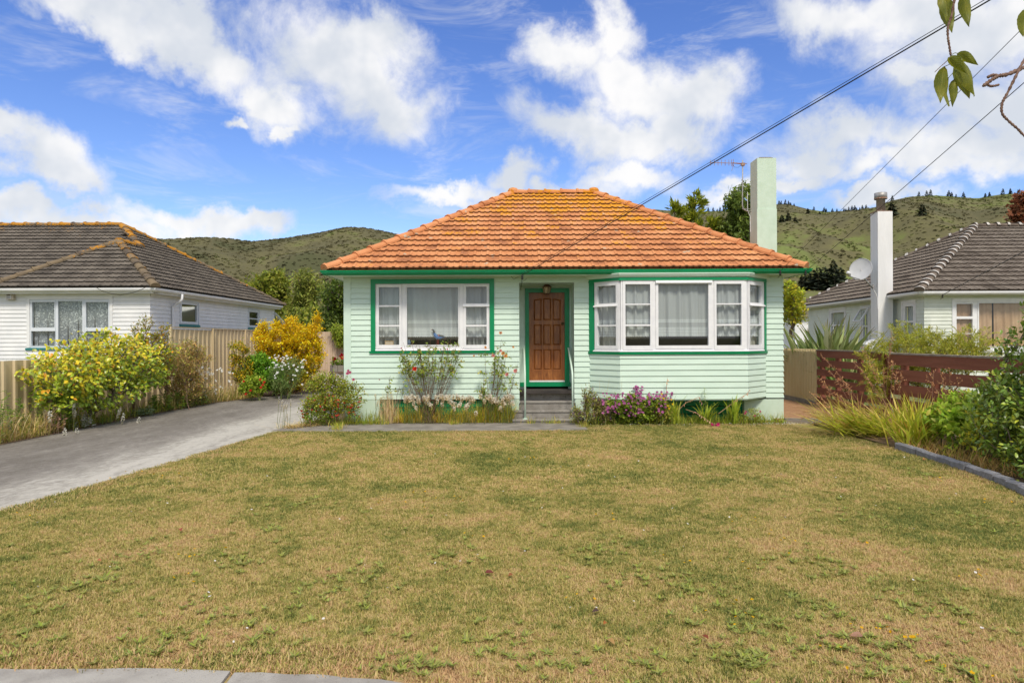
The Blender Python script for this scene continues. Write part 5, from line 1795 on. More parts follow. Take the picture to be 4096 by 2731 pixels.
def raw_mesh(name, V, faces_tri, faces_quad, mat, cols=None):
    me = bpy.data.meshes.new(name)
    V = np.asarray(V, dtype=np.float32)
    me.vertices.add(len(V))
    me.vertices.foreach_set('co', V.ravel())
    ft, fq = np.asarray(faces_tri, dtype=np.int32).reshape(-1, 3), np.asarray(faces_quad, dtype=np.int32).reshape(-1, 4)
    nl = ft.size + fq.size
    me.loops.add(nl)
    me.loops.foreach_set('vertex_index', np.concatenate([ft.ravel(), fq.ravel()]))
    me.polygons.add(len(ft) + len(fq))
    st = np.concatenate([np.arange(len(ft)) * 3, ft.size + np.arange(len(fq)) * 4]).astype(np.int32)
    me.polygons.foreach_set('loop_start', st)
    me.update(calc_edges=True)
    me.validate()
    me.materials.append(mat)
    if cols is not None:
        tint_attr(me, cols)
    return me


def palette(rng, n, pal, jit=0.16):
    """pal: list of (weight, (r, g, b))"""
    w = np.array([p[0] for p in pal], float)
    c = np.array([p[1] for p in pal])
    k = rng.choice(len(pal), n, p=w / w.sum())
    c = c * (1 + 1.6 * np.clip(1 - c.max(1, keepdims=True) * 1.4, 0, 1))
    c = c * np.array([1.08, 1.0, 0.75]) if c[:, 2].max() < 0.3 else c
    return np.clip(c[k] * (1 + rng.normal(0, jit, (n, 1))) * (1 + rng.normal(0, 0.05, (n, 3))), 0.003, 0.9)


def leaf_mesh(name, P, D, U, L, Wd, cols, mat, shape='oval', fold=0.22, curl=0.25, edge=None):
    """P base, D axis, U face normal, L length, Wd full width; arrays over leaves"""
    n = len(P)
    D = unit(D)
    S = unit(np.cross(D, U))
    N = np.cross(S, D)
    L, Wd = np.broadcast_to(L, n)[:, None], np.broadcast_to(Wd, n)[:, None] / 2
    if shape == 'card':
        V = np.stack([P, P + D * L * 0.5 + S * Wd - N * L * curl * 0.3, P + D * L - N * L * curl, P + D * L * 0.5 - S * Wd - N * L * curl * 0.3], 1)
        i = np.arange(n)[:, None] * 4
        return raw_mesh(name, V.reshape(-1, 3), [], i + np.array([[0, 1, 2, 3]]), mat, np.repeat(cols, 4, 0))
    V = np.stack([P,
                  P + D * L * 0.30 + S * Wd * 0.92 + N * Wd * fold, P + D * L * 0.30, P + D * L * 0.30 - S * Wd * 0.92 + N * Wd * fold,
                  P + D * L * 0.66 + S * Wd * 0.80 + N * (Wd * fold - L * curl * 0.35), P + D * L * 0.66 - N * L * curl * 0.35, P + D * L * 0.66 - S * Wd * 0.80 + N * (Wd * fold - L * curl * 0.35),
                  P + D * L - N * L * curl], 1)
    i = np.arange(n)[:, None] * 8
    tri = np.concatenate([i + np.array([[0, 1, 2]]), i + np.array([[0, 2, 3]]), i + np.array([[4, 7, 5]]), i + np.array([[5, 7, 6]])])
    qd = np.concatenate([i + np.array([[1, 4, 5, 2]]), i + np.array([[2, 5, 6, 3]])])
    c8 = np.repeat(cols, 8, 0).reshape(n, 8, 3)
    if edge is not None:
        c8[:, 7] = edge
    return raw_mesh(name, V.reshape(-1, 3), tri, qd, mat, c8.reshape(-1, 3))


def blade_mesh(name, P, az, a0, a1, L, Wd, cols, mat, seg=6, tip=None, tipw=0.0, twist=0.0, fold=0.0):
    """strap leaves: start P, azimuth az, angle from vertical growing a0 -> a1, tip colour blended in"""
    n = len(P)
    az, a0, a1 = (np.broadcast_to(v, n).astype(float) for v in (az, a0, a1))
    L, Wd = np.broadcast_to(L, n).astype(float), np.broadcast_to(Wd, n).astype(float)
    hor = np.stack([np.cos(az), np.sin(az), np.zeros(n)], -1)
    S = np.stack([-np.sin(az + twist), np.cos(az + twist), np.zeros(n)], -1)
    pts, pos = [], np.array(P, dtype=float)
    rows, cc = [], []
    for k in range(seg + 1):
        t = k / seg
        w = Wd * (0.55 + 0.45 * min(1, t * 4)) * (1 - max(0, (t - 0.45) / 0.55) ** 1.6) * 0.5 + 0.0004
        ang = a0 + (a1 - a0) * t ** 1.3
        if fold:
            nrm = np.cross(hor * np.sin(ang)[:, None] + np.array([0, 0, 1.0]) * np.cos(ang)[:, None], S)
            rows.append(np.stack([pos - S * w[:, None] + nrm * (w * fold)[:, None], pos, pos + S * w[:, None] + nrm * (w * fold)[:, None]], 1))
        else:
            rows.append(np.stack([pos - S * w[:, None], pos + S * w[:, None]], 1))
        c = cols
        if tip is not None:
            f = np.clip((t - (1 - tipw)) / max(tipw, 1e-3), 0, 1)
            c = cols * (1 - f) + tip * f
        cc.append(np.repeat(c[:, None, :], rows[-1].shape[1], 1))
        pos = pos + (hor * np.sin(ang)[:, None] + np.array([0, 0, 1.0]) * np.cos(ang)[:, None]) * (L / seg)[:, None]
    m = rows[0].shape[1]
    V = np.stack(rows, 1)                                   # n, seg+1, m, 3
    C = np.stack(cc, 1)
    i = np.arange(n)[:, None] * ((seg + 1) * m)
    q = []
    for k in range(seg):
        for j in range(m - 1):
            q.append(i + np.array([[k * m + j, k * m + j + 1, (k + 1) * m + j + 1, (k + 1) * m + j]]))
    return raw_mesh(name, V.reshape(-1, 3), [], np.concatenate(q), mat, C.reshape(-1, 3))


def seg_mesh(name, A, B, RA, RB, mat, n=5):
    A, B = np.asarray(A, float), np.asarray(B, float)
    T = unit(B - A)
    ref = np.where(np.abs(T[:, 2:3]) > 0.9, np.array([[1.0, 0, 0]]), np.array([[0, 0, 1.0]]))
    S = unit(np.cross(T, ref))
    N = np.cross(T, S)
    an = np.arange(n) * 2 * np.pi / n
    ring = S[:, None, :] * np.cos(an)[None, :, None] + N[:, None, :] * np.sin(an)[None, :, None]
    V = np.concatenate([A[:, None, :] + ring * np.asarray(RA)[:, None, None], B[:, None, :] + ring * np.asarray(RB)[:, None, None]], 1)
    i = np.arange(len(A))[:, None] * 2 * n
    q = np.concatenate([i + np.array([[j, (j + 1) % n, n + (j + 1) % n, n + j]]) for j in range(n)])
    return raw_mesh(name, V.reshape(-1, 3), [], q, mat)


def skeleton(bases, targets, rng, seg=0.25, wob=0.12, r0=0.004, power=0.48, up=0.5, direct=0.35):
    """branch network that reaches every target; returns segments, radii and the targets' incoming directions"""
    bases = np.asarray(bases, float)
    b0 = bases.mean(0)
    targets = np.asarray(targets, float)
    order = np.argsort(np.linalg.norm((targets - b0) * np.array([1, 1, 0.8]), axis=1))
    nodes, par = [b for b in bases], [-1] * len(bases)
    dist = [0.0] * len(bases)
    tip = {}
    for ti in order:
        t = targets[ti]
        nd = np.array(nodes)
        d = np.linalg.norm(nd - t, axis=1)
        climb = np.maximum(0, nd[:, 2] - t[2] + 0.02) * up
        cost = d + np.array(dist) * direct + climb
        k = int(np.argmin(cost))
        a = nd[k]
        ln = d[k]
        m = max(1, int(ln / seg))
        prev = k
        # leave the parent upward a little before bending out
        for j in range(1, m + 1):
            f = j / m
            p = a + (t - a) * f + np.array([0, 0, 1.0]) * math.sin(math.pi * f) * ln * 0.08
            if j < m:
                p = p + rng.normal(0, wob * ln / m, 3)
            nodes.append(p)
            par.append(prev)
            dist.append(dist[prev] + ln / m)
            prev = len(nodes) - 1
        tip[prev] = ti
    n = len(nodes)
    cnt = np.zeros(n)
    for k in tip:
        cnt[k] += 1
    for k in range(n - 1, -1, -1):
        if par[k] >= 0:
            cnt[par[k]] += cnt[k]
    nd = np.array(nodes)
    rad = r0 * np.maximum(cnt, 1) ** power
    idx = [k for k in range(n) if par[k] >= 0]
    A, B = nd[[par[k] for k in idx]], nd[idx]
    RB = rad[idx]
    RA = np.minimum(rad[[par[k] for k in idx]], RB * 1.6)
    tk = sorted(tip, key=lambda k: tip[k])
    dirs = unit(nd[tk] - nd[[par[k] for k in tk]])
    return A, B, RA, RB, nd[tk], dirs


def blob_points(rng, blobs, n, shell=0.45):
    """points in a union of ellipsoids (cx, cy, cz, rx, ry, rz)"""
    B = np.array(blobs, float)
    vol = B[:, 3] * B[:, 4] * B[:, 5]
    k = rng.choice(len(B), n, p=vol ** 0.8 / (vol ** 0.8).sum())
    d = unit(rng.normal(size=(n, 3)))
    r = shell + (1 - shell) * rng.uniform(0, 1, n) ** 0.6
    return B[k, :3] + d * r[:, None] * B[k, 3:], d


def shrub(name, label, cat, base, blobs, rng, n=160, leaves=12, spread=0.12, L=(0.04, 0.07), ratio=0.55, pal=None, mat=None, stem_mat=None, shape='oval', stems=1, base_r=0.1,
          seg=0.15, r0=0.003, group=None, shell=0.45, up_bias=0.35, droop=0.0, wob=0.12, clump_jit=0.14, zmin=0.03, parts=('branches', 'foliage'), curl=0.25, power=0.48, top_pal=None, nside=5, direct=0.35):
    root = thing(name, label, cat, base, group)
    pts, _ = blob_points(rng, blobs, n, shell)
    pts[:, 2] = np.maximum(pts[:, 2], zmin)
    bs = [(base[0] + rng.normal(0, base_r), base[1] + rng.normal(0, base_r), base[2]) for _ in range(stems)]
    A, B, RA, RB, tips, dirs = skeleton(bs, pts, rng, seg, wob, r0, power, 0.5, direct)
    link(parts[0], seg_mesh(parts[0], A, B, RA, RB, stem_mat or TWIG, nside), root)
    if leaves:
        m = len(tips) * leaves
        k = np.repeat(np.arange(len(tips)), leaves)
        back = rng.uniform(0, 1, (m, 1)) ** 1.3
        P = tips[k] - dirs[k] * back * spread * 1.2 + rng.normal(0, spread * 0.45, (m, 3))
        P[:, 2] = np.maximum(P[:, 2], zmin)
        D = unit(dirs[k] * 0.6 + rng.normal(0, 0.75, (m, 3)) + np.array([0, 0, up_bias - droop]))
        U = unit(np.array([0, 0, 1.0]) + rng.normal(0, 0.45, (m, 3)))
        Ls = rng.uniform(L[0], L[1], m)
        cols = palette(rng, m, pal) * (1 + rng.normal(0, clump_jit, len(tips)))[k][:, None]
        if top_pal is not None:
            f = top_pal[1](P)
            tc = palette(rng, m, top_pal[0])
            sel = rng.uniform(0, 1, m) < f
            cols = np.where(sel[:, None], tc, cols)
        link(parts[1], leaf_mesh(parts[1], P, D, U, Ls, Ls * ratio, np.clip(cols, 0.003, 0.9), mat or LEAF, shape, curl=curl), root)
    return root, tips, dirs


def radial_flower(name, C, N, r, petals, col, rng, mat=None, cup=0.35, ratio=0.6, layers=1, jit=0.08, center=None):
    """one mesh of flower heads at centres C facing N"""
    C, N = np.asarray(C, float).reshape(-1, 3), unit(np.asarray(N, float).reshape(-1, 3))
    n = len(C)
    r = np.broadcast_to(r, n)
    Ps, Ds, Us, Ls, Cs = [], [], [], [], []
    ref = np.where(np.abs(N[:, 2:3]) > 0.9, np.array([[1.0, 0, 0]]), np.array([[0, 0, 1.0]]))
    S = unit(np.cross(N, ref))
    T = np.cross(N, S)
    for l in range(layers):
        for k in range(petals):
            a = 2 * math.pi * (k + 0.5 * l) / petals + rng.normal(0, 0.1, n)
            out = S * np.cos(a)[:, None] + T * np.sin(a)[:, None]
            c = cup + 0.5 * l
            Ps.append(C + out * (r * 0.06)[:, None])
            Ds.append(out + N * c)
            Us.append(N - out * c)
            Ls.append(r * (1 - 0.25 * l) * rng.uniform(0.85, 1.1, n))
            Cs.append(np.clip(np.array(col) * (1 + rng.normal(0, jit, (n, 1))), 0.004, 0.92))
    Ls = np.concatenate(Ls)
    return leaf_mesh(name, np.concatenate(Ps), np.concatenate(Ds), np.concatenate(Us), Ls, Ls * ratio, np.concatenate(Cs), mat or PETAL, 'oval', fold=0.3, curl=-0.1)


def blob_head(name, C, r, col, rng, mat=None, n=22, stretch=1.0, jit=0.12):
    """fluffy flower heads: little scales all round each centre"""
    C = np.asarray(C, float).reshape(-1, 3)
    m = len(C) * n
    k = np.repeat(np.arange(len(C)), n)
    d = unit(rng.normal(size=(m, 3)))
    r = np.broadcast_to(r, len(C))[k]
    P = C[k] + d * (r * 0.45)[:, None] * np.array([1, 1, stretch])
    return leaf_mesh(name, P, d + rng.normal(0, 0.3, (m, 3)), rng.normal(size=(m, 3)), r * 0.75, r * 0.6, np.clip(np.array(col) * (1 + rng.normal(0, jit, (m, 1))), 0.004, 0.92), mat or PETAL, 'card')


def grass_clump(name, label, cat, region, n, rng, h, w, pal, lean=(0.1, 0.6), bend=0.6, tip=None, tipw=0.3, mat=None, kind=None, z=0.02, parent=None, seg=4):
    """loose blades over a patch; region is a function giving n base points"""
    P = region(n)
    P = np.concatenate([P, np.full((len(P), 1), z)], 1) if P.shape[1] == 2 else P
    n = len(P)
    a0 = rng.uniform(*lean, n)
    me = blade_mesh(name, P, rng.uniform(0, 6.28, n), a0, a0 + rng.uniform(0.2, 1.0, n) * bend, h[0] * 0.7 + (h[1] * 1.15 - h[0] * 0.7) * rng.uniform(0, 1, n) ** 1.7, rng.uniform(*w, n), palette(rng, n, pal), mat or LEAF, seg,
                    None if tip is None else np.array(tip), tipw)
    o = link(name, me, parent)
    if label:
        tag(o, label, cat, kind=kind)
    return o


def rect_region(rng, x0, x1, y0, y1):
    return lambda n: np.stack([rng.uniform(x0, x1, n), rng.uniform(y0, y1, n)], -1)


def spot_region(rng, spots, sd):
    s = np.array(spots)
    return lambda n: s[rng.integers(0, len(s), n)] + rng.normal(0, sd, (n, 2))

# ================================================================== trees
G_DK, G_MD, G_LT, G_YL = (0.028, 0.055, 0.012), (0.055, 0.095, 0.018), (0.105, 0.150, 0.028), (0.19, 0.20, 0.03)


def tree(name, label, base, blobs, seed, n=260, leaves=34, L=(0.16, 0.30), ratio=0.5, pal=None, spread=0.42, droop=0.0, r0=0.012, shape='card', shell=0.35, bark=None, group=None, up_bias=0.2, seg=0.6):
    rng = np.random.default_rng(seed)
    return shrub(name, label, 'tree', base, blobs, rng, n, leaves, spread, L, ratio, pal, LEAF, bark or BARK, shape, 1, 0.02, seg, r0, group, shell, up_bias, droop, 0.14, 0.18, 0.3, ('trunk', 'crown'), 0.2, 0.52)


def bl(x0, y0, x1, y1, Y, dep):
    """ellipsoid that fills the photo box (2352 px measure) at distance Y"""
    a, b_ = atd(x0, y0, Y), atd(x1, y1, Y)
    return ((a.x + b_.x) / 2, Y, (a.z + b_.z) / 2, abs(b_.x - a.x) / 2, dep, abs(a.z - b_.z) / 2)


def gbase(x, Y):
    return (atd(x, 900, Y).x, Y, 0.0)


OLIVE = [(3, (0.085, 0.11, 0.02)), (3, (0.12, 0.145, 0.026)), (2, (0.165, 0.18, 0.034)), (1, (0.055, 0.075, 0.016))]
tree('poplar_tree', 'loose olive green tree rising above the end of the white house roof', gbase(630, 46), [bl(580, 628, 665, 700, 46, 1.8), bl(600, 680, 700, 770, 46, 1.8), bl(628, 622, 648, 660, 46, 0.6)], 61, 240, 40, (0.18, 0.36), 0.5, OLIVE)
tree('poplar_tree', 'small olive tree half hidden behind the ridge of the white house', gbase(575, 50), [bl(552, 640, 600, 700, 50, 1.5), bl(545, 665, 610, 740, 50, 1.5)], 62, 120, 36, (0.18, 0.36), 0.5, [(1, (0.13, 0.145, 0.03)), (1, (0.09, 0.11, 0.025))])
tree('willow_tree', 'pale feathery willow between the two houses', gbase(705, 44), [bl(676, 625, 735, 700, 44, 1.5), bl(660, 680, 745, 790, 44, 1.7), bl(690, 622, 712, 650, 44, 0.5)], 63, 260, 40, (0.2, 0.4), 0.3, [(2, (0.125, 0.15, 0.04)), (2, (0.09, 0.115, 0.028)), (1, (0.16, 0.175, 0.055))], droop=0.6)
tree('evergreen_tree', 'dark glossy evergreen close to the corner of the mint house', gbase(775, 36), [bl(738, 640, 830, 720, 36, 1.6), bl(725, 690, 835, 800, 36, 1.8)], 64, 260, 44, (0.14, 0.26), 0.5, [(2, (0.050, 0.078, 0.016)), (2, (0.028, 0.048, 0.011)), (1, (0.095, 0.125, 0.025))])
tree('screen_tree', 'low dark green tree filling the gap above the back fence', gbase(690, 38), [bl(640, 705, 760, 800, 38, 1.6), bl(620, 740, 700, 830, 38, 1.4)], 65, 180, 40, (0.16, 0.3), 0.5, OLIVE)
tree('weeping_tree', 'dark green weeping tree beside the mint chimney', gbase(1700, 40), [bl(1672, 425, 1740, 520, 40, 1.6), bl(1655, 480, 1760, 640, 40, 2.0), bl(1668, 555, 1735, 690, 40, 1.8)], 66, 300, 46, (0.2, 0.40), 0.4, [(2, (0.052, 0.080, 0.02)), (2, (0.075, 0.110, 0.026)), (1, (0.11, 0.15, 0.04))], droop=0.8)
tree('citrus_tree', 'yellow green leafy tree behind the mint house corner', gbase(1830, 25), [bl(1785, 645, 1842, 700, 25, 0.9), bl(1780, 680, 1850, 740, 25, 0.9)], 67, 110, 26, (0.09, 0.16), 0.5, [(2, (0.20, 0.22, 0.02)), (2, (0.13, 0.17, 0.02)), (1, (0.30, 0.29, 0.03))], shape='oval', spread=0.2, r0=0.006, seg=0.3)

# wind-bent conifer: branches swept to the right with upswept sprays
rng = np.random.default_rng(70)
cb_ = Vector(gbase(1600, 41))
con = thing('conifer_tree', 'yellow green wind-bent conifer behind the orange roof', 'tree', cb_)
A, B, RA, RB, P, D = [], [], [], [], [], []
for (tx, ty, lean, hs) in ((1598, 452, 1.0, 1.0), (1550, 476, 0.9, 0.8), (1640, 500, 1.0, 0.75), (1665, 520, 1.0, 0.7)):
    top = np.array(atd(tx, ty, 41))
    bot = np.array([top[0] - 0.4, 41, 0.0])
    for k in range(8):
        f0, f1 = k / 8, (k + 1) / 8
        A.append(bot + (top - bot) * f0); B.append(bot + (top - bot) * f1)
        RA.append(0.16 * (1 - f0) + 0.01); RB.append(0.16 * (1 - f1) + 0.01)
    for k in range(60):
        f = rng.uniform(0.25, 0.99)
        o_ = bot + (top - bot) * f
        a = rng.uniform(0, 6.28)
        ln = (1 - f) * 3.2 * hs + 0.35
        dr_ = np.array([math.cos(a) + 0.45, math.sin(a), 0.55])
        dr_ /= np.linalg.norm(dr_)
        e_ = o_ + dr_ * ln * rng.uniform(0.6, 1.0)
        A.append(o_); B.append(e_); RA.append(0.03); RB.append(0.006)
        m = int(26 + ln * 30)
        t = rng.uniform(0.25, 1.05, m) ** 0.8
        P.append(o_ + (e_ - o_) * t[:, None] + rng.normal(0, 0.13, (m, 3)) * (1.2 - t[:, None] * 0.7))
        D.append(np.tile(dr_ + np.array([0.25, 0, 0.25]), (m, 1)) + rng.normal(0, 0.45, (m, 3)))
P, D = np.concatenate(P), np.concatenate(D)
link('trunk', seg_mesh('trunk', A, B, RA, RB, BARK), con)
Ls = rng.uniform(0.22, 0.45, len(P))
link('crown', leaf_mesh('crown', P, D, rng.normal(size=(len(P), 3)), Ls, Ls * 0.28, palette(rng, len(P), [(3, (0.13, 0.16, 0.018)), (2, (0.19, 0.21, 0.025)), (2, (0.06, 0.085, 0.013))], 0.2), LEAF, 'card'), con)

# ridge-line pines and dark trees on the hill, each one its own
PINE = material('far pine foliage', (0.022, 0.034, 0.016), (0.035, 0.050, 0.022), 0.4, 0.95)


def pine_mesh(seed):
    r = np.random.default_rng(seed)
    n = 130
    f = r.uniform(0.08, 1, n) ** 0.8
    a = r.uniform(0, 6.28, n)
    rad = (1.02 - f) ** 0.8 * 0.30 * r.uniform(0.5, 1.1, n)
    P = np.stack([np.cos(a) * rad * 0.3, np.sin(a) * rad * 0.3, f], -1)
    D = np.stack([np.cos(a), np.sin(a), r.uniform(-0.3, 0.3, n)], -1)
    me = leaf_mesh('pine', P, D, np.tile([0, 0, 1.0], (n, 1)) + r.normal(0, 0.4, (n, 3)), rad + 0.05, rad * 0.8 + 0.05, np.ones((n, 3)), PINE, 'card')
    return me


pm_ = [pine_mesh(k) for k in range(4)]
tm_ = MB().tube([(0, 0, -0.05), (0, 0, 0.9)], [0.03, 0.006], 5).mesh('trunk', BARK)


def far_tree(name, label, u, t, h, k, group=None, wide=1.0):
    D_ = float(ridge_d(np.array(u)) * t)
    z = float(hill_z(np.array(u), np.array(t)))
    o = thing(name, label, 'tree', (u * D_, D_, z - 0.4), group)
    c = link('crown', pm_[k % 4], o)
    c.matrix_parent_inverse = Matrix.Identity(4)
    c.scale = (h * wide, h * wide, h)
    c.rotation_euler = (0, 0, k * 1.7)
    tk = link('trunk', tm_, o)
    tk.matrix_parent_inverse = Matrix.Identity(4)
    tk.scale = (h, h, h)
    return o


rp = random.Random(17)
ux = lambda x: (x * K - CXP) / FPX
for x in [1628, 1640, 1648, 1656, 1664, 1790, 1797, 1804, 1811, 1818, 1826]:
    far_tree('ridge_pine', 'small dark pine in the cluster on the ridge beside the mint chimney', ux(x + rp.uniform(-2, 2)), 0.995, rp.uniform(3.2, 6), rp.randrange(9), 'ridge pines beside the mint chimney')
for x in [1870, 1893, 1899, 1915, 1922, 1941, 1946, 1952, 1958, 1964, 1970, 1977, 1984, 1990]:
    far_tree('ridge_pine', 'small dark pine in the row on the ridge between the two chimneys', ux(x + rp.uniform(-2, 2)), 0.995, rp.uniform(3.2, 6), rp.randrange(9), 'ridge pines between the chimneys')
for x in [2052, 2114, 2130, 2140, 2180, 2186, 2196, 2216, 2264, 2274, 2306, 2320, 2322, 2340]:
    far_tree('ridge_pine', 'lone dark pine on the bare ridge above the cream house', ux(x + rp.uniform(-2, 2)), 0.995, rp.uniform(3.5, 7), rp.randrange(9), 'scattered ridge pines above the cream house')
for x, t, h in [(1797, 0.80, 8), (1812, 0.82, 8), (1828, 0.80, 7), (1857, 0.93, 6), (1884, 0.92, 4), (2120, 0.78, 9), (2050, 0.8, 12), (1915, 0.62, 9)]:
    far_tree('hillside_pine', 'dark pine standing by itself on the slope behind the cream house', ux(x), t, h, rp.randrange(9), 'single pines on the slope', 1.3)
for x, t, h in [(1868, 0.50, 11), (1880, 0.49, 12), (1893, 0.5, 12), (1905, 0.50, 11), (1918, 0.49, 12), (1930, 0.5, 11), (1856, 0.5, 10), (1845, 0.49, 9)]:
    far_tree('hillside_pine', 'dark pine in the clump at the foot of the hill behind the flax', ux(x), t, h, rp.randrange(9), 'pine clump at the hill foot', 1.5)
rustyp = [(1, (0.16, 0.062, 0.04)), (1, (0.12, 0.05, 0.035)), (1, (0.09, 0.045, 0.03))]
tree('copper_tree', 'large copper brown tree at the far end of the ridge', (0.755 * 300, 300, 48), [(0.762 * 300, 300, 59, 7, 6, 6), (0.752 * 300, 300, 54, 5, 5, 5)], 77, 200, 40, (1.4, 2.6), 0.6, rustyp, 2.6, r0=0.1, seg=4)

# a small far building seen past the mint house
fb = thing('far_shed', 'small grey roofed shed far behind the flax bush', 'shed', atd(1848, 760, 60))
p0, p1 = atd(1826, 725, 60), atd(1870, 770, 60)
MB().box(p0.x, p1.x + 3, 60, 64, 0, p0.z - 0.1).build('wall', WHITEB, fb)
MB().hexa([(p0.x - 0.4, 59.6, p0.z - 0.1), (p1.x + 3.4, 59.6, p0.z - 0.1), (p1.x + 3.4, 64.4, p0.z - 0.1), (p0.x - 0.4, 64.4, p0.z - 0.1), (p0.x + 0.4, 61.5, p0.z + 0.75), (p1.x + 3, 61.5, p0.z + 0.75), (p1.x + 3, 62.5, p0.z + 0.75), (p0.x + 0.4, 62.5, p0.z + 0.75)]).build('roof', BROWNT, fb)

# ================================================================== left bed
YG = [(3, (0.34, 0.31, 0.018)), (3, (0.24, 0.26, 0.020)), (3, (0.15, 0.20, 0.022)), (1, (0.46, 0.33, 0.03)), (0.4, (0.48, 0.24, 0.03))]
GRN = [(2, (0.075, 0.135, 0.018)), (2, (0.11, 0.17, 0.022)), (1, (0.045, 0.085, 0.015))]
rng = np.random.default_rng(101)
cam_b = (-9.05, 14.7, 0.0)
blobs = [(-9.0, 14.1, 1.30, 0.75, 1.05, 0.62), (-8.95, 15.2, 1.45, 0.75, 1.1, 0.62), (-9.0, 16.2, 1.25, 0.75, 0.9, 0.75), (-8.9, 14.9, 0.85, 0.75, 1.5, 0.55), (-8.9, 16.7, 1.35, 0.7, 0.8, 0.6), (-8.95, 13.6, 1.0, 0.7, 0.7, 0.6)]
sh, tips, dirs = shrub('camellia_bush', 'big bush with large yellow and lime leaves beside the driveway', 'bush', cam_b, blobs, rng, 520, 0, stem_mat=BARK, stems=3, base_r=0.12, seg=0.22, r0=0.004, shell=0.5)
n = len(tips) * 14
k = np.repeat(np.arange(len(tips)), 14)
P = tips[k] - dirs[k] * rng.uniform(0, 0.16, (n, 1)) + rng.normal(0, 0.075, (n, 3))
D = unit(dirs[k] * 0.5 + rng.normal(0, 0.7, (n, 3)) + np.array([0.15, -0.15, -0.05]))
U = unit(np.array([0.1, -0.5, 0.8]) + rng.normal(0, 0.4, (n, 3)))
yel = np.clip((P[:, 2] - 0.75) / 0.9 - (P[:, 1] - 15.3) * 0.18, 0.05, 0.95)
cols = np.where((rng.uniform(0, 1, n) < yel)[:, None], palette(rng, n, YG), palette(rng, n, [(1, (0.15, 0.21, 0.022)), (1, (0.09, 0.145, 0.018)), (0.5, (0.24, 0.27, 0.02))]))
Ls = rng.uniform(0.07, 0.115, n)
near = np.argsort(np.linalg.norm(P - np.array([0, 0, EYE]), axis=1) - 0.6 * P[:, 2])
big = near[:280]
rest = near[280:]
link('foliage', leaf_mesh('foliage', P[rest], D[rest], U[rest], Ls[rest], Ls[rest] * 0.6, cols[rest], GLOSSY, 'oval', curl=0.3), sh)
for i in big:
    link('leaf', leaf_mesh('leaf', P[i:i + 1], D[i:i + 1], U[i:i + 1], Ls[i:i + 1] * 1.1, Ls[i:i + 1] * 0.68, cols[i:i + 1], GLOSSY, 'oval', curl=0.3), sh)

rng = np.random.default_rng(102)
shrub('dying_shrub', 'half dead brown twiggy shrub next to the yellow leaved bush', 'shrub', (-8.85, 18.2, 0), [(-8.85, 17.7, 1.15, 0.6, 0.8, 0.55), (-8.8, 18.6, 1.35, 0.55, 0.8, 0.5), (-8.75, 18.5, 0.6, 0.55, 0.9, 0.45)], rng, 640, 13, 0.11, (0.045, 0.08), 0.42,
      [(3, (0.19, 0.14, 0.06)), (2, (0.26, 0.20, 0.09)), (3, (0.15, 0.16, 0.04)), (1, (0.30, 0.20, 0.11))], stem_mat=TWIGR, stems=16, base_r=0.25, seg=0.12, r0=0.003, shell=0.2, direct=0.9, power=0.34)
rng = np.random.default_rng(103)
shrub('tall_shrub', 'rusty tipped shrub behind the yellow leaved bush', 'shrub', (-9.35, 16.8, 0), [bl(305, 735, 395, 790, 16.8, 0.35), bl(320, 722, 350, 745, 16.8, 0.2), bl(300, 760, 400, 840, 16.8, 0.35)], rng, 150, 9, 0.1, (0.05, 0.09), 0.4,
      [(2, (0.14, 0.15, 0.03)), (2, (0.20, 0.165, 0.04)), (1, (0.26, 0.16, 0.04)), (1, (0.07, 0.10, 0.02))], stem_mat=TWIG, stems=2, seg=0.2, r0=0.003)
GOLD = [(5, (0.88, 0.60, 0.016)), (3, (0.90, 0.66, 0.03)), (2, (0.78, 0.52, 0.016)), (1, (0.5, 0.42, 0.03))]
rng = np.random.default_rng(104)
gy_ = 22.8
gold_blobs = [bl(585, 735, 690, 830, gy_, 0.8), bl(640, 740, 742, 840, gy_, 0.8), bl(690, 790, 748, 860, gy_, 0.6), bl(600, 790, 700, 860, gy_, 0.7), bl(722, 715, 740, 760, gy_, 0.2), bl(610, 830, 740, 895, gy_, 0.6), bl(588, 760, 640, 840, gy_, 0.5), bl(700, 735, 735, 800, gy_, 0.4), bl(578, 735, 620, 790, gy_, 0.4), bl(655, 728, 690, 770, gy_, 0.3)]
shrub('golden_bush', 'large golden yellow privet bush at the end of the driveway', 'bush', (atd(660, 900, gy_).x, gy_, 0), gold_blobs, rng, 700, 32, 0.14, (0.06, 0.10), 0.5, GOLD, LEAF, TWIG, stems=4, base_r=0.2, seg=0.2, r0=0.004, shell=0.35,
      top_pal=([(2, (0.13, 0.15, 0.015)), (1, (0.28, 0.22, 0.015))], lambda P: np.clip((1.35 - P[:, 2]) * 0.9, 0.06, 0.75)))
rng = np.random.default_rng(105)
shrub('golden_bush', 'small gold and green privet sprig by the steel fence', 'bush', (atd(545, 900, 21).x, 21, 0), [bl(527, 785, 572, 830, 21, 0.3), bl(528, 815, 580, 880, 21, 0.35), bl(525, 775, 540, 800, 21, 0.15)], rng, 90, 22, 0.1, (0.05, 0.08), 0.5, [(2, (0.52, 0.34, 0.015)), (2, (0.2, 0.2, 0.02)), (2, (0.10, 0.13, 0.015))], stems=2, seg=0.15)
rng = np.random.default_rng(106)
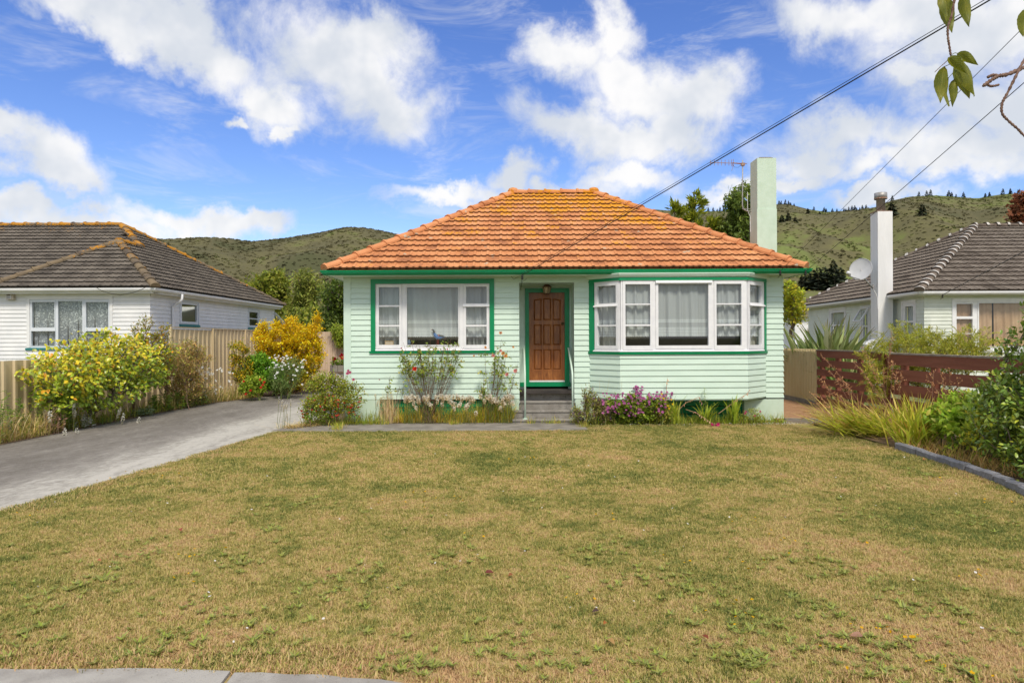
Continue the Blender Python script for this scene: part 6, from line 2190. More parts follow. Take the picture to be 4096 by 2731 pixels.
shrub('green_shrub', 'bright green ferny shrub in front of the golden bush', 'shrub', (atd(590, 900, 21.6).x, 21.6, 0), [bl(545, 825, 640, 900, 21.6, 0.5), bl(560, 812, 625, 860, 21.6, 0.4), bl(600, 830, 655, 900, 21.8, 0.4)], rng, 320, 26, 0.12, (0.07, 0.12), 0.4, [(3, (0.085, 0.19, 0.018)), (2, (0.13, 0.25, 0.03)), (2, (0.045, 0.11, 0.012))], stem_mat=GSTEM, stems=5, base_r=0.2, seg=0.15)
rng = np.random.default_rng(107)
da, tips, dirs = shrub('daisy_plant', 'grey green plant covered in white daisies at the driveway end', 'plant', (atd(655, 905, 20.9).x, 20.9, 0), [bl(615, 835, 690, 905, 20.9, 0.45), bl(640, 820, 700, 870, 21.1, 0.4)], rng, 170, 18, 0.1, (0.06, 0.10), 0.22, [(2, (0.085, 0.13, 0.05)), (2, (0.12, 0.17, 0.07)), (1, (0.05, 0.085, 0.03))], stem_mat=GSTEM, stems=6, base_r=0.2, seg=0.15, curl=0.5)
fc = np.array([np.array(atd(rng.uniform(618, 705), rng.choice([rng.uniform(815, 850), rng.uniform(825, 880)]), 20.5)) for _ in range(58)]) + rng.normal(0, 0.05, (58, 3))
link('daisies', radial_flower('daisies', fc, np.tile([0.1, -0.7, 0.6], (58, 1)) + rng.normal(0, 0.3, (58, 3)), rng.uniform(0.028, 0.048, 58), 8, (0.78, 0.78, 0.76), rng), da)
rng = np.random.default_rng(108)
ge, tips, dirs = shrub('geranium_plant', 'low green geranium with red flowers at the driveway edge', 'plant', (atd(585, 905, 20.3).x, 20.3, 0), [bl(548, 868, 610, 910, 20.3, 0.4), bl(560, 855, 600, 900, 20.4, 0.3)], rng, 90, 14, 0.1, (0.05, 0.09), 0.8, [(2, (0.15, 0.21, 0.025)), (2, (0.10, 0.16, 0.02)), (1, (0.2, 0.25, 0.04))], stem_mat=GSTEM, stems=4, seg=0.15)
fr1 = np.array([np.array(atd(x, y, 19.9)) for x, y in ((604, 884), (607, 878), (600, 890), (565, 905), (576, 897), (598, 872), (560, 876))])
link('red_flowers', radial_flower('red_flowers', fr1, np.tile([0, -0.8, 0.5], (7, 1)), 0.05, 6, (0.55, 0.02, 0.02), rng, layers=2), ge)

# straw grass and white flowers along the drive edge
rng = np.random.default_rng(110)
STR = [(3, (0.42, 0.32, 0.14)), (2, (0.34, 0.24, 0.10)), (1, (0.24, 0.22, 0.06)), (1, (0.50, 0.42, 0.24))]
GRS = [(3, (0.16, 0.20, 0.03)), (2, (0.10, 0.15, 0.022)), (2, (0.26, 0.25, 0.05))]


def bed_region(y0, y1, w):
    def f(n):
        y = rng.uniform(y0, y1, n)
        return np.stack([np.interp(y, [p[1] for p in DRIVE_L], [p[0] for p in DRIVE_L]) - np.abs(rng.normal(0, w, n)) + 0.04, y], -1)
    return f


grass_clump('dry_grass', 'long straw coloured grass along the far driveway edge', 'grass', bed_region(17.6, 21.6, 0.22), 1500, rng, (0.2, 0.6), (0.006, 0.012), STR, (0.05, 0.7), 0.9, mat=STRAW, kind='stuff')
grass_clump('green_grass', 'green grass blades along the driveway bed', 'grass', bed_region(11.2, 21.6, 0.3), 1500, rng, (0.15, 0.45), (0.007, 0.014), GRS, (0.05, 0.7), 0.8, kind='stuff')
grass_clump('dry_grass', 'tangled pale dry grass at the near end of the driveway bed', 'grass', bed_region(11.0, 13.2, 0.35), 1500, rng, (0.2, 0.62), (0.006, 0.012), STR, (0.1, 1.1), 0.9, mat=STRAW, kind='stuff')
rng = np.random.default_rng(111)
wb = [(atd(x, y, Y), Y) for x, y, Y in [(rng.uniform(462, 560), rng.uniform(842, 915), 0) for _ in range(60)] for Y in (rng.uniform(18.2, 20.3),)]
wd = thing('white_wildflowers', 'patch of white wildflowers in the straw grass by the steel fence', 'flowers', (-8.9, 19, 0))
cpos = np.array([p for p, _ in wb])
cpos[:, 2] = np.maximum(cpos[:, 2], 0.25)
cpos[:, 0] = np.minimum(cpos[:, 0], np.interp(cpos[:, 1], [p[1] for p in DRIVE_L], [p[0] for p in DRIVE_L]) + 0.05)
link('flower_heads', radial_flower('flower_heads', cpos, np.tile([0.1, -0.7, 0.5], (len(cpos), 1)) + rng.normal(0, 0.4, (len(cpos), 3)), rng.uniform(0.025, 0.06, len(cpos)), 7, (0.80, 0.79, 0.74), rng), wd)
gb = cpos.copy(); gb[:, 2] = 0.02; gb[:, :2] += rng.normal(0, 0.08, (len(gb), 2))
link('stems', seg_mesh('stems', gb, cpos, np.full(len(gb), 0.004), np.full(len(gb), 0.003), GSTEM, 4), wd)


def leafy_stem_plant(name, label, spots, rng, h, nst, L, ratio, pal, stem=None, per=26, flower=None, sd=0.12):
    root = thing(name, label, 'plant', (spots[0][0], spots[0][1], 0))
    A, B, P, D = [], [], [], []
    for (x, y) in spots:
        for k in range(nst):
            b0 = np.array([x + rng.normal(0, sd), y + rng.normal(0, sd), 0.0])
            hh = h * rng.uniform(0.65, 1.05)
            tp = b0 + np.array([rng.normal(0, 0.12), rng.normal(0, 0.12), 1]) * hh
            A.append(b0); B.append(tp)
            t = rng.uniform(0.12, 1, per)
            P.append(b0 + (tp - b0) * t[:, None])
            a = rng.uniform(0, 6.28, per)
            D.append(np.stack([np.cos(a), np.sin(a), rng.uniform(0.2, 0.9, per)], -1))
    link('stems', seg_mesh('stems', A, B, np.full(len(A), 0.006), np.full(len(A), 0.003), stem or GSTEM, 4), root)
    P, D = np.concatenate(P), np.concatenate(D)
    Ls = rng.uniform(*L, len(P))
    link('foliage', leaf_mesh('foliage', P, D, np.tile([0, 0, 1.0], (len(P), 1)) + rng.normal(0, 0.3, (len(P), 3)), Ls, Ls * ratio, palette(rng, len(P), pal), LEAF, 'oval', curl=0.35), root)
    return root


rng = np.random.default_rng(112)
leafy_stem_plant('goldenrod_plant', 'upright green leafy stems under the yellow leaved bush', [(-9.1, 13.55), (-9.05, 13.75)], rng, 0.95, 10, (0.06, 0.11), 0.25, [(2, (0.11, 0.19, 0.02)), (1, (0.07, 0.13, 0.015))], per=44)
leafy_stem_plant('weed_plant', 'dark green leafy weed near the straw grass', [(-9.1, 12.6)], rng, 0.85, 9, (0.06, 0.11), 0.4, GRN, per=26)
leafy_stem_plant('weed_plant', 'leafy weed cut by the picture edge beside the driveway', [(-9.15, 12.0), (-9.2, 12.2)], rng, 0.75, 8, (0.06, 0.1), 0.4, GRN, per=24)
sv_ = leafy_stem_plant('silver_plant', 'small silver grey plant at the driveway edge', [(-8.92, 14.0), (-8.9, 14.15)], rng, 0.28, 8, (0.05, 0.09), 0.35, [(1, (0.42, 0.42, 0.36)), (1, (0.33, 0.34, 0.27))], per=16, sd=0.1)
leafy_stem_plant('pink_weed', 'dried pinkish weed at the driveway edge', [(-8.95, 13.15), (-8.95, 13.3)], rng, 0.42, 9, (0.03, 0.06), 0.5, [(1, (0.36, 0.22, 0.17)), (1, (0.28, 0.19, 0.13))], TWIGR, per=16, sd=0.1)
leafy_stem_plant('marigold_plant', 'little feathery green plant with yellow flowers at the driveway edge', [(-8.85, 14.75)], rng, 0.26, 12, (0.03, 0.05), 0.3, [(1, (0.07, 0.14, 0.015)), (1, (0.11, 0.19, 0.02))], per=22, sd=0.09)
leafy_stem_plant('silver_plant', 'low grey green rosette plant by the driveway', [(-8.8, 16.2), (-8.82, 16.5)], rng, 0.2, 9, (0.08, 0.13), 0.3, [(1, (0.20, 0.25, 0.15)), (1, (0.15, 0.2, 0.1))], per=12, sd=0.12)
leafy_stem_plant('underplanting', 'dark leafy plants under the brown shrub', [(-8.8, 17.5), (-8.7, 18.0), (-8.75, 18.6), (-8.8, 17.0), (-8.65, 19.0)], rng, 0.5, 12, (0.06, 0.11), 0.4, GRN, per=22, sd=0.16)
fm = np.array([np.array(atd(x, y, 14.5)) for x, y in ((153, 963), (157, 958), (152, 970), (158, 975), (163, 969))])
mg = thing('marigold_flowers', 'four tiny yellow flowers at the driveway edge', 'flowers', (fm[0][0], fm[0][1], 0.0))
for p_ in fm:
    link('flower_head', radial_flower('flower_head', [p_], [[0, -0.6, 0.7]], 0.03, 7, (0.7, 0.38, 0.01), rng), mg)


def spikes(name, label, cat, pts, rng, hgt=0.14, rad=0.028, col=(0.66, 0.60, 0.46), col2=None, group=None, stem=None, lean=0.05):
    """pale flower spikes on thin stems; pts are the heads' tops"""
    pts = np.array([np.array(p) for p in pts])
    root = thing(name, label, cat, (pts[0][0], pts[0][1], 0), group)
    b0 = pts.copy(); b0[:, 2] = 0.0; b0[:, :2] += rng.normal(0, lean, (len(pts), 2))
    link('stems', seg_mesh('stems', b0, pts - np.array([0, 0, hgt * 0.4]), np.full(len(pts), 0.004), np.full(len(pts), 0.003), stem or GSTEM, 4), root)
    ax_ = unit(pts - b0)
    hm = 6
    sets = [[k] for k in range(len(pts))] if len(pts) <= 14 else [list(range(len(pts)))]
    for grp in sets:
        C, cols = [], []
        for j in grp:
            for t in np.linspace(0, 1, hm):
                C.append(pts[j] - ax_[j] * t * hgt)
                cols.append(np.array(col) * (1 - t) + np.array(col2 or col) * t)
        C = np.array(C)
        n_ = 10
        k = np.repeat(np.arange(len(C)), n_)
        d = unit(rng.normal(size=(len(k), 3)) + np.array([0, 0, 0.3]))
        rr = rad * np.tile(np.interp(np.linspace(0, 1, hm), [0, 0.3, 1], [0.55, 1.0, 0.6]), len(grp))[k]
        P = C[k] + d * (rr * 0.35)[:, None]
        nm = 'flower_head' if len(grp) == 1 else 'flower_heads'
        o = link(nm, leaf_mesh(nm, P, d, rng.normal(size=(len(k), 3)), rr * 0.9, rr * 0.7, np.clip(np.array(cols)[k] * (1 + rng.normal(0, 0.1, (len(k), 1))), 0, 0.9), PETAL, 'card'), root)
        if len(grp) > 1:
            o['kind'] = 'stuff'
    return root


rng = np.random.default_rng(115)
spikes('white_flower_spikes', 'pale white flower spikes standing in the near driveway bed', 'flowers', [atd(x, y, Y) for x, y, Y in ((170, 928, 13.6), (170, 938, 13.6), (115, 945, 12.9), (20, 960, 12.3), (4, 970, 12.2), (148, 985, 13.0), (276, 940, 14.6), (284, 950, 14.6), (320, 960, 14.9), (176, 985, 13.2))], rng, 0.2, 0.045, (0.72, 0.72, 0.66), (0.6, 0.55, 0.42))
spikes('white_flower_spikes', 'cream flower spikes leaning over the driveway beside the path', 'flowers', [atd(x, y, 13.95) for x, y in ((641, 912), (649, 918), (655, 923), (660, 925), (668, 917), (652, 930), (659, 948))], rng, 0.13, 0.022, (0.72, 0.70, 0.64), (0.58, 0.47, 0.24))

# climber on the back fence, planter with red lily
rng = np.random.default_rng(116)
shrub('wisteria_vine', 'light green wisteria hanging over the end fence', 'vine', (atd(790, 800, 26.9).x, 26.9, 0.0), [bl(757, 745, 800, 775, 26.8, 0.25), bl(770, 760, 800, 795, 26.8, 0.2)], rng, 80, 18, 0.14, (0.10, 0.17), 0.25, [(2, (0.18, 0.24, 0.035)), (1, (0.24, 0.29, 0.06)), (1, (0.11, 0.16, 0.03))], stems=1, seg=0.3, droop=0.5)
rng = np.random.default_rng(117)
tb = atd(782, 870, 21.5)
tub = thing('planter_tub', 'old wooden planter tub beside the house corner', 'planter', (tb.x, 21.5, 0))
tzt = atd(782, 838, 21.5).z
for k in range(12):
    a0, a1 = 2 * math.pi * k / 12 + 0.02, 2 * math.pi * (k + 1) / 12 - 0.02
    MB().prism([(tb.x + 0.33 * math.cos(a0), 21.5 + 0.33 * math.sin(a0)), (tb.x + 0.33 * math.cos(a1), 21.5 + 0.33 * math.sin(a1)), (tb.x + 0.29 * math.cos(a1), 21.5 + 0.29 * math.sin(a1)), (tb.x + 0.29 * math.cos(a0), 21.5 + 0.29 * math.sin(a0))], 0, tzt).build('stave', TIMBER, tub)
MB().lathe([(0.345, 0), (0.345, 0.05)], (tb.x, 21.5, tzt * 0.75), 24).build('hoop', IRON, tub)
MB().lathe([(0.28, 0), (0.28, 0.02)], (tb.x, 21.5, tzt - 0.08), 16).build('soil', SOIL, tub)
lil, _, _ = shrub('red_lily', 'red trumpet lily growing in the wooden planter', 'plant', (tb.x, 21.5, tzt - 0.1), [(tb.x, 21.4, tzt + 0.08, 0.3, 0.25, 0.12)], rng, 30, 8, 0.08, (0.06, 0.1), 0.6, GRN, stems=3, seg=0.1, zmin=tzt - 0.05)
lp = np.array([np.array(atd(773, 826, 21.4)), np.array(atd(785, 819, 21.35))])
link('red_flowers', radial_flower('red_flowers', lp, [[-0.6, -0.8, 0], [0.5, -0.8, 0.2]], 0.15, 6, (0.45, 0.01, 0.015), rng, cup=0.8, ratio=0.5), lil)

# ================================================================== beds in front of the mint house
rng = np.random.default_rng(130)
FB = 14.62
fu, tips, dirs = shrub('fuchsia_bush', 'tangled fuchsia bush with red flowers at the house corner', 'bush', (atd(760, 975, 14.3).x, 14.35, 0.0),
                       [bl(700, 890, 800, 965, 14.3, 0.30), bl(715, 850, 775, 900, 14.4, 0.2), bl(755, 862, 812, 905, 14.4, 0.2), bl(785, 875, 838, 960, 14.35, 0.22), bl(690, 905, 740, 965, 14.25, 0.22), bl(700, 865, 735, 900, 14.3, 0.15)], rng, 520, 16, 0.10, (0.03, 0.052), 0.6,
                       [(3, (0.15, 0.19, 0.028)), (3, (0.11, 0.15, 0.02)), (1.5, (0.22, 0.22, 0.045)), (0.6, (0.22, 0.15, 0.05))], stem_mat=TWIG, stems=12, base_r=0.22, seg=0.1, r0=0.0018, shell=0.15,
                       top_pal=([(2, (0.085, 0.17, 0.016)), (1, (0.12, 0.20, 0.02))], lambda P: np.clip((0.42 - P[:, 2]) * 2.2, 0, 0.85)))
fp = np.array([np.array(atd(rng.uniform(692, 828), rng.uniform(905, 958), 14.08)) for _ in range(34)] + [np.array(atd(x, y, 14.05)) for x, y in ((693, 942), (695, 950), (806, 935), (768, 930), (745, 940), (722, 918), (802, 945))])
link('red_flowers', radial_flower('red_flowers', fp, np.tile([0, -0.4, -0.8], (len(fp), 1)) + rng.normal(0, 0.4, (len(fp), 3)), rng.uniform(0.028, 0.045, len(fp)), 5, (0.66, 0.06, 0.045), rng, layers=2, ratio=0.5), fu)
wp = np.array([np.array(atd(rng.uniform(735, 800), rng.uniform(858, 893), 14.25)) for _ in range(60)])
link('white_flowers', radial_flower('white_flowers', wp, rng.normal(size=(60, 3)) + np.array([0, -0.8, 0.5]), rng.uniform(0.010, 0.022, 60), 5, (0.72, 0.68, 0.62), rng), fu)
pk = np.array([np.array(atd(x, y, 14.2)) for x, y in ((800, 852), (804, 856), (812, 872), (798, 858))])
link('pink_flowers', radial_flower('pink_flowers', pk, np.tile([0, -0.8, 0.3], (4, 1)), 0.04, 7, (0.55, 0.10, 0.22), rng, layers=2), fu)
rng = np.random.default_rng(131)
grass_clump('green_grass', 'rank green grass at the foot of the fuchsia', 'grass', rect_region(rng, -4.45, -2.6, 14.30, 14.75), 900, rng, (0.10, 0.30), (0.005, 0.010), GRS, (0.1, 0.8), 0.8, kind='stuff')
grass_clump('dry_grass', 'heap of raked straw beside the driveway and path', 'grass', spot_region(rng, [(-4.45, 14.1), (-4.3, 14.25), (-4.15, 14.35), (-4.5, 13.95)], 0.12), 700, rng, (0.12, 0.35), (0.004, 0.008), STR, (1.1, 1.5), 0.2, mat=STRAW, kind='stuff')
grass_clump('dry_grass', 'tall pale straw tuft against the house corner pier', 'grass', spot_region(rng, [(-2.72, 14.66), (-2.62, 14.68)], 0.07), 420, rng, (0.35, 0.62), (0.005, 0.009), [(2, (0.50, 0.40, 0.24)), (1, (0.42, 0.32, 0.17))], (0.0, 0.25), 0.3, mat=STRAW, kind='stuff')
grass_clump('dry_grass', 'yellowing grass under the roses', 'grass', rect_region(rng, -2.6, 0.0, 14.60, 14.85), 2600, rng, (0.14, 0.42), (0.005, 0.010), [(3, (0.50, 0.37, 0.09)), (2, (0.36, 0.32, 0.05)), (2, (0.24, 0.26, 0.035)), (1, (0.60, 0.47, 0.22))], (0.05, 0.9), 0.8, mat=STRAW, kind='stuff')
grass_clump('green_grass', 'fresh green grass beside the porch steps', 'grass', rect_region(rng, -0.75, 0.02, 14.58, 14.8), 700, rng, (0.2, 0.55), (0.005, 0.010), [(2, (0.24, 0.26, 0.035)), (2, (0.17, 0.21, 0.03)), (1, (0.36, 0.28, 0.08))], (0.05, 0.6), 0.7, kind='stuff')


def rose(label, base, blobs, seed, n, blooms, canes):
    """many thin canes fanning from the foot, leafy towards their ends"""
    rng = np.random.default_rng(seed)
    root = thing('rose_bush', label, 'bush', base)
    ends, _ = blob_points(rng, blobs, canes, 0.1)
    A, B, RA, RB, LP, LD = [], [], [], [], [], []
    for e_ in ends:
        b_ = np.array(base) + np.append(rng.normal(0, 0.09, 2) * np.array([1, 0.5]), 0)
        bulge = np.array([(e_[0] - b_[0]) * 0.12, rng.normal(0, 0.03), 0.10]) + rng.normal(0, 0.03, 3)
        pts = [b_ + (e_ - b_) * f + bulge * math.sin(math.pi * f) + rng.normal(0, 0.008, 3) for f in np.linspace(0, 1, 9)]
        for k, (p_, q_) in enumerate(zip(pts[:-1], pts[1:])):
            A.append(p_); B.append(q_); RA.append(0.0058 - 0.0004 * k); RB.append(0.0054 - 0.0004 * k)
            if k >= 2:
                for _ in range(rng.integers(1, 3)):          # side shoots
                    d_ = unit(rng.normal(0, 1, 3) * np.array([1, 0.5, 0.8]) + np.array([0, 0, 0.35]))
                    ln = rng.uniform(0.06, 0.16)
                    A.append(p_); B.append(p_ + d_ * ln); RA.append(0.0026); RB.append(0.0016)
                    if k >= 5:
                        m_ = n
                        t_ = rng.uniform(0.25, 1.1, m_)
                        LP.append(p_ + d_ * (ln * t_)[:, None] + rng.normal(0, 0.018, (m_, 3)))
                        LD.append(d_ * 0.5 + rng.normal(0, 0.7, (m_, 3)))
    link('canes', seg_mesh('canes', A, B, RA, RB, TWIG, 4), root)
    P, D_ = np.concatenate(LP), np.concatenate(LD)
    Ls = rng.uniform(0.038, 0.062, len(P))
    link('foliage', leaf_mesh('foliage', P, D_, rng.normal(0, 0.5, (len(P), 3)) + np.array([0, -0.5, 0.8]), Ls, Ls * 0.62, palette(rng, len(P), [(3, (0.10, 0.15, 0.028)), (2, (0.15, 0.20, 0.04)), (1, (0.07, 0.105, 0.022)), (1, (0.22, 0.20, 0.055))]), LEAF, 'oval'), root)
    for (x, y, r_, c) in blooms:
        p = np.array(atd(x, y, base[1] - 0.14))
        link('rose_bloom', radial_flower('rose_bloom', [p], [[rng.normal(0, 0.3), -0.85, 0.35]], r_, 7, c, rng, cup=0.35, ratio=0.75, layers=3, jit=0.15), root)
    return root


PKR, ORR, RED = (0.72, 0.30, 0.27), (0.75, 0.38, 0.12), (0.72, 0.045, 0.02)
rose('twiggy rose bush with one orange red bloom under the window', (atd(985, 920, FB).x, FB, 0.02),
     [bl(900, 790, 965, 870, FB, 0.13), bl(930, 762, 1010, 820, FB, 0.13), bl(1000, 755, 1070, 815, FB, 0.13), bl(1010, 790, 1080, 850, FB, 0.13), bl(960, 780, 1030, 850, FB, 0.12), bl(905, 775, 950, 840, FB, 0.1)], 132, 7, [(953, 848, 0.06, RED), (1027, 802, 0.018, RED), (922, 800, 0.02, (0.5, 0.06, 0.1)), (1008, 770, 0.02, (0.6, 0.2, 0.2))], 42)
rose('taller rose bush with pink and apricot blooms next to the porch', (atd(1125, 925, FB).x, FB, 0.02),
     [bl(1125, 800, 1190, 860, FB, 0.12), bl(1100, 830, 1150, 880, FB, 0.12), bl(1135, 775, 1165, 830, FB, 0.08), bl(1085, 870, 1130, 915, FB, 0.1), bl(1130, 850, 1185, 890, FB, 0.1), bl(1095, 795, 1130, 830, FB, 0.08)], 133, 6,
     [(1150, 765, 0.045, (0.72, 0.34, 0.16)), (1178, 797, 0.035, ORR), (1133, 817, 0.045, PKR), (1156, 812, 0.05, ORR), (1161, 818, 0.05, ORR), (1184, 852, 0.052, PKR), (1165, 860, 0.05, PKR), (1150, 806, 0.04, PKR), (1115, 798, 0.035, ORR), (1089, 817, 0.025, ORR)], 22)
rng = np.random.default_rng(134)
rose('thin straggling rose shoot near the house corner', (atd(900, 930, FB).x, FB, 0.02), [bl(880, 870, 935, 905, FB, 0.08), bl(888, 850, 905, 875, FB, 0.05)], 135, 3, [(872, 872, 0.03, (0.7, 0.66, 0.6))], 5)
hd = [atd(rng.uniform(928, 1180), 905 + abs(rng.normal(0, 14)), FB - 0.05 - rng.uniform(0, 0.12)) for _ in range(95)]
spikes('everlasting_flowers', 'band of dry cream and white flower heads in front of the roses', 'flowers', hd, rng, 0.085, 0.042, (0.84, 0.82, 0.76), (0.74, 0.56, 0.27))
hd = [atd(x, y, FB - 0.1) for x, y in ((862, 905), (875, 912), (868, 920), (880, 925), (1166, 902), (1164, 915), (1165, 895), (940, 893))]
spikes('cream_flower_spikes', 'taller cream flower spikes among the roses', 'flowers', hd, rng, 0.13, 0.026, (0.70, 0.60, 0.38), (0.6, 0.44, 0.2))

# under the bay
rng = np.random.default_rng(140)
YB_ = 14.28
ca_, tips, dirs = shrub('catmint_plant', 'dark purple catmint beside the handrail', 'plant', (atd(1350, 975, YB_).x, YB_, 0.01), [bl(1318, 905, 1395, 972, YB_, 0.25), bl(1335, 888, 1365, 930, YB_, 0.15), bl(1360, 915, 1420, 972, YB_, 0.2), bl(1310, 930, 1350, 975, YB_, 0.15)], rng, 220, 18, 0.07, (0.035, 0.065), 0.35,
                       [(2, (0.16, 0.18, 0.05)), (2, (0.11, 0.12, 0.045)), (1, (0.22, 0.23, 0.08)), (1, (0.15, 0.09, 0.11))], stem_mat=GSTEM, stems=9, base_r=0.18, seg=0.1, r0=0.0018, shell=0.2)
link('purple_flowers', blob_head('purple_flowers', tips[rng.integers(0, len(tips), 70)] + np.array([0, -0.05, 0.03]), 0.02, (0.24, 0.12, 0.27), rng, stretch=1.8), ca_)
rng = np.random.default_rng(141)
pe, tips, dirs = shrub('pelargonium_bush', 'bush smothered in magenta flowers under the bay window', 'bush', (atd(1450, 975, YB_).x, YB_, 0.01), [bl(1390, 905, 1460, 972, YB_, 0.28), bl(1420, 898, 1500, 972, YB_, 0.28), bl(1470, 905, 1535, 972, YB_, 0.25)], rng, 240, 15, 0.07, (0.035, 0.06), 0.9,
                       [(2, (0.12, 0.18, 0.025)), (2, (0.08, 0.125, 0.02)), (1, (0.20, 0.23, 0.04))], stem_mat=GSTEM, stems=7, base_r=0.22, seg=0.1, r0=0.002, shell=0.3)
fl_ = np.array([np.array(atd(np.clip(rng.normal(1450, 42), 1385, 1528), rng.uniform(903, 955), YB_ - rng.uniform(0.05, 0.27))) for _ in range(135)] + [np.array(atd(rng.uniform(1452, 1475), rng.uniform(888, 905), YB_)) for _ in range(12)] + [np.array(atd(rng.uniform(1490, 1545), rng.uniform(900, 915), YB_)) for _ in range(18)])
link('magenta_flowers', radial_flower('magenta_flowers', fl_, np.tile([0, -0.8, 0.5], (len(fl_), 1)) + rng.normal(0, 0.35, (len(fl_), 3)), rng.uniform(0.026, 0.042, len(fl_)), 6, (0.52, 0.16, 0.38), rng, layers=2, jit=0.25), pe)
yl = np.array([np.array(atd(x, y, YB_ - 0.15)) for x, y in ((1520, 905), (1517, 912), (1542, 918), (1537, 938), (1534, 932), (1508, 934), (1545, 928), (1524, 915))])
ylt = thing('yellow_daisies', 'a few yellow daisies between magenta bush and sword leaves', 'flowers', (yl[0][0], YB_, 0))
for p_ in yl:
    link('flower_head', radial_flower('flower_head', [p_], [[0, -0.8, 0.5]], 0.026, 8, (0.72, 0.46, 0.01), rng), ylt)
b0 = yl.copy(); b0[:, 2] = 0
link('stems', seg_mesh('stems', b0, yl, np.full(8, 0.003), np.full(8, 0.002), GSTEM, 4), ylt)
rng = np.random.default_rng(142)
shrub('yellow_green_shrub', 'loose leafy plant beside the magenta bush', 'plant', (atd(1520, 975, YB_).x, YB_, 0.01), [bl(1495, 920, 1550, 972, YB_, 0.2)], rng, 70, 12, 0.07, (0.03, 0.06), 0.6, [(2, (0.14, 0.19, 0.025)), (1, (0.22, 0.22, 0.05)), (1, (0.22, 0.16, 0.06))], stem_mat=GSTEM, stems=4, seg=0.1, r0=0.002)


def sword_plant(name, label, x, Y, n, h, seed, w=(0.02, 0.045), pal=None, lean=(0.05, 0.5), bend=0.6, sd=0.05, z=0.02, cat='plant', tip=None, tipw=0.2, az=None, twist=True, fold=0.25):
    rng = np.random.default_rng(seed)
    bx = x if isinstance(x, (tuple, list)) else (atd(x, 970, Y).x, Y)
    root = thing(name, label, cat, (bx[0], bx[1], 0))
    for k in range(n):
        P = np.array([[bx[0] + rng.normal(0, sd), bx[1] + rng.normal(0, sd), z]])
        a0 = rng.uniform(*lean)
        c = palette(rng, 1, pal or [(2, (0.22, 0.28, 0.035)), (2, (0.16, 0.22, 0.03)), (1, (0.28, 0.31, 0.06))])
        a = rng.uniform(0, 6.28) if az is None else rng.normal(*az)
        link('leaf_blade', blade_mesh('leaf_blade', P, a, a0, a0 + rng.uniform(0.2, 1) * bend, rng.uniform(*h), rng.uniform(*w), c, LEAF, 7, None if tip is None else np.array(tip), tipw, rng.uniform(-0.9, 0.9) if twist else 0.0, fold), root)
    return root


sword_plant('gladiolus_plant', 'clump of sword leaves under the middle of the bay', 1545, 14.25, 36, (0.35, 0.75), 143, bend=0.9)
sword_plant('gladiolus_plant', 'sword leaved clump with a leafy lily stem under the bay', 1622, 14.25, 30, (0.3, 0.6), 144, bend=1.0)
sword_plant('gladiolus_plant', 'sword leaves under the angled end of the bay', 1685, 14.25, 34, (0.35, 0.7), 145, bend=0.7)
rng = np.random.default_rng(146)
lily = thing('lily_stem', 'upright lily stem with whorled narrow leaves under the bay', 'plant', (atd(1620, 970, 14.2).x, 14.2, 0))
b0, t0 = np.array(atd(1622, 968, 14.2)), np.array(atd(1618, 893, 14.2))
for q_, (xx, tt) in enumerate(((0, 1.0), (0.18, 0.55), (0.55, 0.65))):
    bb, tp = b0 + np.array([xx, 0, 0]), b0 + np.array([xx, 0, 0]) + (t0 - b0) * tt
    link('stem', seg_mesh('stem', [bb], [tp], [0.006], [0.003], GSTEM, 5), lily)
    m = int(46 * tt)
    t = np.linspace(0.15, 1, m)
    a = np.arange(m) * 2.4
    link('foliage', leaf_mesh('foliage', bb + (tp - bb) * t[:, None], np.stack([np.cos(a), np.sin(a), np.full(m, 0.45)], -1), np.tile([0, 0, 1.0], (m, 1)), rng.uniform(0.07, 0.11, m), 0.016, palette(rng, m, [(1, (0.20, 0.27, 0.04)), (1, (0.14, 0.21, 0.03))]), LEAF, 'oval', curl=0.4), lily)


def fallen_spike(label, pts, seed, pink=True):
    rng = np.random.default_rng(seed)
    P3 = [np.array(atd(x, y, Y)) for x, y, Y in pts]
    root = thing('gladiolus_spike', label, 'flower', P3[0])
    MB().tube([Vector(p) for p in P3], [0.006] * (len(P3) - 1) + [0.003], 5).build('stem', material('pinkish stalk ' + str(seed), (0.42, 0.24, 0.15), (0.34, 0.22, 0.10), 20, 0.8), root)
    C = []
    for k in range(len(P3) - 1):
        for t in np.linspace(0, 1, 5):
            if k > 0 or t > 0.4:
                C.append(P3[k] + (P3[k + 1] - P3[k]) * t)
    C = np.array(C)
    link('seed_pods', leaf_mesh('seed_pods', C, rng.normal(0, 0.5, (len(C), 3)) + np.array([0, -0.4, -0.6]), rng.normal(size=(len(C), 3)), 0.05, 0.018, palette(rng, len(C), [(1, (0.52, 0.32, 0.22)), (1, (0.42, 0.25, 0.16))]), STRAW, 'oval'), root)
    if pink:
        f = P3[-1] + rng.normal(0, 0.03, (5, 3)) * np.array([2, 0.5, 0.5])
        link('pink_bloom', radial_flower('pink_bloom', f, rng.normal(0, 0.4, (5, 3)) + np.array([0.3, -0.9, 0]), 0.055, 6, (0.70, 0.07, 0.26), rng, cup=0.7, layers=2), root)
    return root


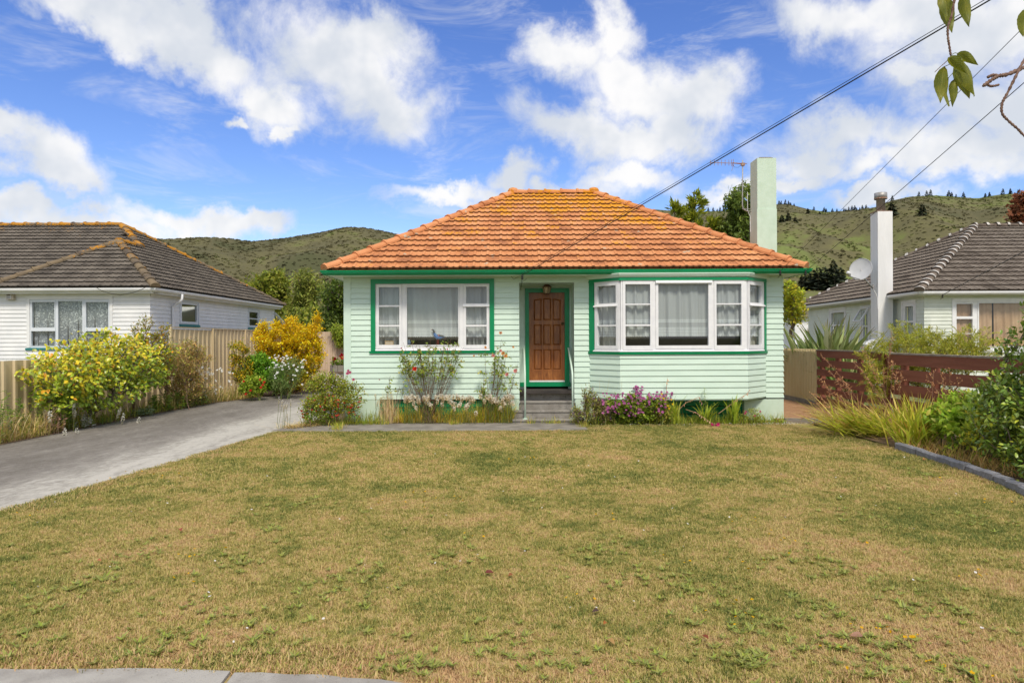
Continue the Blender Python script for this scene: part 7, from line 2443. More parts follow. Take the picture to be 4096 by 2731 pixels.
fallen_spike('fallen gladiolus stalk with a pink bloom lying on the lawn edge', [(1575, 940, 14.2), (1600, 948, 14.1), (1625, 965, 13.98), (1640, 974, 13.93)], 147)
fallen_spike('pinkish bent gladiolus stalk in front of the bay base', [(1560, 940, 14.15), (1575, 925, 14.15), (1605, 912, 14.15), (1612, 925, 14.12)], 148, False)
fallen_spike('pinkish gladiolus stalk leaning towards the bay corner', [(1650, 950, 14.15), (1690, 920, 14.15), (1715, 905, 14.15), (1722, 895, 14.15)], 149, False)
fallen_spike('dark upright seed stalk above the sword leaves', [(1528, 960, 14.2), (1529, 915, 14.2), (1532, 880, 14.2), (1533, 868, 14.2)], 150, False)
rng = np.random.default_rng(151)
du, tips, dirs = shrub('dianthus_bush', 'small round bush with two pink flowers at the pier', 'bush', (atd(1728, 978, 14.3).x, 14.3, 0.01), [bl(1705, 935, 1752, 976, 14.3, 0.16)], rng, 70, 14, 0.05, (0.02, 0.04), 0.4, [(2, (0.16, 0.20, 0.03)), (1, (0.22, 0.22, 0.05))], stem_mat=GSTEM, stems=4, base_r=0.06, seg=0.08, r0=0.0018)
pf = np.array([np.array(atd(x, y, 14.1)) for x, y in ((1713, 946), (1733, 955), (1711, 950), (1746, 945))])
link('pink_flowers', radial_flower('pink_flowers', pf, np.tile([0, -0.8, 0.5], (4, 1)), 0.028, 6, (0.5, 0.06, 0.16), rng, layers=2), du)
rng = np.random.default_rng(152)
grass_clump('green_grass', 'soft green grass and weeds along the foot of the bay', 'grass', rect_region(rng, 1.6, 5.7, 14.18, 14.6), 2400, rng, (0.06, 0.26), (0.005, 0.010), [(2, (0.16, 0.20, 0.03)), (2, (0.10, 0.15, 0.02)), (1, (0.25, 0.24, 0.06))], (0.1, 0.9), 0.8, kind='stuff')
grass_clump('green_grass', 'tufts of grass growing in the path joints and at the steps', 'grass', spot_region(rng, [(-3.55, 13.9), (-3.5, 13.6), (-1.25, 14.5), (-1.2, 14.4), (0.35, 14.52), (0.75, 14.52), (0.95, 14.5), (1.35, 14.5), (1.5, 14.4), (-3.6, 14.2), (1.45, 13.9)], 0.07), 800, rng, (0.05, 0.17), (0.004, 0.008), [(2, (0.24, 0.25, 0.04)), (2, (0.16, 0.20, 0.03)), (1, (0.36, 0.28, 0.10))], (0.1, 1.0), 0.7, kind='stuff', z=0.016)
grass_clump('dry_grass', 'fine seeding grass stalks in front of the bay', 'grass', rect_region(rng, 1.5, 2.3, 14.2, 14.5), 60, rng, (0.5, 0.95), (0.003, 0.005), [(1, (0.34, 0.28, 0.12)), (1, (0.25, 0.25, 0.08))], (0.0, 0.3), 0.4, mat=STRAW, kind='stuff')

# ================================================================== right bed
rng = np.random.default_rng(160)
CRO = [(4, (0.25, 0.29, 0.035)), (3, (0.19, 0.24, 0.03)), (2, (0.36, 0.35, 0.07)), (1, (0.56, 0.45, 0.18)), (0.4, (0.46, 0.24, 0.08))]
sword_plant('crocosmia_clump', 'upright clump of strap leaves at the stone edging', (6.55, 11.15), 11, 190, (0.5, 1.0), 161, (0.02, 0.038), CRO, (0.05, 0.85), 0.7, 0.13, tip=(0.45, 0.26, 0.07), tipw=0.3)
r1_ = sword_plant('crocosmia_clump', 'broad clump of strap leaves flopping over the lawn', (6.75, 12.6), 12, 280, (0.7, 1.2), 162, (0.022, 0.042), CRO, (0.75, 1.35), 0.55, 0.36, tip=(0.50, 0.33, 0.13), tipw=0.35, az=(3.3, 0.7))
r2_ = sword_plant('crocosmia_clump', 'dried strap leaf clump in front of the board fence', (6.95, 13.5), 13, 180, (0.6, 1.05), 163, (0.018, 0.034), [(2, (0.46, 0.35, 0.15)), (2, (0.26, 0.26, 0.04)), (1, (0.5, 0.4, 0.2))], (0.5, 1.25), 0.5, 0.30, tip=(0.5, 0.34, 0.14), tipw=0.5, az=(3.5, 0.9))
sword_plant('iris_clump', 'yellow green clump of broad sword leaves against the fence', (7.35, 12.3), 12, 40, (0.55, 0.95), 164, (0.02, 0.04), CRO, (0.0, 0.4), 0.5, 0.2)
# dry seed stalks
SEED = material('dry seed stalk', (0.24, 0.12, 0.07), (0.33, 0.19, 0.12), 15, 0.9)


def seed_stalks(label, tops, base, seed, side=9):
    rng = np.random.default_rng(seed)
    root = thing('seed_stalk', label, 'stalks', (base[0], base[1], 0))
    A, B, RA, RB, C = [], [], [], [], []
    for t in tops:
        t = np.array(t)
        b = np.array([base[0], base[1], 0.05]) + np.append(rng.normal(0, 0.18, 2), 0)
        pts = [b + (t - b) * f + np.array([0, 0, 1]) * 0.10 * math.sin(math.pi * f) for f in np.linspace(0, 1, 7)]
        for p_, q_ in zip(pts[:-1], pts[1:]):
            A.append(p_); B.append(q_); RA.append(0.004); RB.append(0.003)
        for f in np.linspace(0.62, 1.0, side):
            o_ = b + (t - b) * f + np.array([0, 0, 1]) * 0.10 * math.sin(math.pi * f)
            d = unit(rng.normal(0, 1, 3) + (t - b) / np.linalg.norm(t - b) * 1.0)
            ln = rng.uniform(0.05, 0.17) * (1.25 - f * 0.7)
            A.append(o_); B.append(o_ + d * ln); RA.append(0.003); RB.append(0.0018)
            for s_ in np.linspace(0.2, 1, 6):
                C.append(o_ + d * ln * s_)
    link('stalks', seg_mesh('stalks', A, B, RA, RB, SEED, 4), root)
    C = np.array(C)
    link('seed_heads', leaf_mesh('seed_heads', C, rng.normal(size=(len(C), 3)) + np.array([0, 0, 0.5]), rng.normal(size=(len(C), 3)), 0.022, 0.013, palette(rng, len(C), [(2, (0.36, 0.20, 0.13)), (1, (0.26, 0.13, 0.08)), (1, (0.44, 0.28, 0.18))]), STRAW, 'card'), root)


seed_stalks('pinkish brown dry seed stalks spraying over the bark path', [atd(x, y, Y) for x, y, Y in ((1890, 820, 13.6), (1905, 850, 13.6), (1930, 870, 13.4), (1865, 905, 13.5), (1880, 930, 13.4), (1850, 945, 13.5), (1840, 960, 13.4), (1870, 975, 13.2), (1920, 905, 13.3), (1900, 890, 13.4), (1945, 880, 13.2), (1860, 925, 13.6), (1882, 868, 13.6))], (6.7, 13.1), 165, 12)
seed_stalks('tall rusty seed stalks standing before the board fence', [atd(x, y, Y) for x, y, Y in ((2048, 770, 12.3), (2052, 830, 12.2), (2028, 850, 12.4), (1985, 800, 12.8), (1990, 870, 12.8), (2070, 860, 12.0), (2060, 850, 12.1), (1960, 830, 13.0), (2000, 840, 12.7))], (6.8, 12.2), 166, 12)
seed_stalks('slender greenish seed stalks near the hedge', [atd(x, y, Y) for x, y, Y in ((2130, 870, 11.0), (2145, 850, 11.0), (2160, 855, 11.0), (2180, 845, 11.0), (2200, 870, 10.9), (2215, 900, 10.9), (2165, 870, 11.1))], (7.1, 11.0), 167, 8)
rng = np.random.default_rng(168)
BRD = [(3, (0.15, 0.24, 0.028)), (2, (0.21, 0.30, 0.04)), (1, (0.10, 0.165, 0.02)), (1, (0.32, 0.35, 0.08))]
hb = [(7.0, 10.75, 0.55, 0.42, 0.45, 0.30), (7.3, 10.3, 0.55, 0.4, 0.5, 0.32), (6.85, 10.35, 0.38, 0.35, 0.4, 0.25), (7.4, 11.1, 0.62, 0.35, 0.4, 0.28)]
shrub('hydrangea_bush', 'low bright green broadleaf bush between strap leaves and hedge', 'bush', (7.1, 10.6, 0.02), hb, rng, 260, 11, 0.10, (0.09, 0.15), 0.5, BRD, LEAF, GSTEM, stems=8, base_r=0.25, seg=0.12, r0=0.003, shell=0.35)
rng = np.random.default_rng(169)
HED = [(3, (0.065, 0.11, 0.022)), (3, (0.10, 0.15, 0.032)), (1, (0.045, 0.075, 0.016)), (1, (0.16, 0.20, 0.045))]
hblobs = [(7.25, 9.0, 0.75, 1.15, 1.1, 0.72), (7.62, 9.1, 1.45, 0.95, 1.0, 0.7), (7.68, 9.2, 2.05, 0.75, 0.8, 0.55), (6.75, 8.6, 0.5, 0.75, 0.7, 0.45), (6.55, 8.0, 0.42, 0.6, 0.6, 0.38), (6.95, 9.0, 0.95, 0.5, 0.5, 0.35), (6.9, 8.3, 0.85, 0.75, 0.6, 0.5), (7.35, 8.5, 1.6, 0.8, 0.7, 0.6)]
shrub('hedge_bush', 'tall dense dark green hedge bush at the picture edge', 'bush', (7.3, 8.9, 0.02), hblobs, rng, 900, 24, 0.12, (0.05, 0.095), 0.52, HED, GLOSSY, BARK, stems=6, base_r=0.3, seg=0.15, r0=0.003, shell=0.5,
      top_pal=([(1, (0.24, 0.27, 0.03)), (1, (0.18, 0.23, 0.03))], lambda P: np.where((P[:, 0] < 6.9) & (P[:, 2] < 1.0), 0.10, 0.05)))
rng = np.random.default_rng(170)
shrub('young_shrub', 'yellow tinged young shoots at the foot of the hedge', 'shrub', (6.75, 9.7, 0.02), [(6.7, 9.6, 0.42, 0.35, 0.35, 0.28), (6.85, 9.9, 0.55, 0.3, 0.3, 0.25)], rng, 80, 9, 0.08, (0.05, 0.09), 0.42, [(2, (0.24, 0.27, 0.03)), (2, (0.15, 0.20, 0.025)), (1, (0.34, 0.30, 0.04))], stem_mat=GSTEM, stems=5, base_r=0.12, seg=0.1)
grass_clump('dry_grass', 'straw and dead leaves in the bed behind the edging blocks', 'grass', rect_region(rng, 6.25, 6.9, 8.6, 11.0), 1300, rng, (0.08, 0.32), (0.005, 0.011), [(2, (0.40, 0.28, 0.14)), (1, (0.28, 0.20, 0.09)), (1, (0.22, 0.22, 0.05))], (0.3, 1.3), 0.6, mat=STRAW, kind='stuff', z=0.03)

# grevillea: arching sprays of needle leaves
rng = np.random.default_rng(171)
GRV = [(3, (0.20, 0.22, 0.035)), (2, (0.28, 0.28, 0.055)), (2, (0.13, 0.16, 0.025))]


def needle_shrub(name, label, base, blobs, n, rng, ln=(0.35, 0.7)):
    root = thing(name, label, 'shrub', base)
    pts, d0 = blob_points(rng, blobs, n, 0.3)
    A, B, RA, RB, tips, dirs = skeleton([base], pts, rng, 0.3, 0.12, 0.0025, 0.45)
    link('branches', seg_mesh('branches', A, B, RA, RB, TWIG, 4), root)
    P, D, N_ = [], [], 46
    for t, d in zip(tips, dirs):
        o_ = t
        dr_ = unit(d * 0.7 + rng.normal(0, 0.5, 3) + np.array([0, 0, 0.5]))
        L = rng.uniform(*ln) * 0.55
        f = np.linspace(-0.5, 1, N_)
        c = o_ + dr_ * (f * L)[:, None] - np.array([0, 0, 1]) * (np.clip(f, 0, 1) ** 2 * L * 0.35)[:, None]
        sd_ = unit(np.cross(dr_, rng.normal(0, 1, 3)))
        sg = np.where(np.arange(N_) % 2 == 0, 1, -1)[:, None]
        P.append(c)
        D.append(dr_ * 0.75 + sd_ * sg * 0.8 + rng.normal(0, 0.15, (N_, 3)))
    P, D = np.concatenate(P), np.concatenate(D)
    Ls = rng.uniform(0.05, 0.10, len(P))
    link('foliage', leaf_mesh('foliage', P, D, rng.normal(0, 0.4, (len(P), 3)) + np.array([0, 0, 1]), Ls, 0.013, palette(rng, len(P), GRV), LEAF, 'card'), root)


needle_shrub('grevillea_shrub', 'feathery yellow green shrub rising behind the board fence', (8.75, 14.0, 0.0), [(8.7, 13.9, 1.45, 0.5, 1.2, 0.5), (8.75, 15.0, 1.55, 0.5, 1.1, 0.55), (8.6, 12.9, 1.5, 0.4, 0.7, 0.45), (8.6, 14.2, 0.95, 0.5, 1.0, 0.5)], 560, rng)
needle_shrub('grevillea_shrub', 'feathery yellow green branches hanging over the board fence', (8.15, 14.6, 0.0), [(7.72, 14.4, 1.05, 0.25, 0.32, 0.40), (7.75, 14.6, 1.40, 0.3, 0.35, 0.22), (7.65, 14.2, 0.8, 0.22, 0.3, 0.3)], 75, rng)
# flax behind the corrugated fence
FLX = [(2, (0.095, 0.13, 0.035)), (2, (0.15, 0.18, 0.06)), (1, (0.23, 0.25, 0.11)), (1, (0.065, 0.09, 0.025)), (0.4, (0.34, 0.33, 0.18))]
sword_plant('flax_bush', 'big flax bush with broad grey green blades behind the corrugated fence', (8.95, 19.3), 12, 210, (1.4, 2.6), 172, (0.12, 0.18), FLX, (0.02, 0.6), 0.8, 0.22, cat='bush', tip=(0.26, 0.2, 0.09), tipw=0.12, fold=0.35)
sword_plant('flax_bush', 'smaller flax clump behind the first bay of the board fence', (8.8, 17.6), 12, 60, (1.1, 2.0), 173, (0.09, 0.14), FLX, (0.05, 0.6), 0.9, 0.2, cat='bush', tip=(0.26, 0.2, 0.09), tipw=0.12, fold=0.35)

# ================================================================== weeds, flowers and leaves on the lawn
def rosette_mesh(seed, mat, n=14, L=(0.04, 0.10), w=0.014):
    r = np.random.default_rng(seed)
    a = r.uniform(0, 6.28, n)
    lo = r.uniform(1.25, 1.52, n)
    return blade_mesh('weed_rosette', r.normal(0, 0.012, (n, 3)) * np.array([1, 1, 0]), a, lo - 0.35, lo, r.uniform(*L, n), r.uniform(0.6, 1.4, n) * w, palette(r, n, [(2, (0.135, 0.165, 0.06)), (2, (0.165, 0.195, 0.06)), (1, (0.12, 0.14, 0.06)), (1, (0.17, 0.22, 0.045))]), mat, 4)


rng = np.random.default_rng(180)
cl = [gpt(*p) for p in [(700, 2560), (1000, 2590), (1650, 2640), (560, 2640), (1750, 2690), (2050, 2590), (2250, 2680), (2560, 2660), (3000, 2640), (3250, 2600), (3450, 2580), (3350, 2450), (3650, 2400), (3300, 2280), (3150, 2250), (2750, 2350), (2800, 2560), (3800, 2450), (3900, 2700), (3500, 2690), (850, 2480), (400, 2330), (150, 2450), (60, 2580), (1250, 2380), (1450, 2300), (1100, 2120), (1200, 2020), (2400, 2200), (2550, 2330), (1800, 2230), (600, 2200), (950, 2260), (3050, 2500), (3600, 2540), (3700, 1900), (3900, 2080), (3400, 2050), (2100, 1770), (1850, 1775)]]
NW = 800
ci_ = rng.integers(0, len(cl), NW)
wx = np.array(cl)[ci_] + rng.normal(0, 1, (NW, 2)) * np.array([0.16, 0.20]) * rng.uniform(0.3, 1.6, (NW, 1))
ex = np.stack([rng.uniform(-0.8, 0.8, 160), 3.5 * (9 / 3.5) ** rng.uniform(0, 1, 160)], -1)
ex[:, 0] *= ex[:, 1]
wx = np.concatenate([wx, ex])
okw = (wx[:, 0] > drive_edge(wx[:, 1]) + 0.02) & (wx[:, 0] < right_edge(wx[:, 1]) - 0.05) & (wx[:, 1] > foot_edge(wx[:, 0]) + 0.06) & (wx[:, 1] < 13.3)
wx = wx[okw]
nw = len(wx)
sc_ = rng.uniform(0.3, 0.75, nw)
scatter('lawn_weeds', 'flat green weed rosettes dotted through the dry lawn', 'weeds', np.concatenate([wx, np.full((nw, 1), 0.012)], 1), np.stack([rng.normal(0, 0.1, nw), rng.normal(0, 0.1, nw), rng.uniform(0, 6.28, nw)], -1), np.stack([sc_, sc_, sc_], -1), [rosette_mesh(k, LEAF) for k in range(6)], rng.integers(0, 6, nw))


def tiny_flower(col, n, r_, z):
    rr = np.random.default_rng(5)
    return radial_flower('tiny_flower', [[0, 0, z]], [[0.1, -0.2, 1]], r_, n, col, rr, ratio=0.8)


fy = [gpt(*p) for p in [(610, 1905), (650, 1917), (710, 1900), (535, 1890), (2035, 1845), (2120, 1840), (2180, 1860), (1620, 1985), (1650, 1980), (1760, 2010), (1800, 2015), (1840, 2018), (1720, 2030), (1510, 2025), (3080, 2135), (3110, 2165), (3105, 2210), (3370, 2185), (2970, 2260), (2740, 2265), (2950, 2415), (3490, 2515), (3520, 2530), (3570, 2535), (3915, 2300), (3925, 2305), (3700, 2655), (3705, 2665), (3260, 2595), (2960, 2510), (3010, 2490), (2320, 2385), (1590, 2290), (1860, 2148), (790, 2210), (750, 2235), (775, 2350), (110, 2070), (450, 1920), (545, 1893), (2440, 2060), (2990, 2070), (2985, 2100), (3730, 1925), (4040, 2020)]]
fy = np.array(fy) + np.random.default_rng(1).normal(0, 0.02, (len(fy), 2))
fy = np.concatenate([fy, np.repeat(fy, 2, 0) + np.random.default_rng(2).normal(0, 0.13, (2 * len(fy), 2))])
nf = len(fy)
r5 = np.random.default_rng(6)
sz = r5.uniform(0.6, 1.15, nf)
scatter('yellow_lawn_flowers', 'tiny yellow flowers scattered over the lawn', 'flowers', np.concatenate([fy, np.full((nf, 1), 0.0)], 1), np.stack([r5.normal(0, 0.3, nf), r5.normal(0, 0.3, nf), r5.uniform(0, 6.28, nf)], -1), np.stack([sz, sz, sz], -1), [tiny_flower((0.72, 0.42, 0.005), 5, 0.014, 0.035)], np.zeros(nf))
wy = np.stack([r5.uniform(-0.7, 0.7, 90), r5.uniform(4, 13, 90)], -1)
wy[:, 0] *= wy[:, 1]
wy = np.concatenate([wy[(wy[:, 0] > drive_edge(wy[:, 1]) + 0.1) & (wy[:, 0] < right_edge(wy[:, 1]) - 0.1)], np.stack([r5.uniform(4.9, 6.4, 130), r5.normal(14.18, 0.10, 130)], -1), np.stack([r5.uniform(1.6, 5.0, 40), r5.normal(14.1, 0.06, 40)], -1)])
nf = len(wy)
sz = r5.uniform(0.6, 1.15, nf)
scatter('white_lawn_daisies', 'tiny white daisies in the lawn and at the pier', 'flowers', np.concatenate([wy, np.full((nf, 1), 0.0)], 1), np.stack([r5.normal(0, 0.3, nf), r5.normal(0, 0.3, nf), r5.uniform(0, 6.28, nf)], -1), np.stack([sz, sz, sz], -1), [tiny_flower((0.8, 0.78, 0.76), 7, 0.012, 0.04)], np.zeros(nf))
for (sx, sy, c, L, lab) in ((720, 2129, (0.42, 0.10, 0.06), 0.10, 'curled red leaf lying on the lawn near the driveway'), (388, 2256, (0.5, 0.2, 0.10), 0.07, 'small orange leaf lying on the lawn below the driveway'), (1940, 2307, (0.20, 0.05, 0.04), 0.09, 'dark maroon leaf lying in the middle of the lawn'),
                            (2050, 2313, (0.34, 0.13, 0.05), 0.07, 'rusty leaf lying just beside the dark maroon leaf'), (2428, 2578, (0.52, 0.32, 0.12), 0.10, 'big tan leaf lying near the front of the lawn'), (2424, 2507, (0.46, 0.16, 0.04), 0.06, 'orange leaf standing on edge above the tan leaf'),
                            (2395, 2460, (0.10, 0.06, 0.05), 0.07, 'blackish dead leaf on the lawn'), (3453, 2565, (0.42, 0.23, 0.16), 0.10, 'pinkish brown leaf resting on a green weed'), (2835, 2578, (0.28, 0.08, 0.04), 0.08, 'dark red leaf beside a dry patch at the lawn front'), (3703, 1846, (0.50, 0.20, 0.07), 0.09, 'orange leaf fallen against the edging blocks')):
    x_, y_ = gpt(sx, sy)
    a = rng.uniform(0, 6.28)
    o = link('fallen_leaf', leaf_mesh('fallen_leaf', np.array([[x_, y_, 0.035]]), np.array([[math.cos(a), math.sin(a), 0.15]]), np.array([[0.2, -0.5, 1.0]]), L * 0.75, L * 0.42, np.array([c]), LEAF, 'oval', fold=0.5, curl=0.2))
    tag(o, lab, 'leaf', 'leaves fallen on the lawn')
hose = MB().tube([atd(158, 978, 14.9), atd(162, 970, 14.9), atd(168, 966, 14.9), atd(176, 965, 14.9)], 0.018, 8).build('white_pipe', WHITE, None, True)
tag(hose, 'short bent white plastic pipe sticking out beside the driveway', 'pipe')

# ================================================================== fittings
# porch lantern
LY = F0 + 0.42
c0 = at(1350 + 1875 / 2.24, 1050 + 230 / 2.24, LY)
zc = RZ1
lan = thing('porch_lantern', 'small brown hanging lantern above the front door', 'lantern', (c0.x, LY, c0.z))
tz, mz, bz = at(2187, 1050 + 192 / 2.24, LY).z, at(2187, 1050 + 222 / 2.24, LY).z, at(2187, 1050 + 280 / 2.24, LY).z
BRZ = material('brown lantern metal', (0.10, 0.045, 0.025), (0.15, 0.075, 0.04), 20, 0.5, metal=0.5)
AMB = material('mottled amber glass', (0.30, 0.22, 0.12), (0.46, 0.38, 0.25), 40, 0.25, 0.5, 60, spec=0.6)
MB().lathe([(0.05, 0), (0.05, -0.012), (0.012, -0.02), (0.012, -0.10)], (c0.x, LY, zc), 12).build('ceiling_rose', BRZ, lan)
MB().lathe([(0.115, mz - c0.z), (0.105, mz - c0.z + 0.018), (0.03, tz - c0.z), (0.012, tz - c0.z + 0.05)], c0, 6).build('cap', BRZ, lan)
MB().lathe([(0.062, bz - c0.z), (0.098, mz - c0.z)], c0, 6).build('glass_body', AMB, lan)
fm_ = MB()
for j in range(6):
    a = math.pi / 3 * j
    sd = Vector((0, 0, 1)).orthogonal().normalized()
    b2 = Vector((0, 0, 1)).cross(sd)
    d_ = sd * math.cos(a) + b2 * math.sin(a)
    fm_.tube([c0 + d_ * 0.065 + Vector((0, 0, bz - c0.z)), c0 + d_ * 0.10 + Vector((0, 0, mz - c0.z))], 0.007, 4)
fm_.build('cage', BRZ, lan)
MB().lathe([(0.02, bz - c0.z - 0.02), (0.066, bz - c0.z), (0.07, bz - c0.z + 0.014)], c0, 6).build('base_ring', BRZ, lan)

# bird ornament, picture frame and jug on the window ledge
WY = F0 + 0.085
bp = lambda x, y: at(1350 + x / 2.24, 1050 + y / 2.24, WY)
BLUE = material('blue bird paint', (0.025, 0.11, 0.33), (0.035, 0.15, 0.40), 10, 0.5)
BDRK = material('dark bird paint', (0.03, 0.035, 0.045), (0.05, 0.055, 0.07), 10, 0.5)
bird = thing('bird_ornament', 'blue and black bird figure standing behind the window glass', 'ornament', bp(895, 735))
mb = MB()
path_b = [((960, 668), 0.004), ((940, 668), 0.016), ((915, 672), 0.034), ((893, 668), 0.045), ((876, 652), 0.036), ((866, 632), 0.024), ((862, 614), 0.019), ((858, 604), 0.021), ((850, 601), 0.014), ((846, 602), 0.006)]
mb.tube([bp(*p) for p, _ in path_b], [r for _, r in path_b], 12)
ob = mb.build('body', BLUE, bird, True)
for v in ob.data.vertices:
    v.co.y = WY + (v.co.y - WY) * 0.6
mb = MB().tube([bp(867, 630), bp(862, 614), bp(858, 604), bp(850, 601), bp(846, 602)], [0.0245, 0.0205, 0.0225, 0.0155, 0.007], 12).build('head', BDRK, bird, True)
MB().tube([bp(962, 664), bp(940, 660), bp(910, 655), bp(890, 650)], [0.005, 0.022, 0.026, 0.012], 10).build('wing', BDRK, bird, True)
MB().tube([bp(847, 601), bp(842, 603), bp(838, 606)], [0.009, 0.006, 0.001], 8).build('beak', material('red beak', (0.45, 0.05, 0.03), None, 5, 0.5), bird, True)
for xx in (893, 903):
    MB().tube([bp(xx, 690), bp(xx, 735)], 0.004, 6).build('leg', MATS['red beak'], bird)
q = rz(425, 700, 502, 737, WY)
pf_ = thing('picture_frame', 'little wooden picture frame standing on the window ledge', 'picture frame', (q[0], WY, q[2]))
FRY = Fr((0, WY, 0), (1, 0, 0), (0, -1, 0))
FRAMEW = material('pale frame timber', (0.42, 0.26, 0.12), (0.5, 0.32, 0.16), 15, 0.6)
MB().holed(FRY, q[0], q[1], 0.0, 0.015, q[2], q[3], [(q[0] + 0.012, q[1] - 0.012, q[2] + 0.012, q[3] - 0.012)]).build('frame', FRAMEW, pf_)
MB().fbox(FRY, q[0] + 0.012, q[1] - 0.012, 0.0, 0.004, q[2] + 0.012, q[3] - 0.012).build('picture', material('faded print', (0.5, 0.36, 0.24), (0.6, 0.48, 0.36), 12, 0.7), pf_)
jg = bp(640, 735)
jug = MB().lathe([(0.03, 0), (0.042, 0.03), (0.04, 0.07), (0.028, 0.09), (0.032, 0.105)], jg, 14).build('blue_jug', material('blue grey glaze', (0.09, 0.13, 0.19), (0.12, 0.16, 0.22), 10, 0.3), None, True)
tag(jug, 'small blue grey jug on the window ledge', 'jug')

# television aerial
AY = 16.35
z3 = lambda x, y, Y=AY: at(2200 + x / 2.138, 600 + y / 2.138, Y)
ant = thing('tv_aerial', 'rusty television aerial on a bent mast beside the chimney', 'aerial', z3(1700, 525))
MB().tube([z3(1648, 88), z3(1647, 300), z3(1645, 470), z3(1650, 495), z3(1662, 512), z3(1685, 522), z3(1722, 528)], 0.014, 7).build('mast', GALV, ant, True)
MB().tube([z3(1368, 108), z3(1686, 118)], 0.008, 5).build('boom', RUST, ant)
for x in (1372, 1405, 1437, 1467, 1498, 1530, 1553, 1568):
    h = 24 if x < 1550 else 30
    MB().tube([z3(x, 110 - h), z3(x, 110 + h)], 0.006, 5).build('element', RUST, ant)
MB().tube([z3(1560, 112), z3(1610, 116), z3(1640, 118)], 0.014, 5).build('reflector_arm', RUST, ant)
MB().box(*(lambda a, b_: (a.x, b_.x, AY - 0.03, AY + 0.03, b_.z, a.z))(z3(1634, 112), z3(1664, 136))).build('clamp', RUST, ant)
MB().tube([z3(1560, 112), z3(1565, 150), z3(1553, 178)], 0.005, 4).build('element', RUST, ant)
MB().tube([z3(1640, 125), z3(1610, 150), z3(1580, 148), z3(1562, 125)], 0.004, 4).build('lead', BLACK, ant)
MB().tube([z3(1688, 360), z3(1690, 460), z3(1690, 520), z3(1712, 570), z3(1714, 700)], 0.006, 5).build('lead', WHITE, ant)
MB().tube([z3(1645, 505), z3(1722, 505)], 0.008, 5).build('bracket', GALV, ant)


# service wires
def wire(name, label, pts, r, sag=0.0, n=14, cat='wire'):
    A_, B_ = Vector(pts[0]), Vector(pts[-1])
    P_ = []
    for k in range(n + 1):
        t = k / n
        p = A_.lerp(B_, t)
        p.z -= sag * 4 * t * (1 - t)
        P_.append(p)
    o = MB().tube(P_, r, 6).build(name, BLACK, None, True)
    return tag(o, label, cat, 'service wires')


gz = EY0 - 0.1
e1_ = at(2089, 1101, gz)
far1 = at(3961, 0, 6.2)
wire('service_cable', 'thick black service cable running up from the middle of the gutter', [e1_, e1_ + (far1 - e1_) * 1.35], 0.0072)
e2_ = at(2085, 1096, gz - 0.01)
far2 = at(3939, 0, 6.2)
wire('telephone_wire', 'thin wire running just above the thick service cable', [e2_, e2_ + (far2 - e2_) * 1.35], 0.0036)
e3_ = at(3121, 1084, gz)
far3 = at(4081, 123, 7.0)
wire('overhead_wire', 'thin wire rising from the gutter left of its corner insulator', [e3_, e3_ + (far3 - e3_) * 1.35], 0.0036)
e4_ = at(3222, 1085, gz)
far4 = at(4096, 322, 7.0)
wire('overhead_wire', 'thin wire from the gutter corner passing before the white chimney', [e4_, e4_ + (far4 - e4_) * 1.4], 0.0045, 0.03)
e5_ = at(3770, 1180, 20.85)
far5 = at(4096, 1006, 14.5)
wire('overhead_wire', 'black wire running from the cream house gutter out of the picture', [e5_, e5_ + (far5 - e5_) * 1.5], 0.009)
for (p, lab) in ((e1_, 'porcelain wire clamp at the middle of the gutter'), (e3_, 'wire insulator on the gutter near its corner'), (e4_, 'wire insulator at the very corner of the gutter'), (e5_, 'black wire clamp on the cream house gutter')):
    ins = thing('wire_insulator', lab, 'insulator', p, 'wire insulators')
    MB().lathe([(0.012, -0.09), (0.022, -0.08), (0.024, -0.06), (0.014, -0.05), (0.024, -0.035), (0.022, -0.015), (0.01, 0.0), (0.006, 0.03)], p, 10).build('body', BLACK, ins, True)
    MB().tube([p + Vector((0, 0, -0.08)), p + Vector((-0.03, 0.05, -0.13)), p + Vector((0.02, 0.12, -0.12)), p + Vector((0.10, 0.2, -0.05))], 0.004, 4).build('tail_wire', BLACK, ins)
lp_ = MB().tube([at(3222, 1100, gz), at(3190, 1150, 14.6), at(3165, 1160, 14.7), at(3140, 1148, 14.8), at(3128, 1150, 14.9)], 0.007, 5).build('lead_in_wire', BLACK, None, True)
tag(lp_, 'loose looping lead-in wire under the gutter corner', 'wire')
lp2 = MB().tube([at(2045, 1105, 14.5), at(2055, 1117, 14.6), at(2070, 1108, 14.55), at(2089, 1101, gz), at(2088, 1125, 14.8), at(2082, 1160, F0 + 0.05 - 0.08)], 0.005, 5).build('lead_in_wire', BLACK, None, True)
tag(lp2, 'thin lead-in wire hanging beside the porch', 'wire')
lp3 = MB().tube([at(560 / 1.0, 1139, 19.75), at(430, 1166, 19.7), at(470, 1178, 19.7), at(520, 1170, 19.7), at(590, 1142, 19.7)], 0.006, 5)
lp3 = MB().tube([at(370, 1141, 19.75), at(405, 1162, 19.72), at(440, 1174, 19.7), at(480, 1180, 19.7), at(530, 1171, 19.72), at(565, 1158, 19.74), at(597, 1141, 19.75)], 0.008, 5).build('hanging_wire', BLACK, None, True)
tag(lp3, 'slack wire looping below the white house gutter', 'wire')

# ================================================================== overhanging branch near the camera
rng = np.random.default_rng(190)
TY = 2.15
z8 = lambda x, y, Y=TY: at(3000 + x / 2.146, y / 2.146, Y)
br = thing('overhanging_branch', 'twigs with drooping yellow green leaves reaching into the top corner', 'branch', z8(2600, -300))
TW2 = material('knobbly red brown twig', (0.16, 0.085, 0.06), (0.26, 0.165, 0.12), 60, 0.85, 0.8, 160)


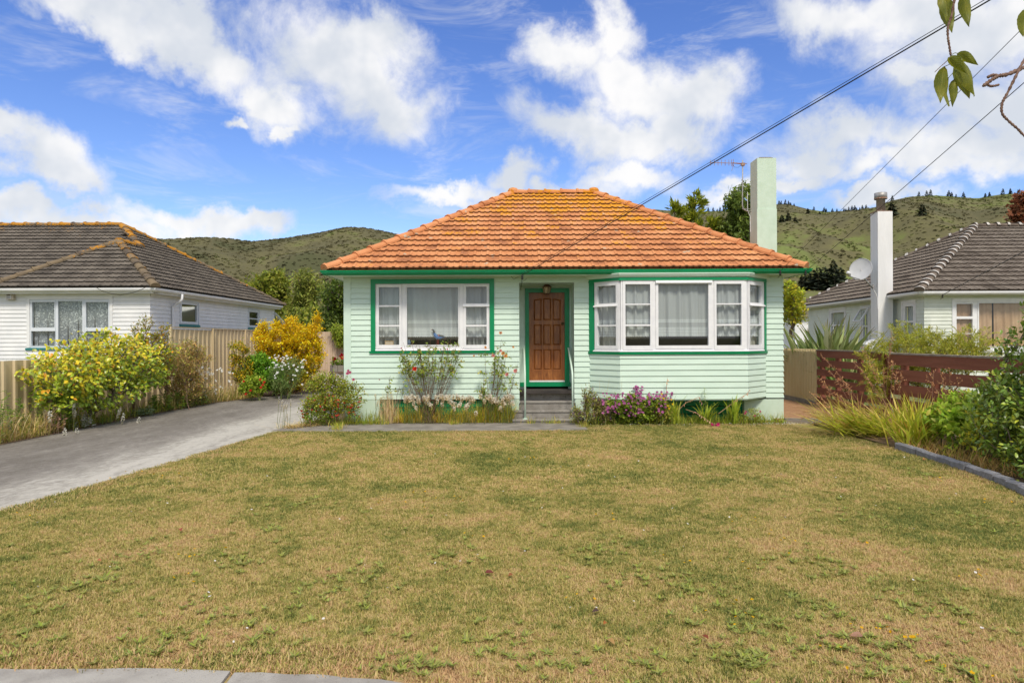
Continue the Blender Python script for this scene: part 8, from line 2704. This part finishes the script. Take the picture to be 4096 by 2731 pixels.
def knobbly(pts, r_, n=30):
    P_ = [Vector(p) for p in pts]
    out, rad = [], []
    for k in range(len(P_) - 1):
        m = 7
        for j in range(m):
            t = j / m
            q0, q1, q2, q3 = P_[max(k - 1, 0)], P_[k], P_[k + 1], P_[min(k + 2, len(P_) - 1)]
            p = 0.5 * ((2 * q1) + (q2 - q0) * t + (2 * q0 - 5 * q1 + 4 * q2 - q3) * t * t + (3 * q1 - q0 - 3 * q2 + q3) * t ** 3)
            out.append(p)
            rad.append(r_ * (1.0 + (0.35 if j % 2 else -0.1)) * (1 - 0.25 * (k + t) / len(P_)))
    out.append(P_[-1]); rad.append(r_ * 0.6)
    return MB().tube(out, rad, 7)


knobbly([z8(1950, -420), z8(1790, -120), z8(1730, 140), z8(1700, 230), z8(1700, 320), z8(1712, 400), z8(1725, 480)], 0.0036).build('twig', TW2, br, True)
knobbly([z8(2700, 380, 2.3), z8(2450, 540, 2.25), z8(2330, 590, 2.2), z8(2210, 640), z8(2130, 655), z8(2070, 690), z8(2000, 742)], 0.0062).build('twig', TW2, br, True)
knobbly([z8(2130, 655), z8(2095, 645), z8(2060, 655), z8(2038, 668)], 0.0045).build('twig', TW2, br, True)
knobbly([z8(2035, 722), z8(2060, 740), z8(2100, 738), z8(2140, 728)], 0.0038).build('twig', TW2, br, True)
knobbly([z8(2480, 280, 2.2), z8(2352, 520, 2.18), z8(2290, 640), z8(2210, 800), z8(2165, 890), z8(2165, 975), z8(2220, 1040), z8(2300, 1110), z8(2352, 1165), z8(2500, 1300)], 0.0040).build('twig', TW2, br, True)
knobbly([z8(1725, 480), z8(1690, 525), z8(1640, 570), z8(1585, 622)], 0.0012).build('twig', TW2, br, True)
HANG = bpy.data.materials.new('veined hanging leaf')
HANG.use_nodes = True
HANG.node_tree.nodes.clear()
g = NT(HANG.node_tree)
uv = g.n('ShaderNodeUVMap')
sp = g.n('ShaderNodeSeparateXYZ', _0=uv.outputs[0])
au = g.m('ABSOLUTE', sp.outputs[0])
vein = g.m('ABSOLUTE', g.m('SINE', g.m('MULTIPLY', g.m('SUBTRACT', sp.outputs[1], g.m('MULTIPLY', au, 0.35)), 24.0)))
vv = g.m('MAXIMUM', g.ss(vein, 0.22, 0.05), g.ss(au, 0.09, 0.03))
ns = g.noise(g.n('ShaderNodeNewGeometry').outputs['Position'], 26, 4, 0.6)
cl_ = g.ramp(ns, [(0.35, (0.15, 0.175, 0.012)), (0.55, (0.22, 0.235, 0.016)), (0.72, (0.34, 0.29, 0.03))])
cl_ = g.mix(g.m('MULTIPLY', vv, 0.55), cl_, (0.36, 0.34, 0.06))
b1 = g.n('ShaderNodeBsdfPrincipled', Base_Color=cl_, Roughness=0.45)
bn = g.n('ShaderNodeBump', Strength=0.5, Distance=0.002, Height=vv)
HANG.node_tree.links.new(bn.outputs[0], b1.inputs['Normal'])
tl = g.n('ShaderNodeBsdfTranslucent', Color=cl_)
g.n('ShaderNodeOutputMaterial', Surface=g.n('ShaderNodeMixShader', _0=0.42, _1=b1, _2=tl))


def fine_leaf(A, B, width, bend, roll, seed):
    """one drooping leaf from stalk A to tip B (points of the place)"""
    r = random.Random(seed)
    A, B = Vector(A), Vector(B)
    ax_ = B - A
    L = ax_.length
    t_ = ax_.normalized()
    side = t_.cross(Vector((0, 1, 0))).normalized()
    side = Matrix.Rotation(roll, 3, t_) @ side
    nrm = side.cross(t_)
    NU, NV = 14, 6
    V, UV, F_ = [], [], []
    for i in range(NU + 1):
        t = i / NU
        w = width * (math.sin(math.pi * min(1, t * 1.02) ** 0.72) ** 0.85) * (1 - 0.25 * t) * 0.5 + 0.0003
        c = A + t_ * L * t + nrm * (bend * math.sin(math.pi * t) * L)
        for j in range(NV + 1):
            s = (j / NV - 0.5) * 2
            ser = 1 + (0.05 if (i % 2 and abs(s) == 1) else 0)
            V.append(tuple(c + side * w * s * ser + nrm * (abs(s) ** 1.5 * w * 0.55 + 0.002 * math.sin(9 * t + 3 * s + seed))))
            UV.append((s, t))
    for i in range(NU):
        for j in range(NV):
            a = i * (NV + 1) + j
            F_.append((a, a + 1, a + NV + 2, a + NV + 1))
    me = bpy.data.meshes.new('leaf')
    me.from_pydata(V, [], F_)
    ul = me.uv_layers.new(name='UVMap')
    for l in me.loops:
        ul.data[l.index].uv = UV[l.vertex_index]
    me.materials.append(HANG)
    me.shade_smooth()
    return link('leaf', me, br)


K8 = TY / FPX / 2.146
for k, (a, b_, w, be, ro, dy) in enumerate([((1672, -40), (1735, 285), 120, 0.06, 0.5, 0.02), ((1650, -60), (1690, 195), 110, -0.05, -0.4, -0.02), ((1840, -60), (1882, 232), 105, 0.05, 0.3, 0.03), ((1700, 495), (1870, 640), 90, 0.1, 0.9, -0.02),
                                            ((1775, 540), (1885, 850), 130, 0.08, 0.7, 0.02), ((1815, 505), (1925, 830), 190, -0.06, -0.3, 0.0), ((1780, 460), (1960, 560), 90, 0.08, 0.8, 0.03), ((1668, 570), (1635, 885), 110, 0.06, 0.2, -0.02),
                                            ((1700, 665), (1710, 915), 105, 0.05, -0.5, 0.0), ((1755, 680), (1740, 918), 78, -0.05, 0.2, 0.01), ((2390, 60), (2345, 320), 120, 0.06, 0.3, 0.02)]):
    fine_leaf(z8(*a, TY + dy), z8(*b_, TY + dy), w * K8, be, ro, k)
for pts in ([(1725, 480), (1760, 478), (1800, 482), (1820, 505)], [(1725, 480), (1735, 510), (1760, 540), (1775, 545)], [(1735, 545), (1700, 560), (1672, 572)], [(1765, 600), (1730, 640), (1705, 668)], [(1770, 600), (1758, 640), (1755, 680)], [(1735, 470), (1760, 455), (1785, 460)]):
    MB().tube([z8(*p) for p in pts], 0.0011, 5).build('leaf_stalk', GSTEM, br)
